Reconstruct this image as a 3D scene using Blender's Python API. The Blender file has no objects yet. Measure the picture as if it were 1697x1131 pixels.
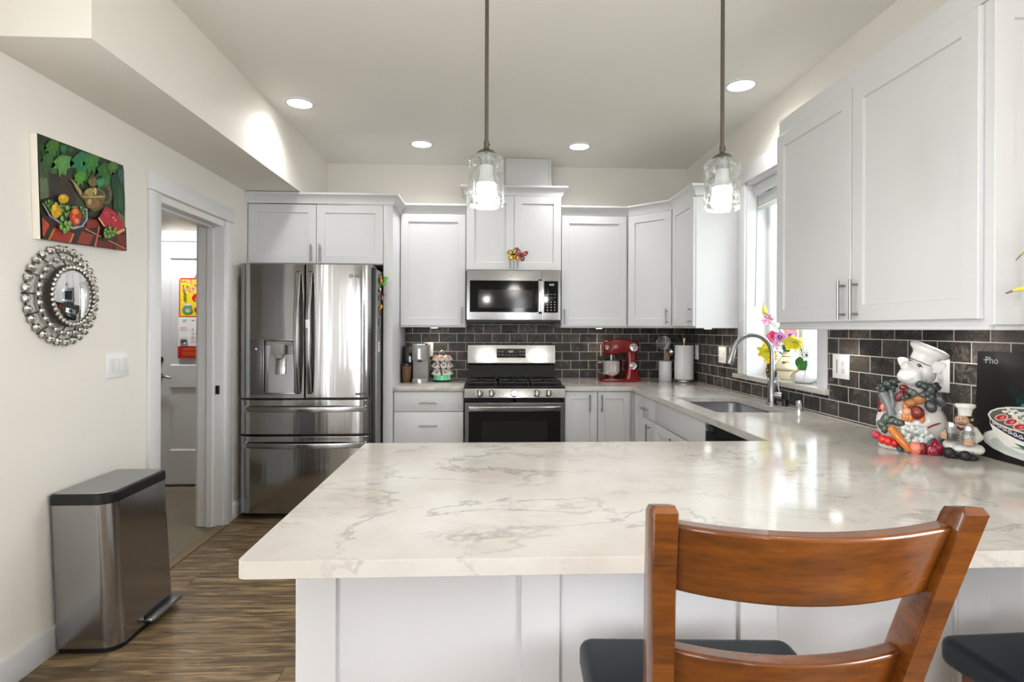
import bpy, bmesh, math, random
from math import sin, cos, pi, radians, atan, sqrt
from mathutils import Matrix, Vector

random.seed(7)
scene = bpy.context.scene
COL = scene.collection

# ------------------------------------------------------------------ camera
EYE = 1.36
FPX = 930.0
YAW = atan(42.0 / FPX)
ROLL = 0.004
cam_data = bpy.data.cameras.new('camera')
cam_data.sensor_width = 36.0
cam_data.lens = FPX / 1697.0 * 36.0
cam_data.shift_y = -20.0 / 1697.0
cam_data.clip_start = 0.05
camera = bpy.data.objects.new('camera', cam_data)
COL.objects.link(camera)
camera.matrix_world = (Matrix.Translation((0, 0, EYE)) @ Matrix.Rotation(-YAW, 4, 'Z')
                       @ Matrix.Rotation(pi / 2, 4, 'X') @ Matrix.Rotation(ROLL, 4, 'Z'))
scene.camera = camera

# ------------------------------------------------------------------ world, exposure
world = bpy.data.worlds.new('world')
scene.world = world
world.use_nodes = True
wn = world.node_tree.nodes
wn['Background'].inputs[0].default_value = (0.90, 0.95, 1.0, 1)
wn['Background'].inputs[1].default_value = 6.5
scene.view_settings.view_transform = 'Standard'
scene.view_settings.look = 'None'
scene.view_settings.exposure = 0.57
scene.view_settings.gamma = 1.0
scene.view_settings.use_curve_mapping = False
scene.cycles.use_denoising = True
scene.cycles.max_bounces = 10
scene.cycles.diffuse_bounces = 5
scene.cycles.glossy_bounces = 5
scene.cycles.transmission_bounces = 8
scene.cycles.transparent_max_bounces = 10
scene.cycles.caustics_reflective = False
scene.cycles.caustics_refractive = False
scene.cycles.sample_clamp_indirect = 6.0


def area_light(name, loc, rot, sx, sy, power, color=(1, 1, 1), spread=None):
    d = bpy.data.lights.new(name, 'AREA')
    d.shape = 'RECTANGLE'; d.size = sx; d.size_y = sy
    d.energy = power; d.color = color
    if spread: d.spread = spread
    o = bpy.data.objects.new(name, d); COL.objects.link(o)
    o.location = loc; o.rotation_euler = rot
    return o


# added fill lights set in invented out-of-view openings; sink window gets a portal
REAR = -4.2
area_light('added_patio_fill', (-1.15, REAR + 0.06, 1.12), (pi / 2, 0, 0), 0.86, 2.0, 15, (0.985, 0.985, 1.0))
area_light('added_left_dining_fill', (-1.79, -1.00, 1.45), (pi / 2, 0, -pi / 2), 0.96, 1.3, 18, (0.985, 0.985, 1.0))
area_light('added_rear_fill', (0.77, REAR + 0.06, 1.5), (pi / 2, 0, 0), 0.24, 1.3, 3, (0.985, 0.985, 1.0))
area_light('added_right_fill', (1.78, -0.25, 1.55), (pi / 2, 0, pi / 2), 0.96, 1.16, 40, (0.985, 0.985, 1.0))
area_light('added_left_fill', (-1.79, 1.44, 1.28), (pi / 2, 0, -pi / 2), 0.24, 1.72, 6, (0.985, 0.985, 1.0))  # added to streak the fridge door and lift the right-hand cabinets
portal = area_light('sink_window_portal', (2.0, 3.37, 1.7), (pi / 2, 0, pi / 2), 0.84, 1.26, 1)
portal.data.cycles.is_portal = True

# ------------------------------------------------------------------ materials
def srgb(r, g, b):
    def f(v):
        v /= 255.0
        return v / 12.92 if v <= 0.04045 else ((v + 0.055) / 1.055) ** 2.4
    return (f(r), f(g), f(b), 1.0)


def mat(name, col=(200, 200, 200), rough=0.5, metal=0.0, spec=0.5, trans=0.0, ior=1.45, emit=None,
        estr=0.0, coat=0.0, vc=False, aniso=0.0, alpha=1.0):
    m = bpy.data.materials.new(name); m.use_nodes = True
    b = m.node_tree.nodes['Principled BSDF']
    b.inputs['Base Color'].default_value = srgb(*col)
    b.inputs['Roughness'].default_value = rough
    b.inputs['Metallic'].default_value = metal
    b.inputs['Specular IOR Level'].default_value = spec
    b.inputs['Transmission Weight'].default_value = trans
    b.inputs['IOR'].default_value = ior
    b.inputs['Coat Weight'].default_value = coat
    b.inputs['Coat Roughness'].default_value = 0.05
    b.inputs['Anisotropic'].default_value = aniso
    b.inputs['Alpha'].default_value = alpha
    if emit:
        b.inputs['Emission Color'].default_value = srgb(*emit)
        b.inputs['Emission Strength'].default_value = estr
    if vc:
        a = m.node_tree.nodes.new('ShaderNodeAttribute'); a.attribute_name = 'Col'
        m.node_tree.links.new(a.outputs['Color'], b.inputs['Base Color'])
    return m


class NT:
    """small node-graph helper"""
    def __init__(self, m):
        self.t = m.node_tree; self.b = self.t.nodes['Principled BSDF']
    def n(self, kind, **kw):
        nd = self.t.nodes.new(kind)
        for k, v in kw.items(): setattr(nd, k, v)
        return nd
    def l(self, a, b): self.t.links.new(a, b)
    def pos(self): return self.n('ShaderNodeNewGeometry').outputs['Position']
    def objc(self): return self.n('ShaderNodeTexCoord').outputs['Object']
    def mapping(self, vec, loc=(0, 0, 0), rot=(0, 0, 0), sc=(1, 1, 1)):
        mp = self.n('ShaderNodeMapping')
        mp.inputs['Location'].default_value = loc; mp.inputs['Rotation'].default_value = rot
        mp.inputs['Scale'].default_value = sc
        self.l(vec, mp.inputs['Vector']); return mp.outputs['Vector']
    def noise(self, vec, scale, detail=4, rough=0.55, dist=0.0):
        nz = self.n('ShaderNodeTexNoise')
        nz.inputs['Scale'].default_value = scale; nz.inputs['Detail'].default_value = detail
        nz.inputs['Roughness'].default_value = rough; nz.inputs['Distortion'].default_value = dist
        self.l(vec, nz.inputs['Vector']); return nz.outputs['Fac']
    def math(self, op, a, b=None, clamp=False):
        nd = self.n('ShaderNodeMath', operation=op, use_clamp=clamp)
        for i, v in enumerate((a, b)):
            if v is None: continue
            if isinstance(v, (int, float)): nd.inputs[i].default_value = v
            else: self.l(v, nd.inputs[i])
        return nd.outputs[0]
    def ramp(self, fac, stops):
        r = self.n('ShaderNodeValToRGB'); e = r.color_ramp.elements
        while len(e) < len(stops): e.new(0.5)
        for i, (p, c) in enumerate(stops):
            e[i].position = p; e[i].color = c if len(c) == 4 else srgb(*c)
        self.l(fac, r.inputs[0]); return r.outputs['Color']
    def mix(self, fac, a, b, mode='MIX'):
        nd = self.n('ShaderNodeMix', data_type='RGBA', blend_type=mode)
        for i, v in ((0, fac), (6, a), (7, b)):
            if isinstance(v, (int, float)): nd.inputs[i].default_value = v
            elif isinstance(v, tuple): nd.inputs[i].default_value = v
            else: self.l(v, nd.inputs[i])
        return nd.outputs[2]
    def bump(self, h, strength=0.2, dist=0.01):
        nd = self.n('ShaderNodeBump'); nd.inputs['Strength'].default_value = strength
        nd.inputs['Distance'].default_value = dist
        self.l(h, nd.inputs['Height']); self.l(nd.outputs['Normal'], self.b.inputs['Normal'])
    def swz(self, vec, a, b):
        s = self.n('ShaderNodeSeparateXYZ'); self.l(vec, s.inputs[0])
        c = self.n('ShaderNodeCombineXYZ')
        self.l(s.outputs[a], c.inputs[0]); self.l(s.outputs[b], c.inputs[1]); return c.outputs[0]


M = {}
M['wall'] = mat('wall_paint', (229, 225, 218), 0.62)
g = NT(M['wall']); g.bump(g.noise(g.pos(), 260, 2), 0.05, 0.002)
M['rear_dark'] = mat('darkened_rear_paint', (122, 114, 106), 0.7)  # darker colour invented for the unseen rear wall, tones down reflections and bounce
M['ceiling'] = mat('ceiling_paint', (236, 234, 229), 0.75)
g = NT(M['ceiling']); g.bump(g.noise(g.pos(), 200, 2), 0.06, 0.002)
M['white'] = mat('white_cabinet_lacquer', (204, 204, 206), 0.34)
M['trim'] = mat('white_trim_paint', (220, 220, 222), 0.35)
M['doorpaint'] = mat('white_door_paint', (206, 207, 209), 0.4)
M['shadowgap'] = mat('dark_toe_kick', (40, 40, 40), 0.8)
M['black'] = mat('black_plastic', (18, 18, 19), 0.35)
M['blackgloss'] = mat('black_glass', (9, 9, 10), 0.06, spec=0.6)
M['enamel'] = mat('black_enamel', (16, 16, 17), 0.16, spec=0.6)
M['castiron'] = mat('cast_iron', (26, 26, 27), 0.55)
M['chrome'] = mat('chrome', (215, 215, 218), 0.08, 1.0)
M['nickel'] = mat('brushed_nickel', (150, 150, 150), 0.3, 1.0)
M['sinksteel'] = mat('sink_steel', (178, 178, 180), 0.28, 1.0)
M['bronze'] = mat('dark_bronze', (88, 82, 72), 0.45, 0.7)
M['plastic'] = mat('white_plastic', (232, 232, 232), 0.35)
M['greyplastic'] = mat('grey_plastic', (142, 141, 138), 0.4)
M['paper'] = mat('paper', (236, 236, 238), 0.9)
g = NT(M['paper']); g.bump(g.noise(g.objc(), 220, 2), 0.2, 0.002)
M['ceramic'] = mat('white_ceramic', (226, 228, 232), 0.15, coat=0.4)
M['vc'] = mat('painted_matt', rough=0.6, vc=True)
M['oil'] = mat('oil_paint', rough=0.45, vc=True)
M['vcgloss'] = mat('painted_gloss', rough=0.16, coat=0.5, vc=True)
M['vcsemi'] = mat('painted_satin', rough=0.38, vc=True)
M['red'] = mat('red_enamel', (116, 4, 2), 0.14, coat=0.2)
M['leather'] = mat('dark_leather', (24, 31, 38), 0.42)
g = NT(M['leather']); g.bump(g.noise(g.objc(), 300, 3), 0.12, 0.002)
M['mirror'] = mat('mirror_glass', (235, 235, 235), 0.02, 1.0)
M['lightdisc'] = mat('lit_diffuser', (255, 252, 245), 0.5, emit=(255, 249, 238), estr=9.0)
M['bulb'] = mat('lit_bulb', (255, 255, 255), 0.5, emit=(255, 250, 244), estr=7.0)
M['crystal'] = mat('crystal_bead', (225, 222, 215), 0.05, 0.85)
g = NT(M['crystal'])
g.l(g.ramp(g.noise(g.objc(), 120, 1, dist=1.5), [(0.34, (70, 66, 62)), (0.48, (225, 222, 215)), (0.7, (252, 252, 250))]), g.b.inputs['Base Color'])
M['cupbrown'] = mat('brown_travel_cup', (112, 78, 52), 0.35)
M['tank'] = mat('smoky_tank', (120, 115, 110), 0.12, trans=0.75, ior=1.2)
M['clearglass'] = mat('clear_glass', (250, 252, 252), 0.02, trans=1.0, ior=1.45)


g = NT(M['oil']); at_ = [n for n in g.t.nodes if n.bl_idname == 'ShaderNodeAttribute'][0]
nz_ = g.noise(g.mapping(g.objc(), sc=(1, 1.6, 1)), 55, 5, 0.7, 1.5)
g.l(g.mix(1.0, at_.outputs['Color'], g.ramp(nz_, [(0.3, (150, 150, 150)), (0.5, (226, 226, 226)), (0.7, (255, 255, 250))]), 'MULTIPLY'), g.b.inputs['Base Color']); g.bump(nz_, 0.4, 0.003)


def thin_glass(name, tint=(245, 248, 248), seed=False, gl=0.12):
    m = bpy.data.materials.new(name); m.use_nodes = True
    t = m.node_tree; b = t.nodes['Principled BSDF']
    tr = t.nodes.new('ShaderNodeBsdfTransparent'); tr.inputs[0].default_value = srgb(*tint)
    b.inputs['Base Color'].default_value = srgb(255, 255, 255)
    b.inputs['Metallic'].default_value = 1.0
    b.inputs['Roughness'].default_value = 0.08
    mx = t.nodes.new('ShaderNodeMixShader')
    t.links.new(tr.outputs[0], mx.inputs[1]); t.links.new(b.outputs[0], mx.inputs[2])
    t.links.new(mx.outputs[0], t.nodes['Material Output'].inputs['Surface'])
    g = NT(m)
    lw = g.n('ShaderNodeLayerWeight'); lw.inputs['Blend'].default_value = 0.35
    fac = g.math('MULTIPLY_ADD', lw.outputs['Facing'], 0.55)
    fac.node.inputs[2].default_value = gl
    if seed:
        mx2 = t.nodes.new('ShaderNodeMixShader'); df = t.nodes.new('ShaderNodeBsdfDiffuse'); df.inputs[0].default_value = srgb(225, 225, 225)
        t.links.new(mx.outputs[0], mx2.inputs[1]); t.links.new(df.outputs[0], mx2.inputs[2]); t.links.new(mx2.outputs[0], t.nodes['Material Output'].inputs['Surface'])
        v = g.n('ShaderNodeTexVoronoi'); v.inputs['Scale'].default_value = 330
        g.l(g.objc(), v.inputs['Vector'])
        dots = g.math('LESS_THAN', v.outputs['Distance'], 0.30)
        nz = g.math('GREATER_THAN', g.noise(g.objc(), 60, 2), 0.50)
        dots = g.math('MULTIPLY', dots, nz)
        g.l(g.math('MULTIPLY', dots, 0.55), mx2.inputs[0])
    g.l(fac, mx.inputs[0])
    return m


M['tank'] = thin_glass('smoky_tank_glass', (138, 130, 122), gl=0.06)
M['pane'] = thin_glass('window_pane', gl=0.03)
M['seeded'] = thin_glass('seeded_glass', (236, 238, 238), True, 0.045)
M['jar'] = thin_glass('jar_glass', (236, 238, 238), False, 0.05)


def stainless(name, col, rough, axis, wave=0.0):
    m = mat(name, col, rough, 1.0); g = NT(m)
    sc = {'Z': (60, 60, 0.6), 'X': (0.8, 60, 60), 'Y': (60, 0.8, 60)}[axis]
    nz = g.noise(g.mapping(g.objc(), sc=sc), 8, 3)
    g.bump(nz, 0.003, 0.001)
    if wave:
        h = g.math('ADD', g.math('MULTIPLY', nz, 0.0015), g.noise(g.mapping(g.objc(), sc=(7, 7, 0.35)), 1.0, 3, 0.5))
        g.bump(h, 1.0, wave)
    r = g.math('MULTIPLY_ADD', nz, 0.10); r.node.inputs[2].default_value = rough - 0.05
    g.l(r, g.b.inputs['Roughness'])
    return m


M['steel'] = stainless('stainless_fridge', (172, 172, 172), 0.13, 'X', 0.0028)
M['steelbright'] = stainless('stainless_range', (160, 160, 160), 0.15, 'X')
M['steelcan'] = stainless('stainless_bin', (164, 164, 166), 0.20, 'Z', 0.0012)
M['cansat'] = mat('bin_lid_steel', (158, 158, 158), 0.5, 0.8)

# marble-look quartz
m = M['quartz'] = mat('pale_veined_quartz', (224, 220, 212), 0.11, coat=0.15)
g = NT(m); p = g.mapping(g.pos(), sc=(1, 1, 1))
pr = g.mapping(p, rot=(0, 0, 0.5), sc=(0.8, 1.5, 1))
base = g.ramp(g.noise(p, 3.2, 6, 0.6), [(0.3, (184, 176, 168)), (0.5, (192, 188, 182)), (0.7, (200, 198, 194))])
n1 = g.noise(pr, 2.3, 9, 0.62, 0.5)
v1 = g.math('SUBTRACT', 1.0, g.math('MULTIPLY', g.math('ABSOLUTE', g.math('SUBTRACT', n1, 0.5)), 55.0), True)
mk = g.math('MULTIPLY', g.math('SUBTRACT', g.noise(p, 1.7, 3), 0.42), 5.0, True)
v1 = g.math('MULTIPLY', v1, mk)
n2 = g.noise(pr, 7.0, 8, 0.68, 0.8)
v2 = g.math('SUBTRACT', 1.0, g.math('MULTIPLY', g.math('ABSOLUTE', g.math('SUBTRACT', n2, 0.5)), 30.0), True)
mk2 = g.math('MULTIPLY', g.math('SUBTRACT', g.noise(g.mapping(p, loc=(5, 3, 1)), 3.1, 3), 0.50), 6.0, True)
v2 = g.math('MULTIPLY', g.math('MULTIPLY', v2, mk2), 0.8)
sp = g.math('MULTIPLY', g.math('GREATER_THAN', g.noise(p, 70, 4, 0.7), 0.66), 0.22)
c = g.mix(g.math('MULTIPLY', v1, 0.62), base, srgb(118, 116, 114))
c = g.mix(g.math('MULTIPLY', v2, 0.52), c, srgb(136, 133, 130))
c = g.mix(sp, c, srgb(150, 146, 142))
g.l(c, g.b.inputs['Base Color'])

# plank floor, boards run along X
m = M['floor'] = mat('brown_plank_floor', (100, 80, 58), 0.42)
g = NT(m); p = g.pos()
br = g.n('ShaderNodeTexBrick'); br.offset = 0.37; br.offset_frequency = 2
g.l(g.mapping(p, loc=(0.35, 0.05, 0)), br.inputs['Vector'])
br.inputs['Scale'].default_value = 1.0
br.inputs['Brick Width'].default_value = 1.22; br.inputs['Row Height'].default_value = 0.18
br.inputs['Mortar Size'].default_value = 0.0012
br.inputs['Color1'].default_value = (0, 0, 0, 1); br.inputs['Color2'].default_value = (1, 1, 1, 1)
br.inputs['Mortar'].default_value = (0.1, 0.1, 0.1, 1)
off = g.n('ShaderNodeVectorMath', operation='ADD'); g.l(p, off.inputs[0])
sc = g.n('ShaderNodeVectorMath', operation='SCALE'); g.l(br.outputs['Color'], sc.inputs[0]); sc.inputs['Scale'].default_value = 7.0
g.l(sc.outputs[0], off.inputs[1])
gr = g.noise(g.mapping(off.outputs[0], sc=(1.1, 11, 1)), 3.0, 9, 0.66, 0.7)
gr2 = g.noise(g.mapping(off.outputs[0], sc=(3, 60, 1)), 3.0, 4, 0.6)
c = g.ramp(gr, [(0.34, (44, 35, 26)), (0.44, (84, 68, 48)), (0.53, (134, 112, 80)), (0.64, (186, 160, 118))])
c = g.mix(0.35, c, g.ramp(gr2, [(0.3, (70, 55, 40)), (0.7, (140, 116, 86))]))
c = g.mix(g.math('MULTIPLY', br.outputs['Color'], 0.3), c, srgb(92, 76, 56))
c = g.mix(br.outputs['Fac'], c, srgb(36, 28, 22))
g.l(c, g.b.inputs['Base Color']); g.bump(gr2, 0.08, 0.003)

# hall tile floor
m = M['hallfloor'] = mat('olive_hall_vinyl', (118, 110, 92), 0.5)
g = NT(m); br = g.n('ShaderNodeTexBrick'); br.offset = 0.5
g.l(g.mapping(g.pos(), loc=(0.1, 0.12, 0)), br.inputs['Vector'])
for k, v in (('Scale', 1.0), ('Brick Width', 0.9), ('Row Height', 0.45), ('Mortar Size', 0.003)): br.inputs[k].default_value = v
br.inputs['Color1'].default_value = srgb(124, 115, 94); br.inputs['Color2'].default_value = srgb(112, 104, 86)
br.inputs['Mortar'].default_value = srgb(92, 86, 72)
g.l(br.outputs['Color'], g.b.inputs['Base Color'])


def tile_mat(name, a, loc):
    m = mat(name, (70, 66, 62), 0.4, spec=0.3); g = NT(m); p = g.pos()
    vec = g.mapping(g.swz(p, a, 2), loc=loc)
    br = g.n('ShaderNodeTexBrick'); br.offset = 0.5; br.offset_frequency = 2
    g.l(vec, br.inputs['Vector'])
    for k, v in (('Scale', 1.0), ('Brick Width', 0.1556), ('Row Height', 0.0796), ('Mortar Size', 0.0022), ('Mortar Smooth', 0.1), ('Bias', 0.0)):
        br.inputs[k].default_value = v
    br.inputs['Color1'].default_value = (0, 0, 0, 1); br.inputs['Color2'].default_value = (1, 1, 1, 1)
    br.inputs['Mortar'].default_value = (0.5, 0.5, 0.5, 1)
    tone = g.ramp(br.outputs['Color'], [(0.0, (30, 30, 30)), (0.45, (44, 42, 41)), (0.8, (60, 56, 52)), (1.0, (74, 67, 61))])
    ofs = g.n('ShaderNodeVectorMath', operation='SCALE'); g.l(br.outputs['Color'], ofs.inputs[0]); ofs.inputs['Scale'].default_value = 3.0
    ad = g.n('ShaderNodeVectorMath', operation='ADD'); g.l(p, ad.inputs[0]); g.l(ofs.outputs[0], ad.inputs[1])
    n1 = g.noise(ad.outputs[0], 14, 9, 0.7, 0.6)
    vein = g.math('SUBTRACT', 1.0, g.math('MULTIPLY', g.math('ABSOLUTE', g.math('SUBTRACT', n1, 0.52)), 26.0), True)
    msk = g.math('MULTIPLY', g.math('SUBTRACT', g.noise(ad.outputs[0], 9, 2), 0.47), 6, True)
    spk = g.math('MULTIPLY', g.math('SUBTRACT', g.noise(p, 130, 5, 0.75), 0.46), 3.2, True)
    patch = g.math('MULTIPLY', g.math('SUBTRACT', g.noise(ad.outputs[0], 11, 3), 0.36), 3.0, True)
    c = g.mix(g.math('MULTIPLY', g.math('MULTIPLY', spk, patch), 0.8), tone, srgb(138, 132, 126))
    c = g.mix(g.math('MULTIPLY', g.math('MULTIPLY', vein, msk), 0.4), c, srgb(150, 142, 134))
    c = g.mix(br.outputs['Fac'], c, srgb(196, 191, 184))
    g.l(c, g.b.inputs['Base Color'])
    h = g.math('SUBTRACT', g.math('MULTIPLY', n1, 0.25), br.outputs['Fac'])
    g.bump(h, 0.35, 0.002)
    r = g.math('MULTIPLY_ADD', br.outputs['Fac'], 0.4); r.node.inputs[2].default_value = 0.42
    g.l(r, g.b.inputs['Roughness'])
    return m


M['tileback'] = tile_mat('slate_subway_tile_back', 0, (0.6508, -0.9210 + 0.0796 * 2, 0))
M['tileright'] = tile_mat('slate_subway_tile_right', 1, (0.5858, -0.9210 + 0.0796 * 2, 0))

# orange-brown chair wood
m = M['wood'] = mat('honey_brown_wood', (150, 84, 28), 0.24, coat=0.35)
g = NT(m); p = g.objc()
n1 = g.noise(g.mapping(p, sc=(2.2, 6, 9)), 2.4, 7, 0.62, 0.6)
n2 = g.noise(g.mapping(p, sc=(9, 60, 80)), 2.0, 4, 0.6)
c = g.ramp(n1, [(0.28, (56, 24, 5)), (0.45, (88, 43, 7)), (0.6, (110, 59, 12)), (0.78, (134, 79, 22))])
c = g.mix(0.22, c, g.ramp(n2, [(0.3, (62, 28, 6)), (0.7, (126, 74, 22))]))
g.l(c, g.b.inputs['Base Color'])

# exterior siding
m = M['siding'] = mat('neighbour_siding', (188, 196, 214), 0.7)
g = NT(m); s = g.n('ShaderNodeSeparateXYZ'); g.l(g.pos(), s.inputs[0])
fr = g.math('FRACT', g.math('MULTIPLY', s.outputs[2], 7.0))
g.l(g.mix(g.math('GREATER_THAN', fr, 0.94), srgb(196, 204, 222), srgb(150, 158, 178)), g.b.inputs['Base Color'])
M['lawn'] = mat('lawn', (96, 118, 70), 0.9)

# ------------------------------------------------------------------ mesh builder
ORG = {}


class MB:
    def __init__(self, col=(255, 255, 255)):
        self.V = []; self.F = []; self.C = []; self.c = srgb(*col); self.M = Matrix.Identity(4)

    def col(self, r, g, b): self.c = srgb(r, g, b); return self
    def xf(self, m=None): self.M = m if m is not None else Matrix.Identity(4); return self

    def add(self, vs, fs):
        k = len(self.V)
        self.V += [self.M @ Vector(v) for v in vs]
        flip = self.M.to_3x3().determinant() < 0
        for f in fs:
            f = [i + k for i in f]
            self.F.append(f[::-1] if flip else f); self.C.append(self.c)
        return self

    def bm(self, b):
        b.verts.index_update()
        self.add([v.co[:] for v in b.verts], [[v.index for v in f.verts] for f in b.faces]); b.free(); return self

    def box(self, x0, x1, y0, y1, z0, z1, bev=0.0, seg=2):
        b = bmesh.new(); bmesh.ops.create_cube(b, size=1)
        for v in b.verts:
            v.co = Vector(((x0 + x1) / 2 + v.co.x * (x1 - x0), (y0 + y1) / 2 + v.co.y * (y1 - y0), (z0 + z1) / 2 + v.co.z * (z1 - z0)))
        if bev > 0:
            bev = min(bev, 0.49 * min(abs(x1 - x0), abs(y1 - y0), abs(z1 - z0)))
            bmesh.ops.bevel(b, geom=b.edges[:], offset=bev, segments=seg, profile=0.5, affect='EDGES')
        return self.bm(b)

    def cyl(self, c, r, h, axis='Z', r2=None, n=28, bev=0.0):
        """axis cylinder/cone from c along +axis for h"""
        r2 = r if r2 is None else r2
        if bev > 0:
            return self.lathe([(0, 0), (r - bev, 0), (r, bev), (r2, h - bev), (r2 - bev, h), (0, h)], c, axis, n)
        return self.lathe([(0, 0), (r, 0), (r2, h), (0, h)], c, axis, n)

    def lathe(self, prof, c=(0, 0, 0), axis='Z', n=28, closed=False):
        R = {'Z': Matrix.Identity(3), 'X': Matrix(((0, 0, 1), (0, 1, 0), (-1, 0, 0))), '-X': Matrix(((0, 0, -1), (0, 1, 0), (1, 0, 0))),
             'Y': Matrix(((1, 0, 0), (0, 0, 1), (0, -1, 0))), '-Y': Matrix(((1, 0, 0), (0, 0, -1), (0, 1, 0))),
             '-Z': Matrix(((1, 0, 0), (0, -1, 0), (0, 0, -1)))}[axis] if isinstance(axis, str) else axis
        vs = []; rings = []
        C = Vector(c)
        for r, z in prof:
            if r <= 1e-9:
                rings.append([len(vs)]); vs.append(C + R @ Vector((0, 0, z)))
            else:
                rings.append(list(range(len(vs), len(vs) + n)))
                for i in range(n):
                    a = 2 * pi * i / n
                    vs.append(C + R @ Vector((r * cos(a), r * sin(a), z)))
        fs = []
        prs = list(zip(rings[:-1], rings[1:]))
        if closed: prs.append((rings[-1], rings[0]))
        for A, B in prs:
            for i in range(n):
                j = (i + 1) % n
                if len(A) == 1 and len(B) == 1: continue
                if len(A) == 1: fs.append([A[0], B[j], B[i]])
                elif len(B) == 1: fs.append([A[i], A[j], B[0]])
                else: fs.append([A[i], A[j], B[j], B[i]])
        return self.add(vs, fs)

    def tube(self, pts, r, n=10, closed=False, cap=True, sq=1.0):
        pts = [Vector(p) for p in pts]; m = len(pts)
        rad = list(r) if isinstance(r, (list, tuple)) else [r] * m
        vs = []; up = None; rings = []
        for i in range(m):
            if closed: t = pts[(i + 1) % m] - pts[i - 1]
            else: t = pts[min(i + 1, m - 1)] - pts[max(i - 1, 0)]
            if t.length < 1e-9: t = Vector((0, 0, 1))
            t.normalize()
            if up is None: up = t.orthogonal().normalized()
            up = (up - t * up.dot(t))
            if up.length < 1e-6: up = t.orthogonal()
            up.normalize(); s = t.cross(up)
            rings.append(list(range(len(vs), len(vs) + n)))
            for k in range(n):
                a = 2 * pi * k / n
                vs.append(pts[i] + (up * cos(a) + s * sin(a) * sq) * rad[i])
        fs = []
        for i in range(m if closed else m - 1):
            A = rings[i]; B = rings[(i + 1) % m]
            for k in range(n):
                j = (k + 1) % n; fs.append([A[k], A[j], B[j], B[k]])
        if cap and not closed:
            fs.append(rings[0][::-1]); fs.append(rings[-1])
        return self.add(vs, fs)

    def strap(self, pts, w, t, wd):
        """rectangular bar along pts; w measured along wd, t across"""
        pts = [Vector(p) for p in pts]; wd = Vector(wd).normalized(); m = len(pts); vs = []; fs = []
        for i in range(m):
            d = (pts[min(i + 1, m - 1)] - pts[max(i - 1, 0)]).normalized()
            nn = d.cross(wd).normalized()
            for a, b in ((-.5, -.36), (-.36, -.5), (.36, -.5), (.5, -.36), (.5, .36), (.36, .5), (-.36, .5), (-.5, .36)):
                vs.append(pts[i] + wd * a * w + nn * b * t)
        for i in range(m - 1):
            for k in range(8):
                j = (k + 1) % 8; fs.append([i * 8 + k, i * 8 + j, i * 8 + 8 + j, i * 8 + 8 + k])
        fs.append(list(range(8))[::-1]); fs.append([(m - 1) * 8 + k for k in range(8)])
        return self.add(vs, fs)

    def prism(self, poly, a0, a1, axis='Z', bev=0.0, seg=2):
        """poly in the plane across axis: Z:(x,y) Y:(x,z) X:(y,z)"""
        def P(u, v, a): return {'Z': (u, v, a), 'Y': (u, a, v), 'X': (a, u, v)}[axis]
        b = bmesh.new()
        A = [b.verts.new(P(u, v, a0)) for u, v in poly]; B = [b.verts.new(P(u, v, a1)) for u, v in poly]
        n = len(poly)
        b.faces.new(A); b.faces.new(B[::-1])
        for i in range(n):
            j = (i + 1) % n; b.faces.new((A[j], A[i], B[i], B[j]))
        bmesh.ops.recalc_face_normals(b, faces=b.faces[:])
        if bev > 0:
            es = [e for e in b.edges if len(e.link_faces) == 2 and e.calc_face_angle() > 0.9]
            bmesh.ops.bevel(b, geom=es, offset=bev, segments=seg, profile=0.5, affect='EDGES')
        return self.bm(b)

    def ell(self, c, r, rot=None, n=16, m=10):
        r = (r, r, r) if isinstance(r, (int, float)) else r
        vs = [(0, 0, -1)]
        for i in range(1, m):
            t = -pi / 2 + pi * i / m
            for k in range(n):
                a = 2 * pi * k / n; vs.append((cos(t) * cos(a), cos(t) * sin(a), sin(t)))
        vs.append((0, 0, 1)); fs = []
        for k in range(n):
            j = (k + 1) % n
            fs.append([0, 1 + j, 1 + k]); fs.append([len(vs) - 1, 1 + (m - 2) * n + k, 1 + (m - 2) * n + j])
        for i in range(m - 2):
            for k in range(n):
                j = (k + 1) % n; a = 1 + i * n
                fs.append([a + k, a + j, a + n + j, a + n + k])
        R = rot if rot is not None else Matrix.Identity(3)
        return self.add([Vector(c) + R @ Vector((v[0] * r[0], v[1] * r[1], v[2] * r[2])) for v in vs], fs)

    def text(self, s, size, mtx, depth=0.0006, align='CENTER'):
        cu = bpy.data.curves.new('t', 'FONT'); cu.body = s; cu.size = size; cu.extrude = depth
        cu.align_x = align; cu.align_y = 'CENTER'; cu.resolution_u = 3
        o = bpy.data.objects.new('t', cu); COL.objects.link(o)
        me = bpy.data.meshes.new_from_object(o.evaluated_get(bpy.context.evaluated_depsgraph_get()))
        old = self.M; self.M = old @ mtx
        self.add([v.co[:] for v in me.vertices], [list(p.vertices) for p in me.polygons])
        self.M = old
        bpy.data.objects.remove(o); bpy.data.meshes.remove(me); bpy.data.curves.remove(cu)
        return self

    def build(self, name, material, parent=None, smooth=38, mods=None):
        if parent is not None: org = ORG[parent.name]
        else:
            xs = [v.x for v in self.V]; ys = [v.y for v in self.V]; zs = [v.z for v in self.V]
            org = Vector(((min(xs) + max(xs)) / 2, (min(ys) + max(ys)) / 2, min(zs)))
        me = bpy.data.meshes.new(name)
        me.from_pydata([tuple(v - org) for v in self.V], [], self.F)
        at = me.color_attributes.new('Col', 'FLOAT_COLOR', 'CORNER')
        buf = []
        for p, c in zip(me.polygons, self.C): buf += list(c) * p.loop_total
        at.data.foreach_set('color', buf)
        me.materials.append(material if not isinstance(material, str) else M[material])
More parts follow.
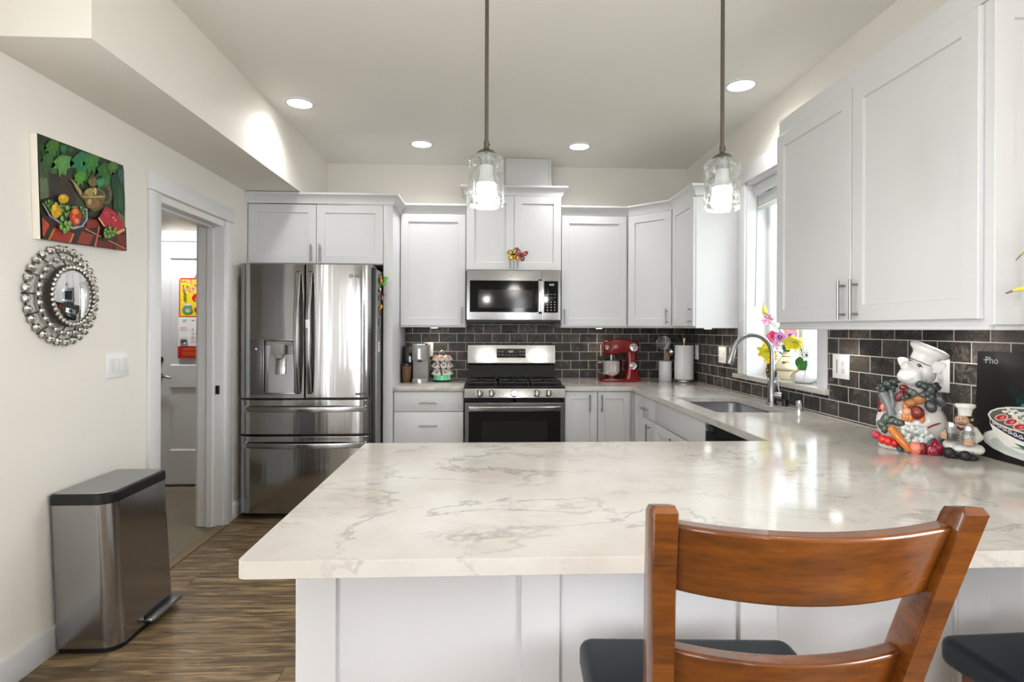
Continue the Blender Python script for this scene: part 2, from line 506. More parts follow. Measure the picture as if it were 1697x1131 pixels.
        if smooth:
            if parent is not None and any(material is M.get(k_) or material == k_ for k_ in ('steel', 'steelbright', 'blackgloss', 'enamel', 'steelcan')) and not mods: mods = [('WEIGHTED_NORMAL', dict(keep_sharp=True, mode='FACE_AREA'))]
            me.polygons.foreach_set('use_smooth', [True] * len(me.polygons))
            me.set_sharp_from_angle(angle=radians(smooth))
        me.update()
        o = bpy.data.objects.new(name, me); COL.objects.link(o)
        if parent is None: o.location = org
        else: o.parent = parent
        ORG[o.name] = org.copy()
        for md in (mods or []):
            q = o.modifiers.new(md[0].lower(), md[0])
            for k, v in md[1].items(): setattr(q, k, v)
        return o


def tag(o, label=None, cat=None, group=None, kind=None):
    if label: o['label'] = label
    if cat: o['category'] = cat
    if group: o['group'] = group
    if kind: o['kind'] = kind
    return o


def thing(name, label, cat, loc, group=None):
    o = bpy.data.objects.new(name, None); COL.objects.link(o)
    o.empty_display_size = 0.1
    o.location = loc; ORG[o.name] = Vector(loc)
    return tag(o, label, cat, group)


def struct(name, mb, material, parent=None, label=None, smooth=38):
    o = mb.build(name, material, parent, smooth)
    if parent is None:
        o['kind'] = 'structure'
        if label: o['label'] = label
    return o


def copy_tree(o, parent=None):
    c = o.copy(); COL.objects.link(c)
    ORG[c.name] = ORG[o.name].copy()
    if parent is not None: c.parent = parent
    for ch in list(o.children): copy_tree(ch, c)
    return c


def frame(origin, u, n):
    """matrix with local x = u (rightwards seen from the front), local y = n (towards viewer), z up"""
    u = Vector(u).normalized(); n = Vector(n).normalized()
    m = Matrix.Identity(4)
    m.col[0][:3] = u; m.col[1][:3] = n; m.col[2][:3] = (0, 0, 1); m.col[3][:3] = origin
    return m


def arc(cx, cy, r, a0, a1, n): return [(cx + r * cos(radians(a0 + (a1 - a0) * i / n)), cy + r * sin(radians(a0 + (a1 - a0) * i / n))) for i in range(n + 1)]


def rrect(x0, x1, y0, y1, r, n=5):
    if isinstance(r, (int, float)): r = [r] * 4
    return (arc(x1 - r[0], y0 + r[0], r[0], -90, 0, n) + arc(x1 - r[1], y1 - r[1], r[1], 0, 90, n)
            + arc(x0 + r[2], y1 - r[2], r[2], 90, 180, n) + arc(x0 + r[3], y0 + r[3], r[3], 180, 270, n))


class Flat:
    """flat picture: coloured shapes a hair above each other on a real surface"""
    def __init__(self, mb, mtx, w, h, step=0.00012):
        self.mb = mb; self.m = mtx; self.w = w; self.h = h; self.z = 0.0; self.step = step
    def poly(self, pts, col):
        self.z += self.step; old = self.mb.M; self.mb.M = old @ self.m; self.mb.col(*col)
        b = bmesh.new()
        vs = [b.verts.new((u * self.w, v * self.h, self.z)) for u, v in pts]
        try:
            f = b.faces.new(vs)
            if f.normal.z < 0 or sum((vs[i].co.x * vs[(i + 1) % len(vs)].co.y - vs[(i + 1) % len(vs)].co.x * vs[i].co.y) for i in range(len(vs))) < 0: f.normal_flip()
            if len(pts) > 4: bmesh.ops.triangulate(b, faces=[f])
        except ValueError: pass
        self.mb.bm(b); self.mb.M = old
        return self
    def ell(self, u, v, ru, rv, col, rot=0, n=18):
        c, s = cos(radians(rot)), sin(radians(rot)); w, h = self.w, self.h
        return self.poly([(u + (ru * w * cos(2 * pi * i / n) * c - rv * h * sin(2 * pi * i / n) * s) / w,
                           v + (ru * w * cos(2 * pi * i / n) * s + rv * h * sin(2 * pi * i / n) * c) / h) for i in range(n)], col)
    def rect(self, u0, u1, v0, v1, col): return self.poly([(u0, v0), (u1, v0), (u1, v1), (u0, v1)], col)
    def line(self, pts, t, col):
        for (a, b), (c, d) in zip(pts[:-1], pts[1:]):
            dx, dy = (c - a) * self.w, (d - b) * self.h; L = sqrt(dx * dx + dy * dy) or 1
            nx, ny = -dy / L * t / 2 / self.w, dx / L * t / 2 / self.h
            self.poly([(a + nx, b + ny), (a - nx, b - ny), (c - nx, d - ny), (c + nx, d + ny)], col)
        return self
    def text(self, s, size, u, v, col):
        self.z += self.step; self.mb.col(*col)
        self.mb.text(s, size, self.m @ Matrix.Translation((u * self.w, v * self.h, self.z)), depth=0.00005)
        return self


def fframe(origin, u, n):
    """flat-picture frame: x = u, y = up, z = n"""
    m = Matrix.Identity(4)
    u = Vector(u).normalized(); n = Vector(n).normalized(); v = n.cross(u)
    m.col[0][:3] = u; m.col[1][:3] = v; m.col[2][:3] = n; m.col[3][:3] = origin
    return m


# ------------------------------------------------------------------ the room shell
XL, XR, YB, CEIL = -1.80, 1.79, 4.98, 2.805
BULK_Z, BULK_X, BULK_Y = 2.38, -1.396, 2.044
W = 0.165

b = MB(); b.box(XL, XR + 0.2, REAR, YB, -0.08, 0.0); struct('floor', b, 'floor')
b = MB(); b.box(-3.6, XL, 2.2, YB + 0.1, -0.08, -0.004); struct('floor_hall', b, 'hallfloor')
b = MB(); b.box(XL - 0.05, XR + 0.2, REAR, YB + 0.1, CEIL, CEIL + 0.1); struct('ceiling', b, 'ceiling')
b = MB(); b.box(XL, XR + 0.05, YB, YB + 0.12, 0, CEIL); struct('wall_back', b, 'wall')
# left wall with the hall doorway
DY0, DY1, DZ = 3.155, 3.94, 2.07
b = MB()
b.box(XL - W, XL, REAR, -1.50, 0, CEIL); b.box(XL - W, XL, -0.50, 1.27, 0, CEIL); b.box(XL - W, XL, -1.50, -0.50, 0, 0.78); b.box(XL - W, XL, -1.50, -0.50, 2.12, CEIL); b.box(XL - W, XL, 1.61, DY0, 0, CEIL); b.box(XL - W, XL, 1.27, 1.61, 0, 0.38); b.box(XL - W, XL, 1.27, 1.61, 2.18, CEIL); b.box(XL - W, XL, DY1, YB, 0, CEIL); b.box(XL - W, XL, DY0, DY1, DZ, CEIL)
struct('wall_left', b, 'wall')
# right wall with the window opening
WY0, WY1, WZ0, WZ1, WD = 2.935, 3.80, 1.052, 2.37, 0.19
b = MB()
b.box(XR, XR + WD, REAR, -0.75, 0, CEIL); b.box(XR, XR + WD, 0.25, WY0, 0, CEIL); b.box(XR, XR + WD, -0.75, 0.25, 0, 0.95); b.box(XR, XR + WD, -0.75, 0.25, 2.15, CEIL); b.box(XR, XR + WD, WY1, YB, 0, CEIL)
b.box(XR, XR + WD, WY0, WY1, 0, WZ0 - 0.03); b.box(XR, XR + WD, WY0, WY1, WZ1, CEIL)
struct('wall_right', b, 'wall')
b = MB(); b.box(XL, BULK_X, BULK_Y, YB, BULK_Z, CEIL); struct('wall_bulkhead', b, 'wall')
# rear wall of the dining end, openings invented for the fill lights
b = MB()
b.box(XL, -1.65, REAR - 0.12, REAR, 0, CEIL); b.box(-0.65, 0.60, REAR - 0.12, REAR, 0, CEIL)
b.box(0.94, XR, REAR - 0.12, REAR, 0, CEIL); b.box(-1.65, -0.65, REAR - 0.12, REAR, 2.15, CEIL)
b.box(0.60, 0.94, REAR - 0.12, REAR, 0, 0.8); b.box(0.60, 0.94, REAR - 0.12, REAR, 2.2, CEIL)
struct('wall_rear', b, 'rear_dark')
b = MB()
for x0, x1 in ((-1.65, -1.59), (-0.71, -0.65)): b.box(x0, x1, REAR - 0.09, REAR - 0.02, 0.0, 2.15)
b.box(-1.59, -0.71, REAR - 0.09, REAR - 0.02, 2.08, 2.15); b.box(-1.59, -0.71, REAR - 0.09, REAR - 0.02, 0.0, 0.07)
struct('door_added_2', b, 'trim', label='added unseen patio door frame at the dining end')  # unseen frame added around the patio fill light
b = MB()
for x0, x1 in ((0.60, 0.65), (0.89, 0.94)): b.box(x0, x1, REAR - 0.09, REAR - 0.02, 0.8, 2.2)
b.box(0.65, 0.89, REAR - 0.09, REAR - 0.02, 0.8, 0.86); b.box(0.65, 0.89, REAR - 0.09, REAR - 0.02, 2.14, 2.2)
struct('window_2', b, 'trim', label='added unseen dining window frame')  # invented opening, kept narrow to give streaks in the steel reflections
b = MB()
for y0, y1 in ((1.27, 1.31), (1.57, 1.61)): b.box(XL - 0.06, XL + 0.012, y0, y1, 0.38, 2.18)
b.box(XL - 0.06, XL + 0.012, 1.29, 1.59, 0.38, 0.42); b.box(XL - 0.06, XL + 0.012, 1.29, 1.59, 2.14, 2.18)
struct('window_3', b, 'trim', label='added tall window frame in the left wall, out of view')  # made-up window, placed where the fridge door mirrors it as a streak

for k_, (xa, y0, y1, lab) in enumerate(((XL - 0.06, -1.50, -0.50, 'added unseen window frame of the dining end, left side'), (XR - 0.01, -0.75, 0.25, 'added unseen window frame in the right wall beside the camera'))):
    b = MB(); xb = xa + 0.07
    za, zb = ((0.78, 2.12), (0.95, 2.15))[k_]
    for a_, c_ in ((y0, y0 + 0.02), (y1 - 0.02, y1)): b.box(xa, xb, a_, c_, za, zb)
    b.box(xa, xb, y0, y1, za, za + 0.02); b.box(xa, xb, y0, y1, zb - 0.02, zb)
    struct('window_%d' % (4 + k_), b, 'trim', label=lab)  # both frames added out of view to hold side fill lights

# hall beyond the doorway
b = MB()
b.box(-3.6, XL - W, YB, YB + 0.12, 0, 2.5); b.box(-3.72, -3.6, 2.2, YB + 0.12, 0, 2.5); b.box(-3.6, XL - W, 2.08, 2.2, 0, 2.5)
struct('wall_hall', b, 'wall')
b = MB(); b.box(-3.72, XL - W, 2.08, YB + 0.12, 2.40, 2.5); struct('ceiling_hall', b, 'ceiling')

# door casing on the kitchen side, jambs and stops
b = MB()
b.box(XL, XL + 0.018, 3.060, DY0 + 0.006, 0, 2.095, 0.003); b.box(XL, XL + 0.018, DY1 - 0.006, 4.026, 0, 2.095, 0.003)
b.box(XL, XL + 0.026, 3.050, 4.036, 2.095, 2.190, 0.004)
b.box(XL - W - 0.004, XL + 0.004, DY0 - 0.001, DY0 + 0.018, 0, DZ); b.box(XL - W - 0.004, XL + 0.004, DY1 - 0.018, DY1 + 0.001, 0, DZ)
b.box(XL - W - 0.004, XL + 0.004, DY0, DY1, DZ - 0.018, DZ + 0.001)
b.box(XL - 0.105, XL - 0.065, DY1 - 0.030, DY1 - 0.016, 0, DZ - 0.018); b.box(XL - 0.105, XL - 0.065, DY0, DY1, DZ - 0.030, DZ - 0.016)
b.box(XL - W - 0.020, XL - W, DY1 - 0.006, 4.026, 0, 2.095); b.box(XL - W - 0.020, XL - W, 3.06, 4.03, 2.095, 2.18)
tr1 = struct('trim_1', b, 'trim', label='white door casing around the hall doorway')
b = MB(); b.box(XL - 0.050, XL - 0.022, DY1 - 0.021, DY1 - 0.0165, 0.905, 0.965, 0.002); b.box(XL - 0.043, XL - 0.030, DY1 - 0.0225, DY1 - 0.020, 0.92, 0.95)
b.build('strike_plate', 'black', tr1)
b = MB(); b.box(XL - 0.035, XL + 0.03, DY0, DY1, -0.004, 0.008, 0.004)
struct('trim_2', b, mat('oak_threshold', (120, 98, 68), 0.45), label='wooden threshold strip between plank floor and hall')

# baseboards
b = MB(); b.box(XL, XL + 0.014, REAR, 3.060, 0, 0.115, 0.003); struct('baseboard_left', b, 'trim')
b = MB(); b.box(XL, XL + 0.014, 4.026, YB, 0, 0.115, 0.003); struct('baseboard_corner', b, 'trim')
b = MB(); b.box(XR - 0.014, XR, REAR, 1.08, 0, 0.115, 0.003); struct('baseboard_right', b, 'trim')

# hall door
D1 = -2.875
door = thing('door_1', None, None, (-2.45, YB, 0)); door['kind'] = 'structure'; door['label'] = 'white panelled hall door seen through the doorway'


def panel_door(mb, x0, x1, y, z0, z1, panels, t=0.035):
    xs = sorted({x0, x1} | {p[0] for p in panels} | {p[1] for p in panels})
    zs = sorted({z0, z1} | {p[2] for p in panels} | {p[3] for p in panels})
    for i in range(len(xs) - 1):
        for j in range(len(zs) - 1):
            cx, cz = (xs[i] + xs[i + 1]) / 2, (zs[j] + zs[j + 1]) / 2
            if any(p[0] < cx < p[1] and p[2] < cz < p[3] for p in panels): continue
            mb.box(xs[i], xs[i + 1], y - t, y, zs[j], zs[j + 1])
    for p in panels:
        bv = 0.012; d = 0.012
        vs = [(p[0], y - t, p[2]), (p[1], y - t, p[2]), (p[1], y - t, p[3]), (p[0], y - t, p[3]),
              (p[0] + bv, y - t + d, p[2] + bv), (p[1] - bv, y - t + d, p[2] + bv), (p[1] - bv, y - t + d, p[3] - bv), (p[0] + bv, y - t + d, p[3] - bv)]
        mb.add(vs, [(0, 1, 5, 4), (1, 2, 6, 5), (2, 3, 7, 6), (3, 0, 4, 7), (4, 5, 6, 7)])


b = MB(); panel_door(b, D1, -2.03, YB - 0.012, 0.02, 2.095, [(-2.715, -2.19, 1.035, 1.955), (-2.715, -2.19, 0.305, 0.85)])
b.build('door_leaf', 'doorpaint', door, smooth=0)
b = MB(); b.box(D1 - 0.10, D1 - 0.006, YB - 0.03, YB, 0, 2.10); b.box(-2.02, -1.966, YB - 0.03, YB, 0, 2.10); b.box(D1 - 0.11, -1.966, YB - 0.035, YB, 2.104, 2.19, 0.003)
b.build('door_frame', 'trim', door)
b = MB(); b.lathe([(0, 0), (0.033, 0), (0.033, 0.008), (0.026, 0.014), (0.0, 0.016)], (-2.795, YB - 0.047, 1.085), '-Y', 24)
b.build('deadbolt', 'black', door)
b = MB(); b.lathe([(0, 0), (0.031, 0), (0.031, 0.008), (0.014, 0.014), (0.012, 0.045), (0, 0.045)], (-2.795, YB - 0.047, 0.945), '-Y', 24)
b.tube([(-2.795, YB - 0.088, 0.945), (-2.75, YB - 0.094, 0.948), (-2.70, YB - 0.092, 0.938), (-2.675, YB - 0.085, 0.930)], [0.010, 0.009, 0.008, 0.006])
b.build('door_handle', 'nickel', door)

# ------------------------------------------------------------------ recessed ceiling lights
CANS = [(-1.20, 3.645, 'recessed ceiling light on the left, over the fridge side beside the bulkhead'),
        (-0.512, 4.40, 'recessed ceiling light above the cabinet between fridge and microwave'),
        (0.722, 4.385, 'recessed ceiling light right of the tall white duct cover'),
        (1.487, 3.235, 'recessed ceiling light at upper right, in front of the sink window')]
for i, (x, y, lab) in enumerate(CANS + [(-0.6, 0.2, 'added unseen ceiling light over the dining side, left'), (0.9, 0.2, 'added unseen ceiling light over the dining side, right'),  # these two dining-side downlights are added out of view as fill
                                        (-2.67, 4.62, 'recessed ceiling light in the hall beyond the doorway')]):
    hall = i == 6
    z = 2.40 if hall else CEIL
    t = thing('recessed_light', lab, 'ceiling light', (x, y, z - 0.012), 'recessed ceiling lights')
    r = MB(); r.lathe([(0.073, 0.004), (0.076, 0), (0.093, 0.002), (0.096, 0.010), (0.096, 0.012), (0.073, 0.012)], (x, y, z - 0.012), 'Z', 36, closed=True)
    r.build('trim_ring', 'trim', t)
    r = MB(); r.lathe([(0, 0.006), (0.0735, 0.006), (0.0735, 0.0115), (0, 0.0115)], (x, y, z - 0.012), 'Z', 36)
    r.build('diffuser', 'lightdisc', t)
    d = bpy.data.lights.new('downlight', 'SPOT'); d.energy = 48 if hall else (28 if i < 4 else 8); d.spot_size = radians(150); d.spot_blend = 0.9
    d.shadow_soft_size = 0.07; d.color = (1.0, 0.985, 0.97)
    o = bpy.data.objects.new('downlight', d); COL.objects.link(o); o.location = (x, y, z - 0.02)

# ------------------------------------------------------------------ backsplash tiles
b = MB(); b.box(-0.712, XR - 0.012, YB - 0.012, YB, 0.9145, 1.374); b.box(-0.165, 0.605, YB - 0.012, YB, 0.85, 0.9145); b.box(-0.165, 0.61, YB - 0.012, YB, 1.374, 1.45)
struct('wall_backsplash', b, 'tileback', label='dark grey brick tile backsplash behind the range')
b = MB()
b.box(XR - 0.012, XR, 1.05, 2.852, 0.9145, 1.374); b.box(XR - 0.012, XR, 2.852, 3.893, 0.9145, 1.021); b.box(XR - 0.012, XR, 3.893, YB, 0.9145, 1.374)
struct('wall_backsplash', b, 'tileright', label='dark grey brick tile backsplash along the sink wall')

# ------------------------------------------------------------------ window over the sink
b = MB()
b.box(XR - 0.018, XR, WY0 - 0.085, WY0 + 0.004, WZ0, WZ1 + 0.002, 0.003); b.box(XR - 0.018, XR, WY1 - 0.004, WY1 + 0.092, WZ0, WZ1 + 0.002, 0.003)
b.box(XR - 0.028, XR, WY0 - 0.10, WY1 + 0.11, WZ1, WZ1 + 0.115, 0.004)
win = struct('window_1', b, 'trim', label='white cased window over the sink')
b = MB(); JX = XR + WD
b.box(XR - 0.003, JX, WY0 - 0.001, WY0 + 0.016, WZ0, WZ1); b.box(XR - 0.003, JX, WY1 - 0.016, WY1 + 0.001, WZ0, WZ1); b.box(XR - 0.003, JX, WY0, WY1, WZ1 - 0.016, WZ1 + 0.001)
b.build('window_jamb', 'trim', win)
b = MB(); x0, x1 = JX - 0.05, JX
for y0, y1 in ((WY0 + 0.016, WY0 + 0.056), (WY1 - 0.056, WY1 - 0.016), (3.35, 3.395)): b.box(x0, x1, y0, y1, WZ0, WZ1 - 0.016, 0.003)
b.box(x0, x1, WY0 + 0.016, WY1 - 0.016, WZ0, WZ0 + 0.05, 0.003); b.box(x0, x1, WY0 + 0.016, WY1 - 0.016, WZ1 - 0.06, WZ1 - 0.016, 0.003)
b.build('window_frame', 'plastic', win)
b = MB(); b.box(JX - 0.026, JX - 0.022, WY0 + 0.05, 3.355, WZ0 + 0.045, WZ1 - 0.055); b.box(JX - 0.016, JX - 0.012, 3.39, WY1 - 0.05, WZ0 + 0.045, WZ1 - 0.055)
b.build('glass_pane', 'pane', win)
b = MB(); b.box(XR - 0.032, XR + 0.001, 2.835, 3.945, 1.021, 1.052, 0.003); b.box(XR, JX, WY0, WY1, 1.021, 1.052)
b.build('window_sill', 'quartz', win)

# blind drawn up inside the window head
BX = XR + 0.085
bl = thing('window_blind', 'white horizontal slat blind drawn up at the window head', 'blind', (BX, 3.37, 2.20))
b = MB(); b.box(BX - 0.045, BX - 0.035, WY0 + 0.02, WY1 - 0.02, 2.278, 2.352, 0.003); b.box(BX - 0.04, BX + 0.02, WY0 + 0.02, WY1 - 0.02, 2.315, 2.352); b.build('valance', 'trim', bl)
b = MB()
for k in range(9): b.box(BX - 0.026 + 0.001 * (k % 2), BX + 0.024, WY0 + 0.03, WY1 - 0.03, 2.212 + k * 0.0075, 2.2145 + k * 0.0075)
b.build('slats', 'plastic', bl)
b = MB(); b.box(BX - 0.026, BX + 0.024, WY0 + 0.03, WY1 - 0.03, 2.188, 2.206, 0.003); b.build('bottom_rail', 'plastic', bl)
b = MB(); b.tube([(BX - 0.03, 3.758, 2.30), (BX - 0.034, 3.775, 1.52)], 0.003, 8); b.build('tilt_wand', 'greyplastic', bl)

# outside: neighbouring house, fence line and ground
b = MB(); b.box(-9, 14, -12, 16, -0.6, -0.5); tag(b.build('lawn', 'lawn'), 'grass outside the sink window', 'lawn', kind='structure')
ho = thing('neighbour_house', 'pale blue-grey sided house outside the window', 'house', (7.0, 6.5, -0.5))
b = MB(); b.box(6.0, 9.5, 6.3, 13.5, -0.5, 4.2); b.build('wall', 'siding', ho)
b = MB(); b.box(5.94, 5.999, 7.2, 8.2, 0.7, 2.1); b.build('window_frame', 'trim', ho)
b = MB(); b.prism([(5.6, 4.15), (9.9, 4.15), (7.75, 5.6)], 6.0, 13.8, 'Y'); b.build('roof', 'greyplastic', ho)

# ------------------------------------------------------------------ cabinets
def shaker(mb, w, h, st=0.062, t=0.02, rec=0.009, x=0.0, z=0.0, bot=None):
    """shaker door in the current frame: face at local y = t"""
    bt = st if bot is None else bot
    e = 0.002; s = 0.003
    O = [(x, z), (x + w, z), (x + w, z + h), (x, z + h)]
    O2 = [(x + e, z + e), (x + w - e, z + e), (x + w - e, z + h - e), (x + e, z + h - e)]
    I = [(x + st, z + bt), (x + w - st, z + bt), (x + w - st, z + h - st), (x + st, z + h - st)]
    I2 = [(x + st + s, z + bt + s), (x + w - st - s, z + bt + s), (x + w - st - s, z + h - st - s), (x + st + s, z + h - st - s)]
    vs = [(a, 0, c) for a, c in O] + [(a, t - e, c) for a, c in O] + [(a, t, c) for a, c in O2] + [(a, t, c) for a, c in I] + [(a, t - rec, c) for a, c in I2]
    fs = [(3, 2, 1, 0)]
    for k in range(4):
        for i in range(4):
            j = (i + 1) % 4; fs.append((k * 4 + i, k * 4 + j, k * 4 + 4 + j, k * 4 + 4 + i))
    fs.append((16, 17, 18, 19))
    # winding: seen from +y with x right => reversed handedness
    fs = [f[::-1] for f in fs]
    mb.add(vs, fs)


def slab(mb, w, h, t=0.02, x=0.0, z=0.0): mb.box(x, x + w, 0, t, z, z + h, 0.002)


def pull(mb, x, z, L, vertical=True, t=0.02, r=0.0058):
    """bar pull centred at x,z"""
    y = t + 0.030
    if vertical:
        mb.tube([(x, y, z - L / 2), (x, y, z + L / 2)], r, 12)
        for s in (-1, 1): mb.tube([(x, t, z + s * (L / 2 - 0.022)), (x, y, z + s * (L / 2 - 0.022))], r * 0.8, 10)
    else:
        mb.tube([(x - L / 2, y, z), (x + L / 2, y, z)], r, 12)
        for s in (-1, 1): mb.tube([(x + s * (L / 2 - 0.022), t, z), (x + s * (L / 2 - 0.022), y, z)], r * 0.8, 10)


CROWN = [(0.0, 0.0), (0.010, 0.0), (0.012, 0.010), (0.018, 0.028), (0.030, 0.046), (0.044, 0.058), (0.050, 0.062), (0.050, 0.076), (0.0, 0.076)]


def crown_segs(path, z0, out=1):
    """mitred crown pieces for every leg of path; the outside lies to the right-hand side when out = 1"""
    P = [Vector((x, y)) for x, y in path]; dirs = [(P[i + 1] - P[i]).normalized() for i in range(len(P) - 1)]
    nor = [Vector((d.y, -d.x)) * out for d in dirs]; mit = []
    for i in range(len(P)):
        if i == 0: mit.append(nor[0])
        elif i == len(P) - 1: mit.append(nor[-1])
        else:
            m_ = (nor[i - 1] + nor[i]).normalized(); mit.append(m_ / m_.dot(nor[i]))
    res = []
    for i in range(len(dirs)):
        vs = []; n = len(CROWN)
        for k in (i, i + 1):
            for a, c in CROWN: q = P[k] + mit[k] * a; vs.append((q.x, q.y, z0 + c))
        fs = [[j, (j + 1) % n, n + (j + 1) % n, n + j] for j in range(n)] + [list(range(n))[::-1], [n + j for j in range(n)]]
        m_ = MB(); b2 = bmesh.new(); vv = [b2.verts.new(v) for v in vs]
        for f in fs: b2.faces.new([vv[j] for j in f])
        bmesh.ops.recalc_face_normals(b2, faces=b2.faces[:]); m_.bm(b2); res.append(m_)
    return res


def carcass(t, F, w, depth, z0, z1, name='carcass', m='white'):
    mb = MB(); mb.xf(F); mb.box(0, w, -depth, 0.0, z0, z1); return mb.build(name, m, t, smooth=0)


def door(t, F, x, z, w, h, handle=None, name='door', st=0.062, **kw):
    mb = MB(); mb.xf(F); shaker(mb, w, h, x=x, z=z, st=st, **kw); d = mb.build(name, 'white', t, smooth=0)
    if handle:
        hb = MB(); hb.xf(F); pull(hb, *handle); hb.build('handle', 'nickel', d)
    return d


def drawer(t, F, x, z, w, h, handle=None, name='drawer'):
    mb = MB(); mb.xf(F); slab(mb, w, h, x=x, z=z); d = mb.build(name, 'white', t, smooth=30)
    if handle:
        hb = MB(); hb.xf(F); pull(hb, *handle); hb.build('handle', 'nickel', d)
    return d


BK = (1, 0, 0), (0, -1, 0)
RT = (0, -1, 0), (-1, 0, 0)
G = 0.002

# tall white panel beside the fridge + cabinet above the fridge
pn = thing('tall_side_panel', 'tall white end panel between fridge and coffee corner', 'panel', (-0.75, 4.64, 0))
b = MB(); b.box(-0.785, -0.715, 4.30, YB - G, 0, 2.298, 0.002); b.build('panel', 'white', pn)
c1 = crown_segs([(XL + 0.001, 4.30), (-0.715, 4.30), (-0.715, 4.648)], 2.299)
fc = thing('upper_cabinet', 'two-door white cabinet above the fridge', 'cabinet', (-1.29, 4.6, 1.84), 'white upper cabinets')
F = frame((-1.798, 4.322, 0), *BK)
carcass(fc, F, 1.012, 0.60, 1.845, 2.298)
door(fc, F, 0.004, 1.850, 0.503, 0.445, (0.476, 1.926, 0.13))
door(fc, F, 0.511, 1.850, 0.499, 0.445, (0.542, 1.926, 0.13))
c1[0].build('crown', 'white', fc, smooth=30); c1[1].build('crown', 'white', pn, smooth=30)

# left wall cabinet
FY = 4.67
wc = thing('upper_cabinet', 'single-door white wall cabinet left of the microwave', 'cabinet', (-0.445, 4.8, 1.372), 'white upper cabinets')
F = frame((-0.713, FY, 0), *BK)
carcass(wc, F, 0.541, YB - FY - G, 1.372, 2.308)
door(wc, F, 0.004, 1.386, 0.532, 0.918, (0.508, 1.466, 0.145))
crown_segs([(-0.713, FY), (-0.1725, FY)], 2.309)[0].build('crown', 'white', wc, smooth=30)
# microwave cabinet
mc = thing('upper_cabinet', 'raised two-door white cabinet above the microwave', 'cabinet', (0.22, 4.8, 1.845), 'white upper cabinets')
F = frame((-0.1705, 4.65, 0), *BK)
carcass(mc, F, 0.787, YB - 4.65 - G, 1.842, 2.464)
door(mc, F, 0.003, 1.847, 0.389, 0.612, (0.362, 1.905, 0.10))
door(mc, F, 0.395, 1.847, 0.389, 0.612, (0.424, 1.905, 0.10))
for s in crown_segs([(-0.1705, YB - G), (-0.1705, 4.65), (0.6165, 4.65), (0.6165, YB - G)], 2.465): s.build('crown', 'white', mc, smooth=30)
dc = thing('duct_cover', 'plain white boxed duct cover between microwave cabinet and ceiling', 'duct cover', (0.34, 4.85, 2.542))
b = MB(); b.box(0.155, 0.525, 4.73, YB - G, 2.542, CEIL - 0.004, 0.002); b.build('panel', 'white', dc)
b = MB(); b.box(0.520, 0.540, 4.722, YB - G, 2.542, CEIL - 0.004, 0.002); b.build('corner_trim', 'white', dc)
# right group
P1, P2 = (1.185, FY), (1.478, 4.377)
crs = crown_segs([(0.618, FY), P1, P2, (1.478, 3.905), (XR - G, 3.905)], 2.309)
wc = thing('upper_cabinet', 'single-door white wall cabinet right of the microwave', 'cabinet', (0.89, 4.8, 1.372), 'white upper cabinets')
F = frame((0.618, FY, 0), *BK)
carcass(wc, F, 0.564, YB - FY - G, 1.372, 2.308)
door(wc, F, 0.004, 1.386, 0.544, 0.918, (0.030, 1.462, 0.13))
crs[0].build('crown', 'white', wc, smooth=30)
wc = thing('upper_cabinet', 'angled white corner wall cabinet above the paper towels', 'cabinet', (1.5, 4.7, 1.372), 'white upper cabinets')
b = MB(); b.prism([(P1[0], P1[1]), (P2[0], P2[1]), (XR - G, P2[1]), (XR - G, YB - G), (P1[0], YB - G)], 1.372, 2.308); b.build('carcass', 'white', wc, smooth=0)
dl = sqrt((P2[0] - P1[0]) ** 2 + (P2[1] - P1[1]) ** 2)
F = frame((P1[0], P1[1], 0), (P2[0] - P1[0], P2[1] - P1[1], 0), (-1, -1, 0))
door(wc, F, 0.012, 1.386, dl - 0.024, 0.918, (dl - 0.045, 1.462, 0.13))
crs[1].build('crown', 'white', wc, smooth=30)
wc = thing('upper_cabinet', 'narrow white wall cabinet beside the sink window, its plain side facing the room', 'cabinet', (1.62, 4.13, 1.372), 'white upper cabinets')
F = frame((1.478, P2[1] - G, 0), *RT)
carcass(wc, F, P2[1] - 3.905 - G, XR - 1.478 - G, 1.372, 2.308)
door(wc, F, 0.016, 1.386, 0.448, 0.918, (0.425, 1.462, 0.13))
crs[2].build('crown', 'white', wc, smooth=30); crs[3].build('crown', 'white', wc, smooth=30)
# near right cabinet
NY0, NY1 = 1.585, 2.767
wc = thing('upper_cabinet', 'large two-door white wall cabinet at the right edge, over the pig figurine', 'cabinet', (1.62, 2.17, 1.372), 'white upper cabinets')
F = frame((1.475, NY1, 0), *RT)
carcass(wc, F, NY1 - NY0, XR - 1.475 - G, 1.372, 2.335)
door(wc, F, 0.006, 1.396, 0.577, 0.932, (0.548, 1.482, 0.160))
door(wc, F, 0.589, 1.396, 0.577, 0.932, (0.625, 1.482, 0.160))
b = MB(); b.box(1.468, 1.492, NY0 - 0.001, NY1 + 0.001, 1.362, 1.376, 0.003); b.box(1.492, XR - G, NY0 - 0.001, NY0 + 0.02, 1.362, 1.376, 0.003); b.box(1.492, XR - G, NY1 - 0.02, NY1 + 0.001, 1.362, 1.376, 0.003); b.build('light_rail', 'white', wc)
Fe = frame((1.475, NY0, 0), *BK)
b = MB(); b.xf(Fe); shaker(b, XR - 1.475 - 0.004, 0.955, x=0, z=1.378, t=0.018, st=0.058); b.build('end_panel', 'white', wc, smooth=0)
for s in crown_segs([(XR - G, NY1), (1.470, NY1), (1.470, NY0 - 0.018), (XR - G, NY0 - 0.018)], 2.336, out=-1): s.build('crown', 'white', wc, smooth=30)

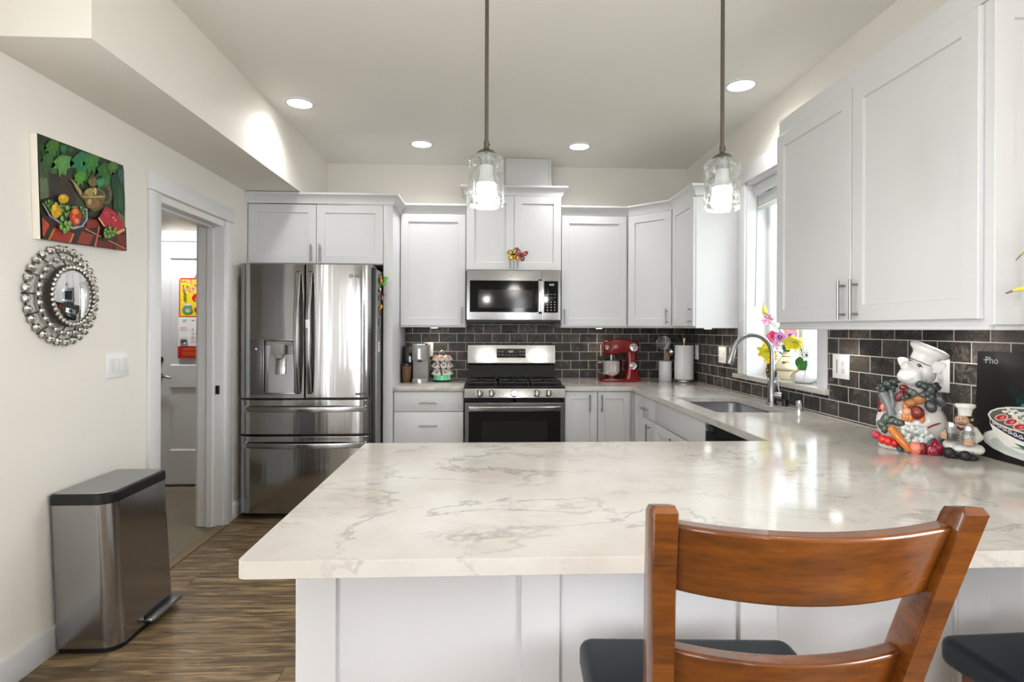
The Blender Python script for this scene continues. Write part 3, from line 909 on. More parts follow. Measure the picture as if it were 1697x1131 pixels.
# under-cabinet puck lights
for i, (x, y, lab) in enumerate([(-0.45, 4.86, 'small puck light under the cabinet left of the microwave'), (0.98, 4.86, 'small puck light under the cabinet right of the microwave'),
                               (1.66, 4.14, 'small puck light under the narrow cabinet by the window'), (1.68, 2.62, 'small puck light under the large right cabinet, window end'), (1.68, 2.0, 'small puck light under the large right cabinet, near end')]):
    zz = 1.376
    t = thing('puck_light', lab, 'light', (x, y, zz - 0.012), 'puck lights under the cabinets')
    b = MB(); b.cyl((x, y, zz - 0.0095), 0.033, 0.0053, n=24); b.build('housing', 'trim', t)
    b = MB(); b.cyl((x, y, zz - 0.0105), 0.026, 0.001, n=24); b.build('lens', 'lightdisc', t)
    d = bpy.data.lights.new('puck_lamp', 'SPOT'); d.energy = 1.7; d.spot_size = radians(130); d.spot_blend = 0.8; d.shadow_soft_size = 0.025; d.color = (1, 0.85, 0.68) if i < 3 else (1, 0.93, 0.85)
    o = bpy.data.objects.new('puck_lamp', d); COL.objects.link(o); o.location = (x, y, zz - 0.02)

# ------------------------------------------------------------------ base cabinets
CT0, CT1 = 0.880, 0.914
def toe(t, F, w, depth):
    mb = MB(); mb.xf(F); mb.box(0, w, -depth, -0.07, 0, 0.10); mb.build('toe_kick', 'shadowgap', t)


BY = 4.365
bc = thing('base_cabinet', 'white three-drawer base cabinet left of the range', 'cabinet', (-0.44, 4.65, 0), 'white base cabinets')
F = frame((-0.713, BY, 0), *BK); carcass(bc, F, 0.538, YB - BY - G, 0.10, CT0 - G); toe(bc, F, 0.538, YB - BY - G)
drawer(bc, F, 0.004, 0.722, 0.530, 0.150, (0.268, 0.792, 0.14, False))
drawer(bc, F, 0.004, 0.415, 0.530, 0.302, (0.268, 0.612, 0.14, False))
drawer(bc, F, 0.004, 0.108, 0.530, 0.302, (0.268, 0.33, 0.14, False))
bc = thing('base_cabinet', 'white two-door base cabinet right of the range', 'cabinet', (0.87, 4.65, 0), 'white base cabinets')
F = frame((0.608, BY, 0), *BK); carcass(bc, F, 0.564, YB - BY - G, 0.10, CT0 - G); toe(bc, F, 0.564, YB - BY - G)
door(bc, F, 0.004, 0.108, 0.252, 0.764, (0.195, 0.785, 0.135), st=0.055)
door(bc, F, 0.262, 0.108, 0.256, 0.764, (0.290, 0.785, 0.135), st=0.055)
RX = 1.175
bc = thing('base_cabinet', 'white corner base cabinet with one narrow door, at the inner corner', 'cabinet', (1.47, 4.35, 0), 'white base cabinets')
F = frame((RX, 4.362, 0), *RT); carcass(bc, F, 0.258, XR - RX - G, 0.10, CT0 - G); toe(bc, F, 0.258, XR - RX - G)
door(bc, F, 0.03, 0.108, 0.224, 0.764, st=0.05)
bc = thing('base_cabinet', 'narrow white base cabinet with one drawer over one door, next to the sink unit', 'cabinet', (1.47, 3.95, 0), 'white base cabinets')
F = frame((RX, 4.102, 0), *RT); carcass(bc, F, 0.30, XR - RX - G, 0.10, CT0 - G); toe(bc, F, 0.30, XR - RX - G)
drawer(bc, F, 0.003, 0.722, 0.294, 0.150, (0.10, 0.786, 0.13, False))
door(bc, F, 0.003, 0.108, 0.294, 0.608, (0.19, 0.61, 0.16), st=0.05)
sb = thing('base_cabinet', 'white sink base cabinet with a wide false front over two doors', 'cabinet', (1.47, 3.36, 0), 'white base cabinets')
F = frame((RX, 3.800, 0), *RT)
b = MB(); b.xf(F); d = XR - RX - G
b.box(0, 0.018, -d, 0, 0.10, CT0 - G); b.box(0.866, 0.884, -d, 0, 0.10, CT0 - G); b.box(0.018, 0.866, -d, -d + 0.018, 0.10, CT0 - G); b.box(0.018, 0.866, -d, 0, 0.10, 0.118)
b.box(0.018, 0.866, -0.018, 0, 0.70, CT0 - G); b.build('carcass', 'white', sb, smooth=0); toe(sb, F, 0.884, d)
drawer(sb, F, 0.003, 0.722, 0.878, 0.150, None, 'false_front')
door(sb, F, 0.003, 0.108, 0.438, 0.608, (0.405, 0.61, 0.16), st=0.055); door(sb, F, 0.443, 0.108, 0.438, 0.608, (0.478, 0.61, 0.16), st=0.055)

dw = thing('dishwasher', 'stainless and black dishwasher under the counter beside the peninsula', 'dishwasher', (1.47, 2.61, 0))
F = frame((RX, 2.912, 0), *RT)
b = MB(); b.xf(F); b.box(0.004, 0.596, -0.58, -0.005, 0.10, 0.868); b.build('tub', 'black', dw)
b = MB(); b.xf(F); b.box(0.004, 0.596, -0.004, 0.022, 0.115, 0.83, 0.004); b.box(0.004, 0.085, -0.004, 0.020, 0.832, 0.862, 0.003); b.build('door', 'steelbright', dw)
b = MB(); b.xf(F); b.box(0.03, 0.57, 0.022, 0.026, 0.60, 0.83, 0.002); b.build('control_panel', 'enamel', dw)
b = MB(); b.xf(F); b.strap([(0.03, 0.024, 0.755)] + [(0.03 + 0.54 * i / 12, 0.052 + 0.020 * sin(pi * i / 12), 0.755) for i in range(13)] + [(0.57, 0.024, 0.755)], 0.030, 0.014, (0, 0, 1)); b.build('handle', 'steelbright', dw)
b = MB(); b.xf(F); b.box(0.01, 0.59, -0.5, -0.06, 0.0, 0.10); b.build('toe_kick', 'shadowgap', dw)

# peninsula base: seating side with shaker end panels
PY = 1.34
pb = thing('peninsula_cabinet', 'white panelled peninsula base facing the bar stool', 'cabinet', (0.6, 1.75, 0))
b = MB(); b.box(-0.444, RX - 0.01, PY + 0.02, 2.185, 0.0, CT0 - G); b.box(RX - 0.01, XR - G, PY + 0.075, 2.30, 0.0, CT0 - G); b.box(RX - 0.01, 1.262, PY + 0.004, PY + 0.076, 0, CT0 - G); b.build('carcass', 'white', pb, smooth=0)
F = frame((-0.446, PY + 0.02, 0), *BK)
b = MB(); b.xf(F); shaker(b, 0.625, 0.874, x=0, z=0.002, st=0.093, rec=0.011, bot=0.12); b.build('left_panel', 'white', pb, smooth=0)
b = MB(); b.xf(F); b.box(0.627, 1.066, 0, 0.009, 0.002, 0.876); b.box(1.066, 1.158, 0, 0.02, 0.002, 0.876, 0.002); b.build('middle_panel', 'white', pb, smooth=0)
b = MB(); b.xf(F); b.box(1.160, 1.618, 0, 0.009, 0.002, 0.876); b.box(1.618, 1.700, 0, 0.02, 0.002, 0.876, 0.002); b.build('right_panel', 'white', pb, smooth=0)

# ------------------------------------------------------------------ worktops
def slab_with_hole(outer, holes, z0, z1, mb):
    b = bmesh.new(); es = []
    for loop in [outer] + holes:
        vs = [b.verts.new((x, y, z1)) for x, y in loop]
        es += [b.edges.new((vs[i], vs[(i + 1) % len(vs)])) for i in range(len(vs))]
    bmesh.ops.triangle_fill(b, use_beauty=True, use_dissolve=False, edges=es)
    for f in b.faces:
        if f.normal.z < 0: f.normal_flip()
    top = b.faces[:]
    r = bmesh.ops.extrude_face_region(b, geom=top)
    bmesh.ops.translate(b, verts=[v for v in r['geom'] if isinstance(v, bmesh.types.BMVert)], vec=(0, 0, z0 - z1))
    bmesh.ops.recalc_face_normals(b, faces=b.faces[:]); mb.bm(b)


SK = (1.245, 1.655, 2.965, 3.665)
hole = rrect(SK[0], SK[1], SK[2], SK[3], [0.06, 0.06, 0.04, 0.05], 8)
outer = ([(XR - G - 0.012, 1.09), (XR - G - 0.012, YB - 0.014), (0.606, YB - 0.014), (0.606, 4.325), (1.135, 4.325), (1.135, 2.205)]
         + arc(-0.470 + 0.012, 2.205 - 0.012, 0.012, 90, 180, 4) + arc(-0.476 + 0.018, 1.09 + 0.018, 0.018, 180, 270, 4))
b = MB(); slab_with_hole(outer, [hole], CT0, CT1, b)
tag(b.build('countertop', 'quartz', smooth=30, mods=[('BEVEL', dict(width=0.003, segments=2, limit_method='ANGLE', angle_limit=1.0))]),
    'large pale veined stone worktop of the sink run and peninsula', 'countertop')
b = MB(); b.box(-0.7135, -0.1725, 4.325, YB - 0.014, CT0, CT1, 0.003)
tag(b.build('countertop', 'quartz', smooth=30), 'short pale stone worktop under the coffee maker', 'countertop')

# sink
sk = thing('kitchen_sink', 'undermount stainless double sink set in the stone worktop', 'sink', (1.44, 3.31, 0.70))
b = MB()


def bowl(mb, x0, x1, y0, y1, r, zt, zb):
    L = []
    for (ins, z) in ((0.0, zt), (0.004, zb + 0.03), (0.014, zb + 0.008), (0.035, zb)):
        L.append([(x, y, z) for x, y in rrect(x0 + ins, x1 - ins, y0 + ins, y1 - ins, [max(q - ins * 0.5, 0.01) for q in r], 6)])
    n = len(L[0]); vs = [v for l in L for v in l]; fs = []
    for k in range(len(L) - 1):
        for i in range(n):
            j = (i + 1) % n; fs.append((k * n + j, k * n + i, (k + 1) * n + i, (k + 1) * n + j))
    fs.append([(len(L) - 1) * n + i for i in range(n)])
    mb.add(vs, fs)


DV = 3.235
bowl(b, SK[0], SK[1], DV + 0.012, SK[3], [0.03, 0.06, 0.04, 0.03], 0.874, 0.70)
bowl(b, SK[0], SK[1], SK[2], DV - 0.012, [0.06, 0.03, 0.03, 0.05], 0.874, 0.70)
b.box(SK[0], SK[1], DV - 0.012, DV + 0.012, 0.860, 0.874, 0.004)
b.box(SK[0] - 0.02, SK[0], SK[2] - 0.02, SK[3] + 0.02, 0.873, 0.878); b.box(SK[1], SK[1] + 0.02, SK[2] - 0.02, SK[3] + 0.02, 0.873, 0.878)
b.box(SK[0] - 0.02, SK[1] + 0.02, SK[3], SK[3] + 0.02, 0.873, 0.878); b.box(SK[0] - 0.02, SK[1] + 0.02, SK[2] - 0.02, SK[2], 0.873, 0.878)
pass
b.build('bowls', 'sinksteel', sk, smooth=50)
for y in (3.45, 3.10):
    b = MB(); b.lathe([(0, 0.001), (0.03, 0.001), (0.045, 0.004), (0.048, 0.0015), (0.048, 0)], (1.44, y, 0.7005), 'Z', 24); b.build('drain', 'chrome', sk)

# ------------------------------------------------------------------ refrigerator
fr = thing('refrigerator', 'tall stainless french-door refrigerator with ice dispenser', 'refrigerator', (-1.28, 4.45, 0))
FX0, FX1, FF = -1.752, -0.832, 4.055


def fy(x):
    t = (x - (FX0 + FX1) / 2) / ((FX1 - FX0) / 2)
    return FF + 0.010 * t * t + 0.028 * abs(t) ** 14


def curved_front(mb, x0, x1, z0, z1, yb=4.135, n=26, bev=0.004):
    xs = [x0 + (x1 - x0) * i / n for i in range(n + 1)]
    r = 0.008
    pts = [(x0, yb)] + [(x0, fy(x0) + r)] + [(x, fy(x)) for x in ([x0 + r * 0.35] + xs[1:-1] + [x1 - r * 0.35])] + [(x1, fy(x1) + r)] + [(x1, yb)]
    mb.prism(pts, z0, z1, 'Z', bev=bev)


b = MB(); b.box(-1.745, -0.800, 4.145, 4.93, 0.03, 1.79, 0.004); b.build('body', mat('fridge_side_grey', (132, 132, 132), 0.35, 0.6), fr)
b = MB(); b.box(-1.70, -0.86, 4.16, 4.90, 0.0, 0.03); b.build('base', 'black', fr)
b = MB(); b.box(-1.735, -0.812, 4.134, 4.147, 0.05, 1.805); b.build('gasket', 'black', fr)
DX = -1.293
# left door with dispenser cut-out
PX0, PX1, PZ0, PZ1 = -1.585, -1.362, 0.888, 1.278
b = MB()
def cf(mb, x0, x1, z0, z1, bev=0.003): curved_front(mb, x0, x1, z0, z1, bev=bev)
ld = MB()
def plainfront(mb, x0, x1, z0, z1, n=10):
    xs = [x0 + (x1 - x0) * i / n for i in range(n + 1)]
    mb.prism([(x0, 4.135)] + [(x, fy(x)) for x in xs] + [(x1, 4.135)], z0, z1, 'Z')
plainfront(ld, FX0, PX0, 0.862, 1.816, 14); plainfront(ld, PX1, DX - 0.004, 0.862, 1.816, 6)
plainfront(ld, PX0, PX1, PZ1, 1.816, 8); plainfront(ld, PX0, PX1, 0.862, PZ0, 8)
ldo = ld.build('left_door', 'steel', fr, smooth=30)
yf = fy(-1.47)
b = MB(); b.box(PX0 - 0.004, PX1 + 0.004, yf + 0.055, yf + 0.075, PZ0 - 0.004, PZ1 + 0.004)
b.box(PX0 - 0.002, PX0 + 0.008, yf - 0.006, yf + 0.06, PZ0, PZ1, 0.002); b.box(PX1 - 0.006, PX1 + 0.002, yf - 0.004, yf + 0.06, PZ0, PZ1, 0.002)
b.box(PX0, PX1, yf - 0.005, yf + 0.06, PZ0 - 0.002, PZ0 + 0.014, 0.002); b.box(PX0, PX1, yf - 0.005, yf + 0.06, PZ1 - 0.008, PZ1 + 0.002, 0.002)
ds = b.build('dispenser_recess', 'nickel', fr)
b = MB(); b.prism([(yf + 0.054, PZ0 + 0.014), (yf + 0.004, PZ0 + 0.014), (yf + 0.030, 1.17), (yf + 0.054, 1.17)], PX0 + 0.035, PX1 - 0.006, 'X'); b.build('drip_tray', 'sinksteel', ds)
b = MB(); b.box(PX0 + 0.02, PX1 - 0.006, yf + 0.002, yf + 0.052, 1.238, 1.266, 0.003); b.box(-1.522, -1.438, yf - 0.004, yf + 0.04, 1.168, 1.250, 0.006); b.lathe([(0.03, 0), (0.03, 0.02), (0.022, 0.03), (0, 0.03)], (-1.48, yf + 0.02, 1.170), '-Z', 20)
b.build('spout_block', 'greyplastic', ds)
b = MB(); b.prism([(yf + 0.012, 1.150), (yf + 0.018, 1.150), (yf + 0.002, 1.030), (yf - 0.004, 1.030)], -1.500, -1.430, 'X', 0.002); b.build('dispenser_paddle', 'chrome', ds)
b = MB(); x0, x1 = -1.674, PX0 - 0.006
b.box(x0, x1, fy(-1.63) - 0.0035, fy(-1.63) + 0.01, 0.884, 1.282, 0.002); cp = b.build('control_panel', mat('dispenser_panel_grey', (92, 92, 92), 0.3, 0.5), fr)
b = MB(); yy = fy(-1.63) - 0.0037
fl = Flat(b, fframe((x0, yy, 0.884), (1, 0, 0), (0, -1, 0)), x1 - x0, 0.398)
fl.ell(0.50, 0.82, 0.09, 0.02, (235, 235, 235))
for v in (0.82, 0.66, 0.57, 0.44, 0.34, 0.235, 0.15): fl.rect(0.66, 0.95, v - 0.004, v + 0.004, (60, 60, 60))
fl.rect(0.1, 0.45, 0.955, 0.965, (60, 60, 60))
b.build('panel_marks', 'vc', cp, smooth=0)
# right door, drawers
b = MB(); curved_front(b, DX + 0.004, FX1, 0.862, 1.818); b.build('right_door', 'steel', fr, smooth=30)
b = MB(); curved_front(b, FX0, FX1, 0.603, 0.848, n=40); b.build('upper_drawer', 'steel', fr, smooth=30)
b = MB(); curved_front(b, FX0, FX1, 0.040, 0.588, n=40); b.build('lower_drawer', 'steel', fr, smooth=30)
for x, nm in ((-1.335, 'handle'), (-1.252, 'handle')):
    b = MB(); n = 18; z0, z1 = 0.895, 1.762
    pts = [(x, fy(x) + 0.004, z0)] + [(x, fy(x) - 0.020 - 0.045 * sin(pi * i / n), z0 + 0.010 + (z1 - z0 - 0.02) * i / n) for i in range(n + 1)] + [(x, fy(x) + 0.004, z1)]
    b.strap(pts, 0.032, 0.014, (1, 0, 0))
    h = b.build(nm, 'steelbright', fr, smooth=45)
    if x > -1.3:
        b = MB(); b.box(x - 0.012, x + 0.012, fy(x) - 0.078, fy(x) - 0.060, 1.36, 1.42, 0.002); b.build('door_button', 'plastic', h)
for zc in (0.785, 0.527):
    b = MB(); n = 20; x0, x1 = -1.725, -0.865
    pts = [(x0, fy(x0) + 0.002, zc)] + [(x0 + 0.010 + (x1 - x0 - 0.02) * i / n, FF - 0.008 - 0.042 * sin(pi * i / n), zc) for i in range(n + 1)] + [(x1, fy(x1) + 0.002, zc)]
    b.strap(pts, 0.036, 0.014, (0, 0, 1)); b.build('handle', 'steelbright', fr, smooth=45)
b = MB()
fl = Flat(b, fframe((-0.99, FF + 0.0012, 1.715), (1, 0, 0), (0, -1, 0)), 0.10, 0.04)
fl.ell(0.20, 0.5, 0.14, 0.32, (70, 70, 72)); fl.ell(0.20, 0.5, 0.10, 0.23, (190, 190, 190)); fl.rect(0.17, 0.21, 0.35, 0.65, (70, 70, 72))
fl.text('LG', 0.034, 0.66, 0.5, (70, 70, 72)); b.build('logo', 'vc', fr, smooth=0)
b = MB(); fl = Flat(b, fframe((-0.935, FF + 0.0045, 0.882), (1, 0, 0), (0, -1, 0)), 0.075, 0.014); fl.rect(0, 1, 0, 1, (60, 60, 60)); fl.rect(0.08, 0.92, 0.35, 0.65, (150, 150, 150)); b.build('badge', 'vc', fr, smooth=0)
b = MB(); b.box(-0.90, -0.835, 4.10, 4.30, 1.805, 1.822, 0.004); b.box(-1.74, -1.67, 4.10, 4.30, 1.805, 1.822, 0.004); b.build('hinge_cover', 'greyplastic', fr)

# magnets on the fridge side, visible in the gap beside the tall panel
MX = -0.799
def magnet(name, label, cat, y, z, fn):
    mb = MB(); mb.xf(Matrix.Translation((MX, y, z))); fn(mb)
    tag(mb.build(name, 'vcsemi'), label, cat, 'fridge magnets')


def m_pine(b):
    b.col(150, 92, 30); b.ell((0.012, 0, 0), (0.012, 0.022, 0.032)); b.col(196, 140, 40); b.ell((0.016, -0.005, -0.012), (0.012, 0.016, 0.018))
    b.col(70, 90, 40)
    for a in (-40, -15, 10, 35): b.tube([(0.008, 0, 0.025), (0.012, sin(radians(a)) * 0.022, 0.025 + cos(radians(a)) * 0.026)], [0.005, 0.001], 6)
def m_green(b):
    b.col(96, 190, 60); b.tube([(0.006, 0, -0.03), (0.030, 0.004, -0.012), (0.034, 0.006, 0.012), (0.042, 0.004, 0.034)], [0.009, 0.012, 0.010, 0.015], 10)
    b.col(60, 150, 50); b.ell((0.012, 0, -0.026), (0.013, 0.014, 0.012))
def m_red(b):
    b.col(190, 40, 36); b.ell((0.008, 0, -0.004), (0.009, 0.016, 0.012)); b.col(236, 232, 226); b.ell((0.010, -0.006, 0.010), (0.008, 0.013, 0.008)); b.col(60, 90, 70); b.box(0, 0.008, -0.024, -0.008, 0.006, 0.020, 0.002)
def m_leaf(b):
    b.col(52, 110, 66); b.ell((0.006, 0, 0), (0.007, 0.012, 0.020)); b.col(120, 150, 120); b.ell((0.008, 0.014, -0.004), (0.006, 0.010, 0.013))
def m_fly(b):
    b.col(214, 80, 130)
    for s in (-1, 1):
        b.ell((0.014, s * 0.010, 0.008), (0.004, 0.014, 0.016), Matrix.Rotation(radians(s * 40), 3, 'X')); b.ell((0.014, s * 0.008, -0.010), (0.004, 0.010, 0.011))
    b.col(40, 22, 28); b.tube([(0.015, 0, -0.016), (0.017, 0, 0.018)], 0.003, 6); b.ell((0.022, 0.014, 0.024), (0.004, 0.010, 0.006)); b.box(0, 0.012, -0.005, 0.005, -0.005, 0.005)
def m_smile(b):
    b.col(240, 196, 30); b.ell((0.012, 0, 0), (0.009, 0.016, 0.016)); b.col(30, 24, 10); b.ell((0.020, -0.006, 0.005), (0.002, 0.002, 0.003)); b.ell((0.020, 0.006, 0.005), (0.002, 0.002, 0.003))
    b.tube([(0.020, -0.008, -0.004), (0.021, 0, -0.009), (0.020, 0.008, -0.004)], 0.0012, 6); b.col(200, 110, 30); b.box(0, 0.006, -0.010, 0.010, -0.012, 0.012, 0.002)
def m_char(b):
    b.col(170, 60, 40); b.tube([(0.006, 0, 0.02), (0.008, 0.003, -0.02)], [0.007, 0.005], 8); b.col(200, 150, 90); b.ell((0.008, -0.006, 0.008), (0.006, 0.008, 0.009)); b.col(90, 60, 40); b.tube([(0.006, 0.004, -0.018), (0.006, 0.002, -0.045)], [0.005, 0.002], 8)
def m_chain(b):
    b.col(80, 80, 82)
    for k in range(5): b.ell((0.005, 0.004 * sin(k * 2), -0.012 * k), (0.004, 0.004, 0.008))
def m_ring(b):
    b.col(90, 96, 92)
    b.tube([(0.005, 0.012 * cos(a * pi / 6), 0.014 * sin(a * pi / 6)) for a in range(12)], 0.0028, 6, closed=True); b.ell((0.006, 0, -0.006), (0.004, 0.006, 0.008))
def m_note(b):
    b.col(232, 232, 228); b.box(0, 0.003, -0.030, 0.030, -0.036, 0.036, 0.001)
    b.col(90, 90, 95); b.box(0.003, 0.0034, -0.004, 0.024, 0.012, 0.026)
    for k in range(3): b.box(0.003, 0.0034, -0.022, 0.024, -0.004 - 0.009 * k, -0.002 - 0.009 * k)


magnet('fridge_magnet', 'brown pineapple-shaped magnet, topmost on the fridge side', 'magnet', 4.205, 1.722, m_pine)
magnet('fridge_magnet', 'bright green figure magnet sticking out beside the brown one', 'magnet', 4.262, 1.715, m_green)
magnet('fridge_magnet', 'small red and white magnet on the fridge side', 'magnet', 4.20, 1.640, m_red)
magnet('fridge_magnet', 'dark green magnet on the fridge side, left of the pink butterfly', 'magnet', 4.185, 1.585, m_leaf)
magnet('fridge_magnet', 'pink butterfly magnet on the fridge side', 'magnet', 4.265, 1.590, m_fly)
magnet('fridge_magnet', 'yellow smiling face magnet on the fridge side', 'magnet', 4.235, 1.522, m_smile)
magnet('fridge_magnet', 'slim red-brown figure magnet below the yellow face', 'magnet', 4.20, 1.495, m_char)
magnet('fridge_magnet', 'thin dark grey chain magnet hanging on the fridge side', 'magnet', 4.175, 1.43, m_chain)
magnet('fridge_magnet', 'grey ring-shaped magnet above the white note', 'magnet', 4.245, 1.345, m_ring)
magnet('fridge_magnet', 'white paper note magnet on the fridge side', 'magnet', 4.205, 1.222, m_note)

# ------------------------------------------------------------------ gas range
RX0, RX1 = -0.165, 0.600
rg = thing('gas_range', 'stainless gas range with black cooktop and five knobs', 'range', (0.2175, 4.65, 0))
RC = (RX0 + RX1) / 2
b = MB(); b.box(RX0, RX1, 4.352, 4.955, 0.03, 0.905, 0.003); b.build('body', 'steelbright', rg)
b = MB(); b.box(RX0 + 0.03, RX1 - 0.03, 4.40, 4.93, 0.0, 0.03); b.build('feet', 'black', rg)
b = MB(); b.box(RX0 + 0.002, RX1 - 0.002, 4.298, 4.350, 0.215, 0.792, 0.004); dr = b.build('oven_door', 'steelbright', rg)
b = MB(); b.box(RX0 + 0.030, RX1 - 0.030, 4.2955, 4.299, 0.25, 0.728, 0.001)
b.build('door_glass', 'blackgloss', dr)
b = MB(); b.box(RX0 + 0.13, RX1 - 0.13, 4.2945, 4.2957, 0.33, 0.655); b.build('window', mat('oven_window', (30, 30, 31), 0.08), dr)
b = MB(); n = 14
b.strap([(RX0 + 0.035, 4.30, 0.752)] + [(RX0 + 0.04 + (RX1 - RX0 - 0.08) * i / n, 4.272 - 0.020 * sin(pi * i / n), 0.752) for i in range(n + 1)] + [(RX1 - 0.035, 4.30, 0.752)], 0.036, 0.018, (0, 0, 1))
b.build('handle', 'steelbright', dr, smooth=45)
b = MB(); b.box(RX0 + 0.002, RX1 - 0.002, 4.30, 4.350, 0.04, 0.205, 0.004); b.build('drawer', 'steelbright', rg)
b = MB(); b.box(RX0, RX1, 4.315, 4.352, 0.792, 0.826, 0.002); b.build('vent_gap', 'enamel', rg)
b = MB(); b.prism([(4.30, 0.826), (4.288, 0.832), (4.300, 0.903), (4.36, 0.905), (4.36, 0.826)], RX0 - 0.004, RX1 + 0.004, 'X', 0.002); b.build('control_panel', 'steelbright', rg)
for kx in (-0.052, 0.038, 0.213, 0.386, 0.476):
    b = MB(); R = Matrix.Rotation(radians(90 - 9), 3, 'X')
    b.lathe([(0, 0), (0.028, 0), (0.0285, 0.004), (0.025, 0.010), (0.023, 0.030), (0.021, 0.034), (0, 0.034)], (kx, 4.293, 0.866), R, 28)
    b.xf(Matrix.Translation((kx, 4.293, 0.866)) @ R.to_4x4()); b.box(-0.004, 0.004, -0.022, 0.022, 0.030, 0.040, 0.002); b.xf()
    b.build('knob', 'chrome', rg)
b = MB(); b.box(RX0 - 0.006, RX1 + 0.006, 4.292, 4.88, 0.905, 0.921, 0.006); b.build('cooktop', 'enamel', rg)
for gx in (RX0 + 0.010, RC - 0.119, RC + 0.131):
    w = 0.235
    b = MB(); z0, z1 = 0.936, 0.952
    for y in (4.335, 4.585, 4.845): b.box(gx, gx + w, y - 0.006, y + 0.006, z0, z1, 0.002)
    for x in (gx + 0.006, gx + w - 0.006): b.box(x - 0.006, x + 0.006, 4.335, 4.845, z0, z1, 0.002)
    cx = gx + w / 2
    for cy in (4.46, 4.715):
        for a in range(4):
            c, s = cos(a * pi / 2), sin(a * pi / 2); b.tube([(cx + c * 0.03, cy + s * 0.03, z1 + 0.001), (cx + c * 0.112, cy + s * 0.118, z1 - 0.004)], 0.006, 6)
    for x in (gx + 0.01, gx + w - 0.01):
        for y in (4.34, 4.84): b.box(x - 0.006, x + 0.006, y - 0.006, y + 0.006, 0.921, z0)
    b.build('grate', 'castiron', rg)
for bx, by in ((RX0 + 0.127, 4.46), (RX0 + 0.127, 4.715), (RC, 4.59), (RX1 - 0.127, 4.46), (RX1 - 0.127, 4.715)):
    b = MB(); b.lathe([(0, 0), (0.046, 0), (0.046, 0.006), (0.034, 0.010), (0.034, 0.018), (0, 0.020)], (bx, by, 0.921), 'Z', 24); b.build('burner', 'castiron', rg)
b = MB(); b.prism([(4.88, 0.921), (4.865, 0.93), (4.905, 1.050), (4.955, 1.050), (4.955, 0.905), (4.88, 0.905)], RX0 + 0.004, RX1 - 0.004, 'X', 0.002); b.build('back_slope', 'enamel', rg)
b = MB(); b.prism([(4.885, 1.055), (4.873, 1.062), (4.893, 1.218), (4.905, 1.226), (4.955, 1.226), (4.955, 1.055)], RX0, RX1, 'X', 0.003); bg = b.build('backguard', 'steelbright', rg)
Mx = Matrix.Translation((0, 4.8766, 1.147)) @ Matrix.Rotation(radians(-7.3), 4, 'X')
b = MB(); b.xf(Mx); b.box(0.088, 0.338, -0.004, 0.004, -0.037, 0.041, 0.003); b.build('display', 'blackgloss', bg)
b = MB(); fm = Mx @ fframe((0.088, -0.0042, -0.037), (1, 0, 0), (0, -1, 0)); fl = Flat(b, fm, 0.25, 0.078)
fl.text('4:01', 0.026, 0.5, 0.66, (235, 250, 255))
for u in (0.08, 0.2, 0.82, 0.93):
    for v in (0.66, 0.30): fl.rect(u - 0.03, u + 0.03, v - 0.025, v + 0.025, (150, 150, 150))
for u in (0.34, 0.45, 0.56, 0.67): fl.rect(u - 0.02, u + 0.02, 0.24, 0.29, (150, 150, 150))
b.build('display_marks', mat('display_marks', vc=True, rough=0.4, emit=(230, 245, 255), estr=0.15), bg, smooth=0)
for y, nm in ((4.2945, 'brand_mark'),):
    b = MB(); b.lathe([(0, 0), (0.012, 0), (0.012, 0.003), (0, 0.003)], (RC, 4.318, 0.809), '-Y', 20); b.build(nm, 'chrome', rg)

# ------------------------------------------------------------------ over-the-range microwave
mw = thing('microwave', 'stainless over-range microwave with black window', 'microwave', (RC, 4.76, 1.42))
b = MB(); b.box(RX0 + 0.002, RX1 + 0.002, 4.60, YB - 0.014, 1.424, 1.839); b.build('housing', 'black', mw)
b = MB(); b.box(RX0 + 0.002, 0.446, 4.562, 4.598, 1.432, 1.839, 0.004); d = b.build('door', 'steelbright', mw)
b = MB(); b.box(-0.138, 0.418, 4.5595, 4.564, 1.496, 1.754, 0.004); b.build('door_glass', 'blackgloss', d)
b = MB(); b.box(-0.070, 0.372, 4.5588, 4.560, 1.530, 1.678); b.build('window', mat('microwave_screen', (30, 30, 32), 0.08, spec=0.45), d)
b = MB(); b.strap([(0.434, 4.565, 1.488), (0.434, 4.535, 1.502), (0.434, 4.531, 1.625), (0.434, 4.535, 1.748), (0.434, 4.565, 1.762)], 0.026, 0.012, (1, 0, 0)); b.build('handle', 'steelbright', d, smooth=50)
b = MB(); b.box(0.448, RX1 + 0.002, 4.562, 4.598, 1.432, 1.839, 0.004); c = b.build('control_side', 'steelbright', mw)
b = MB(); b.box(0.466, 0.583, 4.559, 4.564, 1.494, 1.752, 0.003); b.build('keypad', 'blackgloss', c)
b = MB(); fl = Flat(b, fframe((0.466, 4.5588, 1.494), (1, 0, 0), (0, -1, 0)), 0.117, 0.258)
fl.text('4:01', 0.026, 0.55, 0.88, (230, 240, 250))
for i in range(3):
    for j in range(6):
        if j < 4: fl.ell(0.25 + 0.25 * i, 0.08 + 0.085 * j, 0.05, 0.018, (160, 160, 165))
        else: fl.rect(0.18 + 0.25 * i, 0.32 + 0.25 * i, 0.47 + 0.10 * (j - 4), 0.485 + 0.10 * (j - 4), (150, 150, 155))
fl.rect(0.3, 0.7, 0.405, 0.412, (120, 120, 125)); b.build('keys', 'vc', c, smooth=0)
b = MB(); b.lathe([(0, 0), (0.016, 0), (0.016, 0.002), (0, 0.002)], (0.192, 4.563, 1.795), '-Y', 24); e = b.build('brand_mark', 'nickel', d)
b = MB(); fl = Flat(b, fframe((0.176, 4.5606, 1.779), (1, 0, 0), (0, -1, 0)), 0.032, 0.032); fl.text('GE', 0.016, 0.5, 0.5, (60, 60, 62)); b.build('brand_letters', 'vc', e, smooth=0)
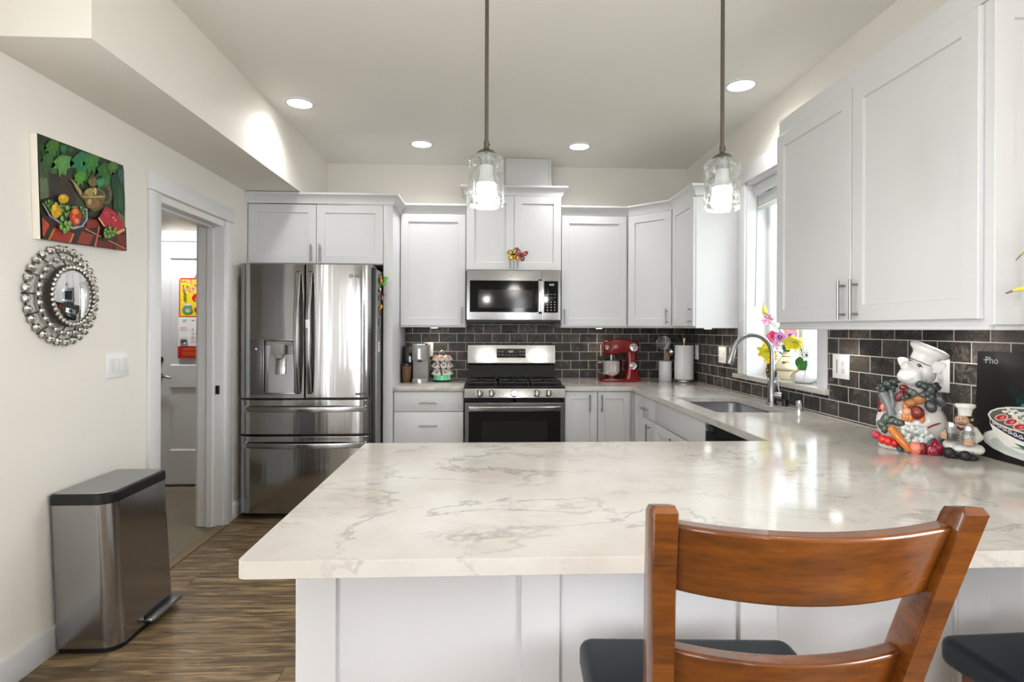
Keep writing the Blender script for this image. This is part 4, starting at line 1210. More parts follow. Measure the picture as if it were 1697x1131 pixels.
b = MB(); b.box(RX0 + 0.004, RX1, 4.585, 4.9, 1.410, 1.4235, 0.002); b.build('vent_grille', 'black', mw)

# ------------------------------------------------------------------ faucet, soap cap
fc = thing('faucet', 'brushed steel gooseneck pull-down faucet behind the sink', 'faucet', (1.705, 3.28, CT1))
A = (1.705, 3.28)
b = MB(); b.lathe([(0, 0), (0.030, 0), (0.030, 0.006), (0.025, 0.012), (0.025, 0.135), (0.020, 0.142), (0, 0.142)], (A[0], A[1], CT1), 'Z', 28); b.build('base', 'nickel', fc)
r = 0.115; zc = 1.215; pts = [(A[0], A[1], 1.05), (A[0], A[1], 1.12)]
for i in range(0, 15):
    a = radians(0 + 165 * i / 14); pts.append((A[0] - r + r * cos(a), A[1] + 0.02 * i / 14, zc + r * sin(a)))
b = MB(); b.tube(pts, 0.0135, 16); b.build('spout', 'nickel', fc, smooth=50)
e = Vector(pts[-1]); dd = Vector((-0.26, 0.03, -0.97)).normalized()
b = MB(); b.tube([e - dd * 0.004, e + dd * 0.004, e + dd * 0.03, e + dd * 0.085, e + dd * 0.092], [0.016, 0.0165, 0.017, 0.024, 0.022], 18); b.build('spray_head', 'nickel', fc, smooth=40)
b = MB(); hd = Vector((0.62, -0.78, 0)).normalized(); c0 = Vector((A[0], A[1], 0.972)); b.tube([c0 + hd * 0.010, c0 + hd * 0.055, c0 + hd * 0.062], [0.0215, 0.0215, 0.019], 22)
e2 = c0 + hd * 0.046; b.tube([e2, e2 + Vector((-0.012, 0.008, 0.10)), e2 + Vector((-0.014, 0.010, 0.115))], [0.0045, 0.0035, 0.002], 8); b.build('lever', 'nickel', fc, smooth=40)
b = MB(); b.lathe([(0, 0), (0.021, 0), (0.021, 0.004), (0.018, 0.006), (0.018, 0.042), (0.0195, 0.044), (0.019, 0.058), (0, 0.060)], (1.725, 3.02, CT1), 'Z', 26)
tag(b.build('air_gap_cap', 'chrome'), 'small chrome cap standing on the worktop right of the faucet', 'sink fitting')
b = MB(); b.lathe([(0, 0), (0.016, 0), (0.016, 0.034), (0.013, 0.040), (0, 0.041)], (1.748, 3.215, CT1), 'Z', 20)
tag(b.build('hole_plug', 'black'), 'short black cap just behind the faucet base', 'sink fitting')

# ------------------------------------------------------------------ wall plates
def plate(label, cat, F, w, h, things_, name='wall_plate', grp=None):
    t = thing(name, label, cat, F.translation, grp)
    b = MB(); b.xf(F); b.box(0, w, 0, 0.006, 0, h, 0.002); b.build('cover_plate', 'plastic', t)
    for kind, x in things_:
        b = MB(); b.xf(F)
        if kind == 'rocker': b.box(x - 0.0165, x + 0.0165, 0.005, 0.010, h / 2 - 0.033, h / 2 + 0.033, 0.002); b.build('rocker_switch', 'trim', t)
        elif kind == 'slider': b.box(x - 0.004, x + 0.004, 0.005, 0.0085, h / 2 - 0.034, h / 2 + 0.034, 0.001); b.build('slider_slot', 'greyplastic', t)
        elif kind == 'outlet':
            b.box(x - 0.017, x + 0.017, 0.005, 0.0085, h / 2 - 0.034, h / 2 + 0.034, 0.002); o = b.build('socket', 'trim', t)
            b = MB(); b.xf(F)
            for s in (-0.018, 0.018):
                for dx, hh in ((-0.006, 0.005), (0.006, 0.004)): b.box(x + dx - 0.001, x + dx + 0.001, 0.0084, 0.0090, h / 2 + s - hh, h / 2 + s + hh)
                b.lathe([(0, 0), (0.0024, 0), (0.0024, 0.0006), (0, 0.0006)], (x, 0.0084, h / 2 + s - 0.009), 'Y', 10)
            b.build('slots', 'black', o, smooth=0)
    return t


LW = ((0, 1, 0), (1, 0, 0))
plate('white three-rocker light switch on the left wall', 'light switch', frame((XL + 0.0002, 2.735, 1.117), *LW), 0.168, 0.118, [('rocker', 0.036), ('rocker', 0.084), ('rocker', 0.132)], 'light_switch')
TX = XR - 0.0125
plate('white switch and outlet plate right of the sink window', 'outlet', frame((TX, 2.800, 1.117), *RT), 0.130, 0.122, [('slider', 0.038), ('outlet', 0.090)], 'outlet_plate')
plate('white wall plate on the tile just behind the faucet spout', 'outlet', frame((TX, 4.215, 1.110), *RT), 0.128, 0.122, [('rocker', 0.038), ('rocker', 0.088)], 'outlet_plate')
plate('single white outlet plate left of the window sill, near the faucet head', 'outlet', frame((TX, 4.030, 1.108), *RT), 0.072, 0.122, [('outlet', 0.036)], 'outlet_plate')
plate('single white wall plate right of the paper towels', 'outlet', frame((TX, 4.712, 1.108), *RT), 0.078, 0.122, [('rocker', 0.039)], 'outlet_plate')
plate('white outlet plate behind the pig figurine', 'outlet', frame((TX, 2.195, 1.120), *RT), 0.120, 0.130, [('outlet', 0.085)], 'outlet_plate')
plate('white outlet plate behind the coffee maker', 'outlet', frame((-0.545, YB - 0.0125, 1.116), *BK), 0.076, 0.122, [('outlet', 0.038)], 'outlet_plate')

# ------------------------------------------------------------------ pendants
def pendant(x, y, label):
    t = thing('pendant_light', label, 'pendant light', (x, y, 1.738), 'pendant lights over the peninsula')
    b = MB(); b.tube([(x, y, 1.925), (x, y, CEIL - 0.02)], 0.0062, 12); b.build('rod', 'bronze', t)
    b = MB(); b.lathe([(0, 0), (0.055, 0), (0.06, -0.006), (0.06, -0.018), (0.010, -0.024), (0, -0.024)][::-1], (x, y, CEIL - 0.001), 'Z', 28); b.build('canopy', 'bronze', t)
    b = MB(); b.lathe([(0, 1.898), (0.033, 1.898), (0.033, 1.904), (0.024, 1.913), (0.012, 1.919), (0.0085, 1.922), (0.0085, 1.944), (0, 1.944)], (x, y, 0), 'Z', 28)
    b.ell((x + 0.009, y, 1.934), 0.003, n=8, m=6)
    b.build('cap', 'bronze', t)
    b = MB(); b.lathe([(0, 1.868), (0.021, 1.868), (0.022, 1.898), (0, 1.898)], (x, y, 0), 'Z', 24); b.build('socket', 'nickel', t)
    b = MB(); b.lathe([(0.022, 1.898), (0.045, 1.897), (0.055, 1.886), (0.056, 1.872), (0.056, 1.750), (0.054, 1.742), (0.0515, 1.742), (0.053, 1.752), (0.053, 1.872), (0.052, 1.884), (0.044, 1.894), (0.022, 1.895)], (x, y, 0), 'Z', 44, closed=True)
    b.build('glass_shade', 'seeded', t, smooth=60)
    b = MB(); b.lathe([(0, 1.872), (0.019, 1.872), (0.021, 1.862), (0.020, 1.846), (0.0235, 1.826), (0.030, 1.812), (0, 1.812)], (x, y, 0), 'Z', 28); bb = b.build('bulb_neck', 'plastic', t)
    b = MB(); b.lathe([(0, 1.7665), (0.012, 1.768), (0.022, 1.7735), (0.029, 1.784), (0.0315, 1.797), (0.030, 1.812), (0, 1.812)], (x, y, 0), 'Z', 28); b.build('bulb', 'bulb', t)
    d = bpy.data.lights.new('pendant_lamp', 'POINT'); d.energy = 5; d.shadow_soft_size = 0.03; d.color = (1, 0.96, 0.9)
    o = bpy.data.objects.new('pendant_lamp', d); COL.objects.link(o); o.location = (x, y, 1.752)


pendant(-0.003, 1.75, 'left pendant light with clear seeded glass cylinder shade')
pendant(0.745, 1.75, 'right pendant light with clear seeded glass cylinder shade')

# chandelier over the dining table behind the camera (seen mirrored in the microwave glass)
ch = thing('chandelier', 'tiered crystal chandelier over the dining end', 'chandelier', (0.55, -1.9, 1.95))
b = MB(); b.tube([(0.55, -1.9, 2.3), (0.55, -1.9, CEIL - 0.001)], 0.008, 8)
for z, r_ in ((2.32, 0.07), (2.2, 0.12), (2.12, 0.2), (2.06, 0.26)): b.tube([(0.55 + r_ * cos(a * pi / 12), -1.9 + r_ * sin(a * pi / 12), z) for a in range(24)], 0.006, 6, closed=True)
b.build('frame', 'chrome', ch)
b = MB()
for z, r_, n_ in ((2.30, 0.07, 10), (2.24, 0.085, 12), (2.18, 0.12, 16), (2.14, 0.15, 18), (2.09, 0.2, 24), (2.04, 0.26, 30), (2.0, 0.22, 26), (1.97, 0.14, 18)):
    for a in range(n_): b.ell((0.55 + r_ * cos(2 * pi * a / n_), -1.9 + r_ * sin(2 * pi * a / n_), z), 0.014, n=8, m=6)
b.build('crystals', 'crystal', ch)
d = bpy.data.lights.new('chandelier_lamp', 'POINT'); d.energy = 14; d.shadow_soft_size = 0.12; d.color = (1, 0.95, 0.88)
o = bpy.data.objects.new('chandelier_lamp', d); COL.objects.link(o); o.location = (0.55, -1.9, 2.12)

# ------------------------------------------------------------------ step bin
sbn = thing('trash_can', 'stainless rectangular step bin with black lid rim by the left wall', 'trash can', (-1.665, 2.6, 0))
def canshape(x0, x1, y0, y1): return rrect(x0, x1, y0, y1, [0.065, 0.035, 0.012, 0.012], 8)
def loft(mb, loops, cap=True):
    n = len(loops[0]); vs = [v for l in loops for v in l]; fs = []
    for k in range(len(loops) - 1):
        for i in range(n): j = (i + 1) % n; fs.append((k * n + i, k * n + j, (k + 1) * n + j, (k + 1) * n + i))
    if cap: fs.append(list(range(n))[::-1]); fs.append([(len(loops) - 1) * n + i for i in range(n)])
    mb.add(vs, fs)
def canloop(z, e=0.0):
    t = z / 0.675
    return [(x, y, z) for x, y in canshape(-1.782 + e, -1.532 - 0.014 * t - e * 1.0 + 0.0, 2.412 - 0.036 * t + e, 2.842 - 0.045 * t - e)]
b = MB(); loft(b, [canloop(0.0, 0.004), canloop(0.022, 0.004)]); b.build('base', 'black', sbn)
b = MB(); loft(b, [canloop(0.022), canloop(0.2), canloop(0.4), canloop(0.628)]); b.build('body', 'steelcan', sbn, smooth=45)
b = MB(); loft(b, [canloop(0.630, -0.003), canloop(0.668, -0.003), canloop(0.674, 0.002)]); b.build('lid_rim', 'black', sbn)
b = MB(); loft(b, [canloop(0.672, 0.007), canloop(0.677, 0.009)]); b.build('lid', 'cansat', sbn)
b = MB(); b.prism(rrect(-1.54, -1.492, 2.60, 2.842, [0.02, 0.012, 0.004, 0.004], 5), 0.030, 0.044, 'Z', 0.003); b.build('pedal', 'nickel', sbn)
b = MB(); b.box(-1.5335, -1.527, 2.60, 2.80, 0.026, 0.060, 0.002); b.build('pedal_slot', 'black', sbn)

# ------------------------------------------------------------------ painting
PW, PH = 0.525, 0.415
pm = Matrix.Translation((XL + 0.0305, 2.308, 1.709)) @ Matrix.Rotation(radians(2.7), 4, 'X')
pt = thing('painting', 'still life painting of teapot, grapes, lemons and watermelon under green leaves', 'painting', (XL, 2.57, 1.71))
b = MB(); b.xf(pm @ Matrix.Translation((-0.0300, 0, 0))); b.col(238, 232, 222); b.box(0, 0.0298, 0, PW, 0, PH, 0.002); b.build('canvas', 'vc', pt)
b = MB(); fl = Flat(b, pm @ fframe((0, 0, 0), (0, 1, 0), (1, 0, 0)), PW, PH, 0.00006)
def q(zx, zy):
    px = 20 + zx / 5.1409
    u = (1 / (806 - px) - 1 / 735.0) / (1 / 598.2 - 1 / 735.0)
    s = (zx - 262) / 703.0; top = 74 + (342 - 74) * s; bot = 950 + (1055 - 950) * s
    return (min(max(u, 0.002), 0.998), min(max(1 - (zy - top) / (bot - top), 0.002), 0.998))
def qp(pts, col): fl.poly([q(*p) for p in pts], col)
def qe(cx, cy, rx, ry, col, rot=0, n=14): qp([(cx + rx * cos(2 * pi * i / n) * cos(rot) - ry * sin(2 * pi * i / n) * sin(rot), cy + rx * cos(2 * pi * i / n) * sin(rot) + ry * sin(2 * pi * i / n) * cos(rot)) for i in range(n)], col)
fl.rect(0.0, 1, 0.0, 1, (44, 62, 38))
rnd = random.Random(3)
for k in range(60):
    zx = rnd.uniform(270, 950); s = (zx - 262) / 703; zy = rnd.uniform(90 + 270 * s, 380 + 150 * s)
    c_ = rnd.choice([(40, 84, 44), (52, 104, 48), (36, 66, 40), (70, 120, 52), (58, 74, 44), (30, 80, 56)])
    qe(zx, zy, rnd.uniform(20, 50), rnd.uniform(12, 34), c_, rnd.uniform(0, 3))
qp([(264, 250), (340, 330), (345, 600), (264, 620)], (74, 92, 64)); qp([(262, 440), (325, 450), (335, 600), (262, 618)], (110, 122, 92))
qp([(335, 400), (560, 430), (640, 620), (640, 700), (345, 610)], (58, 50, 42)); qp([(550, 560), (640, 600), (650, 740), (560, 660)], (74, 76, 60))
qp([(850, 420), (962, 400), (962, 860), (880, 720)], (34, 70, 50))
for k in range(14): x_ = 870 + 7 * k; qp([(x_, 470 + 10 * k), (x_ + 5, 440), (x_ + 9, 720), (x_ - 4, 700)], rnd.choice([(30, 84, 54), (28, 60, 46), (50, 96, 60)]))
qp([(905, 380), (962, 370), (962, 480), (930, 490)], (70, 100, 104)); qp([(900, 720), (958, 770), (958, 860), (915, 800)], (120, 126, 82))
for cx_, cy_, s_, c_ in ((450, 340, 1.0, (98, 160, 82)), (610, 330, 1.15, (44, 132, 86)), (690, 330, 0.9, (66, 140, 58)), (800, 400, 0.95, (56, 110, 44)), (370, 200, 0.8, (70, 124, 48)), (330, 300, 0.7, (60, 110, 50)), (590, 450, 0.7, (86, 158, 54)), (800, 480, 0.6, (60, 130, 60)), (460, 210, 0.45, (40, 112, 84)), (755, 490, 0.5, (60, 160, 108)), (860, 360, 0.6, (92, 130, 58))):
    leaf = [(-70, -30), (-30, -70), (0, -88), (40, -78), (80, -70), (62, -20), (70, 20), (40, 30), (30, 90), (5, 50), (-25, 100), (-35, 30), (-80, 25), (-50, -5)]
    qp([(cx_ + a * s_, cy_ + d_ * s_) for a, d_ in leaf], c_)
    for a, d_ in ((0, -60), (40, -50), (-30, 10), (20, 40)):
        qp([(cx_ - 4 * s_, cy_), (cx_ + a * s_, cy_ + d_ * s_), (cx_ + 5 * s_, cy_ + 4)], tuple(min(255, int(v * 1.25)) for v in c_))
# table
qp([(264, 740), (420, 790), (650, 850), (730, 750), (962, 860), (962, 1053), (262, 948)], (58, 34, 30))
for P_, c_ in (([(262, 770), (325, 830), (280, 920), (262, 925)], (206, 78, 44)), ([(360, 850), (525, 905), (480, 985), (325, 955)], (172, 44, 28)), ([(590, 885), (690, 920), (650, 1000), (548, 985)], (162, 64, 50)),
               ([(640, 790), (720, 790), (745, 850), (620, 870)], (150, 48, 40)), ([(720, 960), (850, 1000), (850, 1040), (700, 1015)], (112, 26, 24)), ([(885, 900), (958, 930), (955, 1010), (880, 985)], (128, 36, 30)), ([(870, 1010), (955, 1035), (955, 1050), (870, 1040)], (140, 50, 40))):
    qp(P_, c_)
for P_, c_ in (([(350, 870), (372, 862), (325, 955), (308, 952)], (204, 160, 50)), ([(512, 905), (528, 905), (495, 985), (480, 980)], (232, 140, 90)), ([(612, 866), (622, 862), (750, 930), (744, 938)], (230, 146, 86)),
               ([(730, 850), (742, 850), (705, 1015), (690, 1012)], (216, 120, 92)), ([(812, 960), (955, 1030), (955, 1040), (808, 970)], (226, 130, 80))):
    qp(P_, c_)
# teapot
qe(708, 740, 70, 34, (38, 50, 36)); qp([(497, 447), (535, 460), (590, 540), (620, 610), (600, 620), (560, 560), (530, 490)], (128, 108, 70)); qp([(520, 470), (548, 480), (598, 560), (590, 590)], (178, 156, 104))
qe(800, 580, 52, 84, (112, 96, 66)); qe(790, 580, 36, 64, (46, 70, 44))
qe(700, 590, 95, 68, (128, 112, 68)); qp([(612, 620), (790, 620), (762, 700), (700, 722), (640, 690)], (120, 90, 50)); qe(690, 655, 62, 40, (146, 116, 64)); qe(668, 560, 42, 30, (186, 166, 100)); qe(728, 570, 42, 24, (96, 84, 46)); qe(690, 475, 36, 42, (132, 114, 66)); qe(684, 440, 14, 16, (90, 76, 42)); qe(700, 600, 96, 8, (196, 176, 112)); qe(660, 640, 20, 24, (206, 170, 110)); qe(708, 555, 14, 30, (214, 200, 140))
# fruit plate
qp([(264, 650), (640, 700), (640, 790), (600, 850), (520, 870), (420, 830), (320, 760)], (176, 184, 190)); qp([(272, 650), (630, 710), (625, 790), (590, 838), (515, 850), (420, 812), (330, 745)], (60, 74, 88))
for k in range(44):
    t_ = rnd.uniform(0, 1); zx = 290 + 330 * t_; zy = 640 + 70 * t_ + rnd.uniform(-14, 100 * (1 - abs(t_ - .5)))
    c_ = rnd.choice([(120, 160, 62), (92, 138, 48), (146, 182, 84), (78, 120, 44)]); qe(zx, zy, 19, 23, (44, 70, 28)); qe(zx, zy, 16, 20, c_); qe(zx - 4, zy - 6, 5, 6, (200, 220, 140))
for zx, zy in ((410, 780), (440, 820), (400, 850), (428, 880), (455, 860), (470, 820)): qe(zx, zy, 19, 28, (50, 84, 30)); qe(zx, zy, 16, 25, (120, 172, 60)); qe(zx - 4, zy - 8, 5, 7, (206, 226, 140))
qe(424, 615, 44, 38, (232, 182, 20)); qe(415, 600, 20, 14, (250, 214, 60)); qe(358, 715, 42, 60, (240, 180, 14)); qe(345, 690, 16, 26, (255, 214, 70))
qe(518, 765, 50, 74, (198, 56, 26)); qe(520, 722, 26, 24, (244, 140, 50)); qe(505, 770, 16, 26, (236, 104, 50)); qe(530, 800, 20, 22, (246, 150, 110))
# watermelon and grapes
qp([(710, 780), (775, 682), (850, 720), (915, 810), (928, 880), (870, 915), (760, 850)], (196, 42, 60)); qp([(708, 780), (716, 770), (765, 840), (756, 850)], (246, 196, 140)); qp([(850, 895), (925, 862), (935, 880), (870, 916)], (244, 178, 110))
for k in range(14): qe(rnd.uniform(745, 880), rnd.uniform(720, 860), 12, 9, rnd.choice([(226, 90, 104), (240, 140, 150), (176, 24, 44), (222, 74, 86)]))
for k in range(20): zx, zy = rnd.uniform(756, 846), rnd.uniform(850, 945); qe(zx, zy, 15, 19, (48, 80, 30)); qe(zx, zy, 12, 16, rnd.choice([(120, 164, 60), (96, 146, 48)])); qe(zx - 3, zy - 5, 4, 5, (200, 222, 140))
b.build('picture', 'oil', pt, smooth=0)

# ------------------------------------------------------------------ jewelled mirror
mc_ = Vector((XL, 2.455, 1.492))
mr = thing('wall_mirror', 'round wall mirror framed by three rings of crystal beads', 'mirror', mc_)
b = MB(); b.lathe([(0, 0.040), (0.132, 0.040), (0.132, 0.050), (0.112, 0.0525), (0, 0.0525)], mc_, 'X', 48)
for R_, xo in ((0.196, 0.010), (0.158, 0.030)): b.tube([mc_ + Vector((xo, R_ * cos(a * pi / 24), R_ * sin(a * pi / 24))) for a in range(48)], 0.0045, 6, closed=True)
for k in range(14): a = 2 * pi * k / 14; b.tube([mc_ + Vector((0.002, 0.205 * cos(a), 0.205 * sin(a))), mc_ + Vector((0.030, 0.158 * cos(a), 0.158 * sin(a))), mc_ + Vector((0.045, 0.125 * cos(a), 0.125 * sin(a)))], 0.003, 6)
b.build('backing', mat('dark_mirror_back', (60, 58, 56), 0.5, 0.4), mr, smooth=60)
b = MB(); b.lathe([(0, 0.0525), (0.109, 0.0525), (0.109, 0.0545), (0.104, 0.056), (0, 0.056)], mc_, 'X', 56); b.build('glass', 'mirror', mr, smooth=20)
for R_, rb, n_, xo in ((0.196, 0.0178, 29, 0.014), (0.158, 0.0135, 28, 0.034), (0.1205, 0.0100, 36, 0.058)):
    proto = None
    for k in range(n_):
        a = 2 * pi * k / n_
        off = Vector((xo, R_ * cos(a), R_ * sin(a)))
        if proto is None:
            mb = MB(); mb.xf(Matrix.Translation(mc_))
            mb.lathe([(0, -0.004), (rb * 0.9, -0.004), (rb, 0.0), (rb * 0.98, rb * 0.25), (rb * 0.6, rb * 0.62), (rb * 0.28, rb * 0.72), (0, rb * 0.74)], mc_ * 0, 'X', 12)
            proto = mb.build('crystal_bead', 'crystal', mr, smooth=20); c = proto
        else:
            c = proto.copy(); COL.objects.link(c)
        c.location = off

# ------------------------------------------------------------------ calendar on the hall door
ky = YB - 0.047 - 0.0015
cl = thing('wall_calendar', 'red and yellow illustrated wall calendar hanging on the hall door', 'calendar', (-2.45, ky, 1.1))
CX0, CX1 = -2.632, -2.272
b = MB(); b.col(150, 20, 20); b.tube([(-2.50, ky - 0.002, 1.78), (-2.452, ky - 0.004, 1.90), (-2.404, ky - 0.002, 1.78)], 0.004, 6); b.build('hanging_ribbon', 'vc', cl)
b = MB(); b.col(196, 30, 26); b.prism(rrect(CX0, CX1, 1.452, 1.785, [0.004, 0.02, 0.02, 0.004], 4), ky - 0.002, ky, 'Y')
fl = Flat(b, fframe((CX0, ky - 0.0021, 1.452), (1, 0, 0), (0, -1, 0)), CX1 - CX0, 0.333)
fl.rect(0.025, 0.975, 0.02, 0.965, (238, 206, 40))
rnd = random.Random(5)
for k in range(26): fl.ell(rnd.uniform(0.06, 0.4), rnd.uniform(0.66, 0.95), 0.035, 0.02, rnd.choice([(214, 120, 170), (170, 80, 140), (240, 190, 120), (120, 150, 60)]), rnd.uniform(0, 180))
fl.ell(0.62, 0.60, 0.30, 0.30, (240, 170, 110)); fl.ell(0.62, 0.60, 0.26, 0.26, (246, 214, 90)); fl.ell(0.60, 0.74, 0.20, 0.07, (206, 44, 30), 15)
fl.ell(0.42, 0.52, 0.13, 0.09, (206, 36, 28), 30); fl.ell(0.70, 0.52, 0.16, 0.10, (226, 180, 40)); fl.ell(0.52, 0.40, 0.16, 0.05, (236, 150, 40), -20); fl.ell(0.66, 0.62, 0.07, 0.07, (246, 214, 180)); fl.ell(0.80, 0.44, 0.10, 0.12, (206, 50, 34))
for k in range(9): fl.ell(0.12 + 0.02 * (k % 3), 0.62 - 0.04 * k * 0.7, 0.022, 0.016, (60, 110, 60), 40 * k)
for u, c_ in ((0.20, (60, 160, 140)), (0.48, (176, 36, 50))): fl.ell(u, 0.18, 0.12, 0.10, c_); fl.ell(u + 0.01, 0.17, 0.055, 0.05, (240, 190, 130)); fl.ell(u - 0.01, 0.18, 0.012, 0.01, (60, 30, 20)); fl.ell(u + 0.03, 0.18, 0.012, 0.01, (60, 30, 20)); fl.ell(u, 0.32, 0.09, 0.04, (226, 210, 200))
for k in range(30): fl.ell(rnd.uniform(0.5, 0.95), rnd.uniform(0.06, 0.35), 0.03, 0.02, rnd.choice([(230, 160, 40), (246, 226, 90), (196, 60, 40), (150, 170, 60)]), rnd.uniform(0, 180))
b.build('picture_sheet', 'vcsemi', cl, smooth=0)
b = MB(); b.col(236, 236, 236); b.box(CX0 - 0.004, CX1 + 0.004, ky - 0.004, ky, 1.202, 1.450)
fl = Flat(b, fframe((CX0 - 0.004, ky - 0.0041, 1.202), (1, 0, 0), (0, -1, 0)), CX1 - CX0 + 0.008, 0.248)
fl.text('07', 0.035, 0.14, 0.86, (60, 60, 62))
for i in range(7): fl.rect(0.30 + 0.1 * i, 0.35 + 0.1 * i, 0.87, 0.90, (70, 70, 72))
dn = {(-1): None}
for r_ in range(5):
    for i in range(7):
        d_ = r_ * 7 + i - 1
        if 1 <= d_ <= 31: fl.text(str(d_), 0.026, 0.325 + 0.1 * i, 0.72 - 0.145 * r_, (190, 30, 30) if i == 0 else (40, 40, 42))
for v in (0.62, 0.47, 0.33, 0.18): fl.rect(0.28, 0.98, v + 0.002, v + 0.006, (190, 190, 190))
fl.rect(0.05, 0.2, 0.62, 0.64, (180, 40, 40)); fl.rect(0.04, 0.22, 0.57, 0.58, (150, 150, 150)); fl.rect(0.04, 0.20, 0.28, 0.29, (110, 110, 110)); fl.rect(0.05, 0.21, 0.04, 0.24, (120, 120, 120)); fl.ell(0.13, 0.14, 0.05, 0.07, (60, 60, 60)); fl.ell(0.15, 0.10, 0.03, 0.04, (220, 220, 220))
b.build('date_sheet', 'vc', cl, smooth=0)
b = MB(); b.col(178, 24, 24); b.box(CX0 - 0.008, CX1 + 0.008, ky - 0.005, ky, 1.098, 1.199)
fl = Flat(b, fframe((CX0 - 0.008, ky - 0.0051, 1.098), (1, 0, 0), (0, -1, 0)), CX1 - CX0 + 0.016, 0.101)
for v, u1 in ((0.82, 0.55), (0.70, 0.45), (0.50, 0.55), (0.38, 0.45), (0.26, 0.42)): fl.rect(0.10, u1, v - 0.02, v + 0.02, (222, 130, 50))
fl.ell(0.78, 0.72, 0.07, 0.2, (240, 200, 190)); fl.rect(0.55, 0.9, 0.22, 0.26, (200, 160, 210)); fl.rect(0.55, 0.95, 0.36, 0.40, (220, 170, 200))
b.build('footer_card', 'vc', cl, smooth=0)

# ------------------------------------------------------------------ coffee corner
km = thing('coffee_maker', 'slim grey pod coffee maker with chrome front, left end of the worktop', 'coffee maker', (-0.55, 4.74, CT1))
x0, x1 = -0.612, -0.486
b = MB(); b.prism(rrect(x0, x1, 4.69, 4.88, 0.012, 3), CT1, 1.225, 'Z', 0.003); b.build('body', 'greyplastic', km)
b = MB(); b.prism(rrect(x0, x1, 4.605, 4.70, [0.05, 0.004, 0.004, 0.05], 8), 1.100, 1.225, 'Z', 0.003); h_ = b.build('brew_head', 'greyplastic', km)
b = MB(); b.prism(arc(-0.549, 4.655, 0.052, 200, 340, 16), 1.112, 1.196, 'Z'); b.build('front_band', 'chrome', h_, smooth=60)
b = MB(); b.prism(rrect(x0 + 0.004, x1 - 0.004, 4.612, 4.72, [0.045, 0.01, 0.01, 0.045], 6), 1.222, 1.236, 'Z', 0.004); b.build('lid', 'chrome', h_)
b = MB(); b.lathe([(0.02, 0), (0.012, 0.015), (0, 0.015)], (-0.549, 4.65, 1.100), '-Z', 16); b.build('nozzle', 'black', km)
b = MB(); b.prism(rrect(x0, x1, 4.610, 4.70, [0.05, 0.004, 0.004, 0.05], 8), CT1, 0.950, 'Z', 0.003); d_ = b.build('drip_tray', 'greyplastic', km)
b = MB(); b.prism(arc(-0.549, 4.662, 0.054, 200, 340, 16), CT1 + 0.002, 0.946, 'Z'); b.build('front_band', 'chrome', d_, smooth=60)
b = MB(); b.prism(rrect(-0.700, x0 - 0.002, 4.78, 4.90, 0.02, 4), 0.92, 1.215, 'Z', 0.004); b.build('water_tank', 'tank', km)
b = MB(); b.box(-0.68, x0, 4.80, 4.88, CT1, 0.92); b.build('tank_foot', 'black', km)
cu = thing('travel_cup', 'brown tapered travel cup with black lid beside the coffee maker', 'cup', (-0.664, 4.70, CT1))
b = MB(); b.lathe([(0, 0), (0.030, 0), (0.032, 0.004), (0.042, 0.135), (0, 0.135)], (-0.664, 4.70, CT1), 'Z', 28); b.build('cup', 'cupbrown', cu)
b = MB(); b.lathe([(0, 0.135), (0.043, 0.135), (0.044, 0.145), (0.038, 0.152), (0.030, 0.158), (0, 0.160)], (-0.664, 4.70, CT1), 'Z', 28); b.build('lid', 'black', cu)

cc = Vector((-0.375, 4.79, CT1))
pc = thing('pod_carousel', 'black wire carousel holding tiers of coffee pods', 'pod holder', cc)
b = MB(); b.lathe([(0, 0), (0.075, 0), (0.078, 0.004), (0.074, 0.008), (0, 0.008)], cc, 'Z', 28); b.build('base', 'black', pc)
b = MB(); b.tube([cc + Vector((0, 0, 0.008)), cc + Vector((0, 0, 0.235))], 0.004, 8)
b.tube([cc + Vector((0.014 * cos(a * pi / 8), 0, 0.248 + 0.014 * sin(a * pi / 8))) for a in range(16)], 0.0025, 6, closed=True); b.build('post', 'chrome', pc)
TI = [(0.190, 0.060, 7, 'white'), (0.130, 0.066, 7, 'white'), (0.070, 0.066, 7, 'white')]
b = MB()
for z_, R_, n_, _ in TI:
    b.tube([cc + Vector((R_ * 0.62 * cos(a * pi / 14), R_ * 0.62 * sin(a * pi / 14), z_ + 0.004)) for a in range(28)], 0.002, 6, closed=True)
b.build('wire_rings', 'black', pc)


def pod(label, lid, side):
    t = thing('coffee_pod', label, 'coffee pod', (0, 0, 0), 'coffee pods in the carousel')
    m_ = MB(); m_.lathe([(0, -0.022), (0.0165, -0.022), (0.0185, -0.019), (0.0225, 0.016), (0.0255, 0.0165), (0.0255, 0.019), (0, 0.019)], (0, 0, 0), 'Z', 18); m_.build('cup', side, t)
    m_ = MB(); fl = Flat(m_, Matrix.Translation((-0.0235, -0.0235, 0.0191)), 0.047, 0.047, 0.0002)
    fl.ell(0.5, 0.5, 0.46, 0.46, lid[0]); fl.ell(0.5, 0.5, 0.36, 0.36, lid[1]); fl.ell(0.5, 0.52, 0.18, 0.14, lid[2]); m_.build('foil_lid', 'vcsemi', t, smooth=0)
    return t


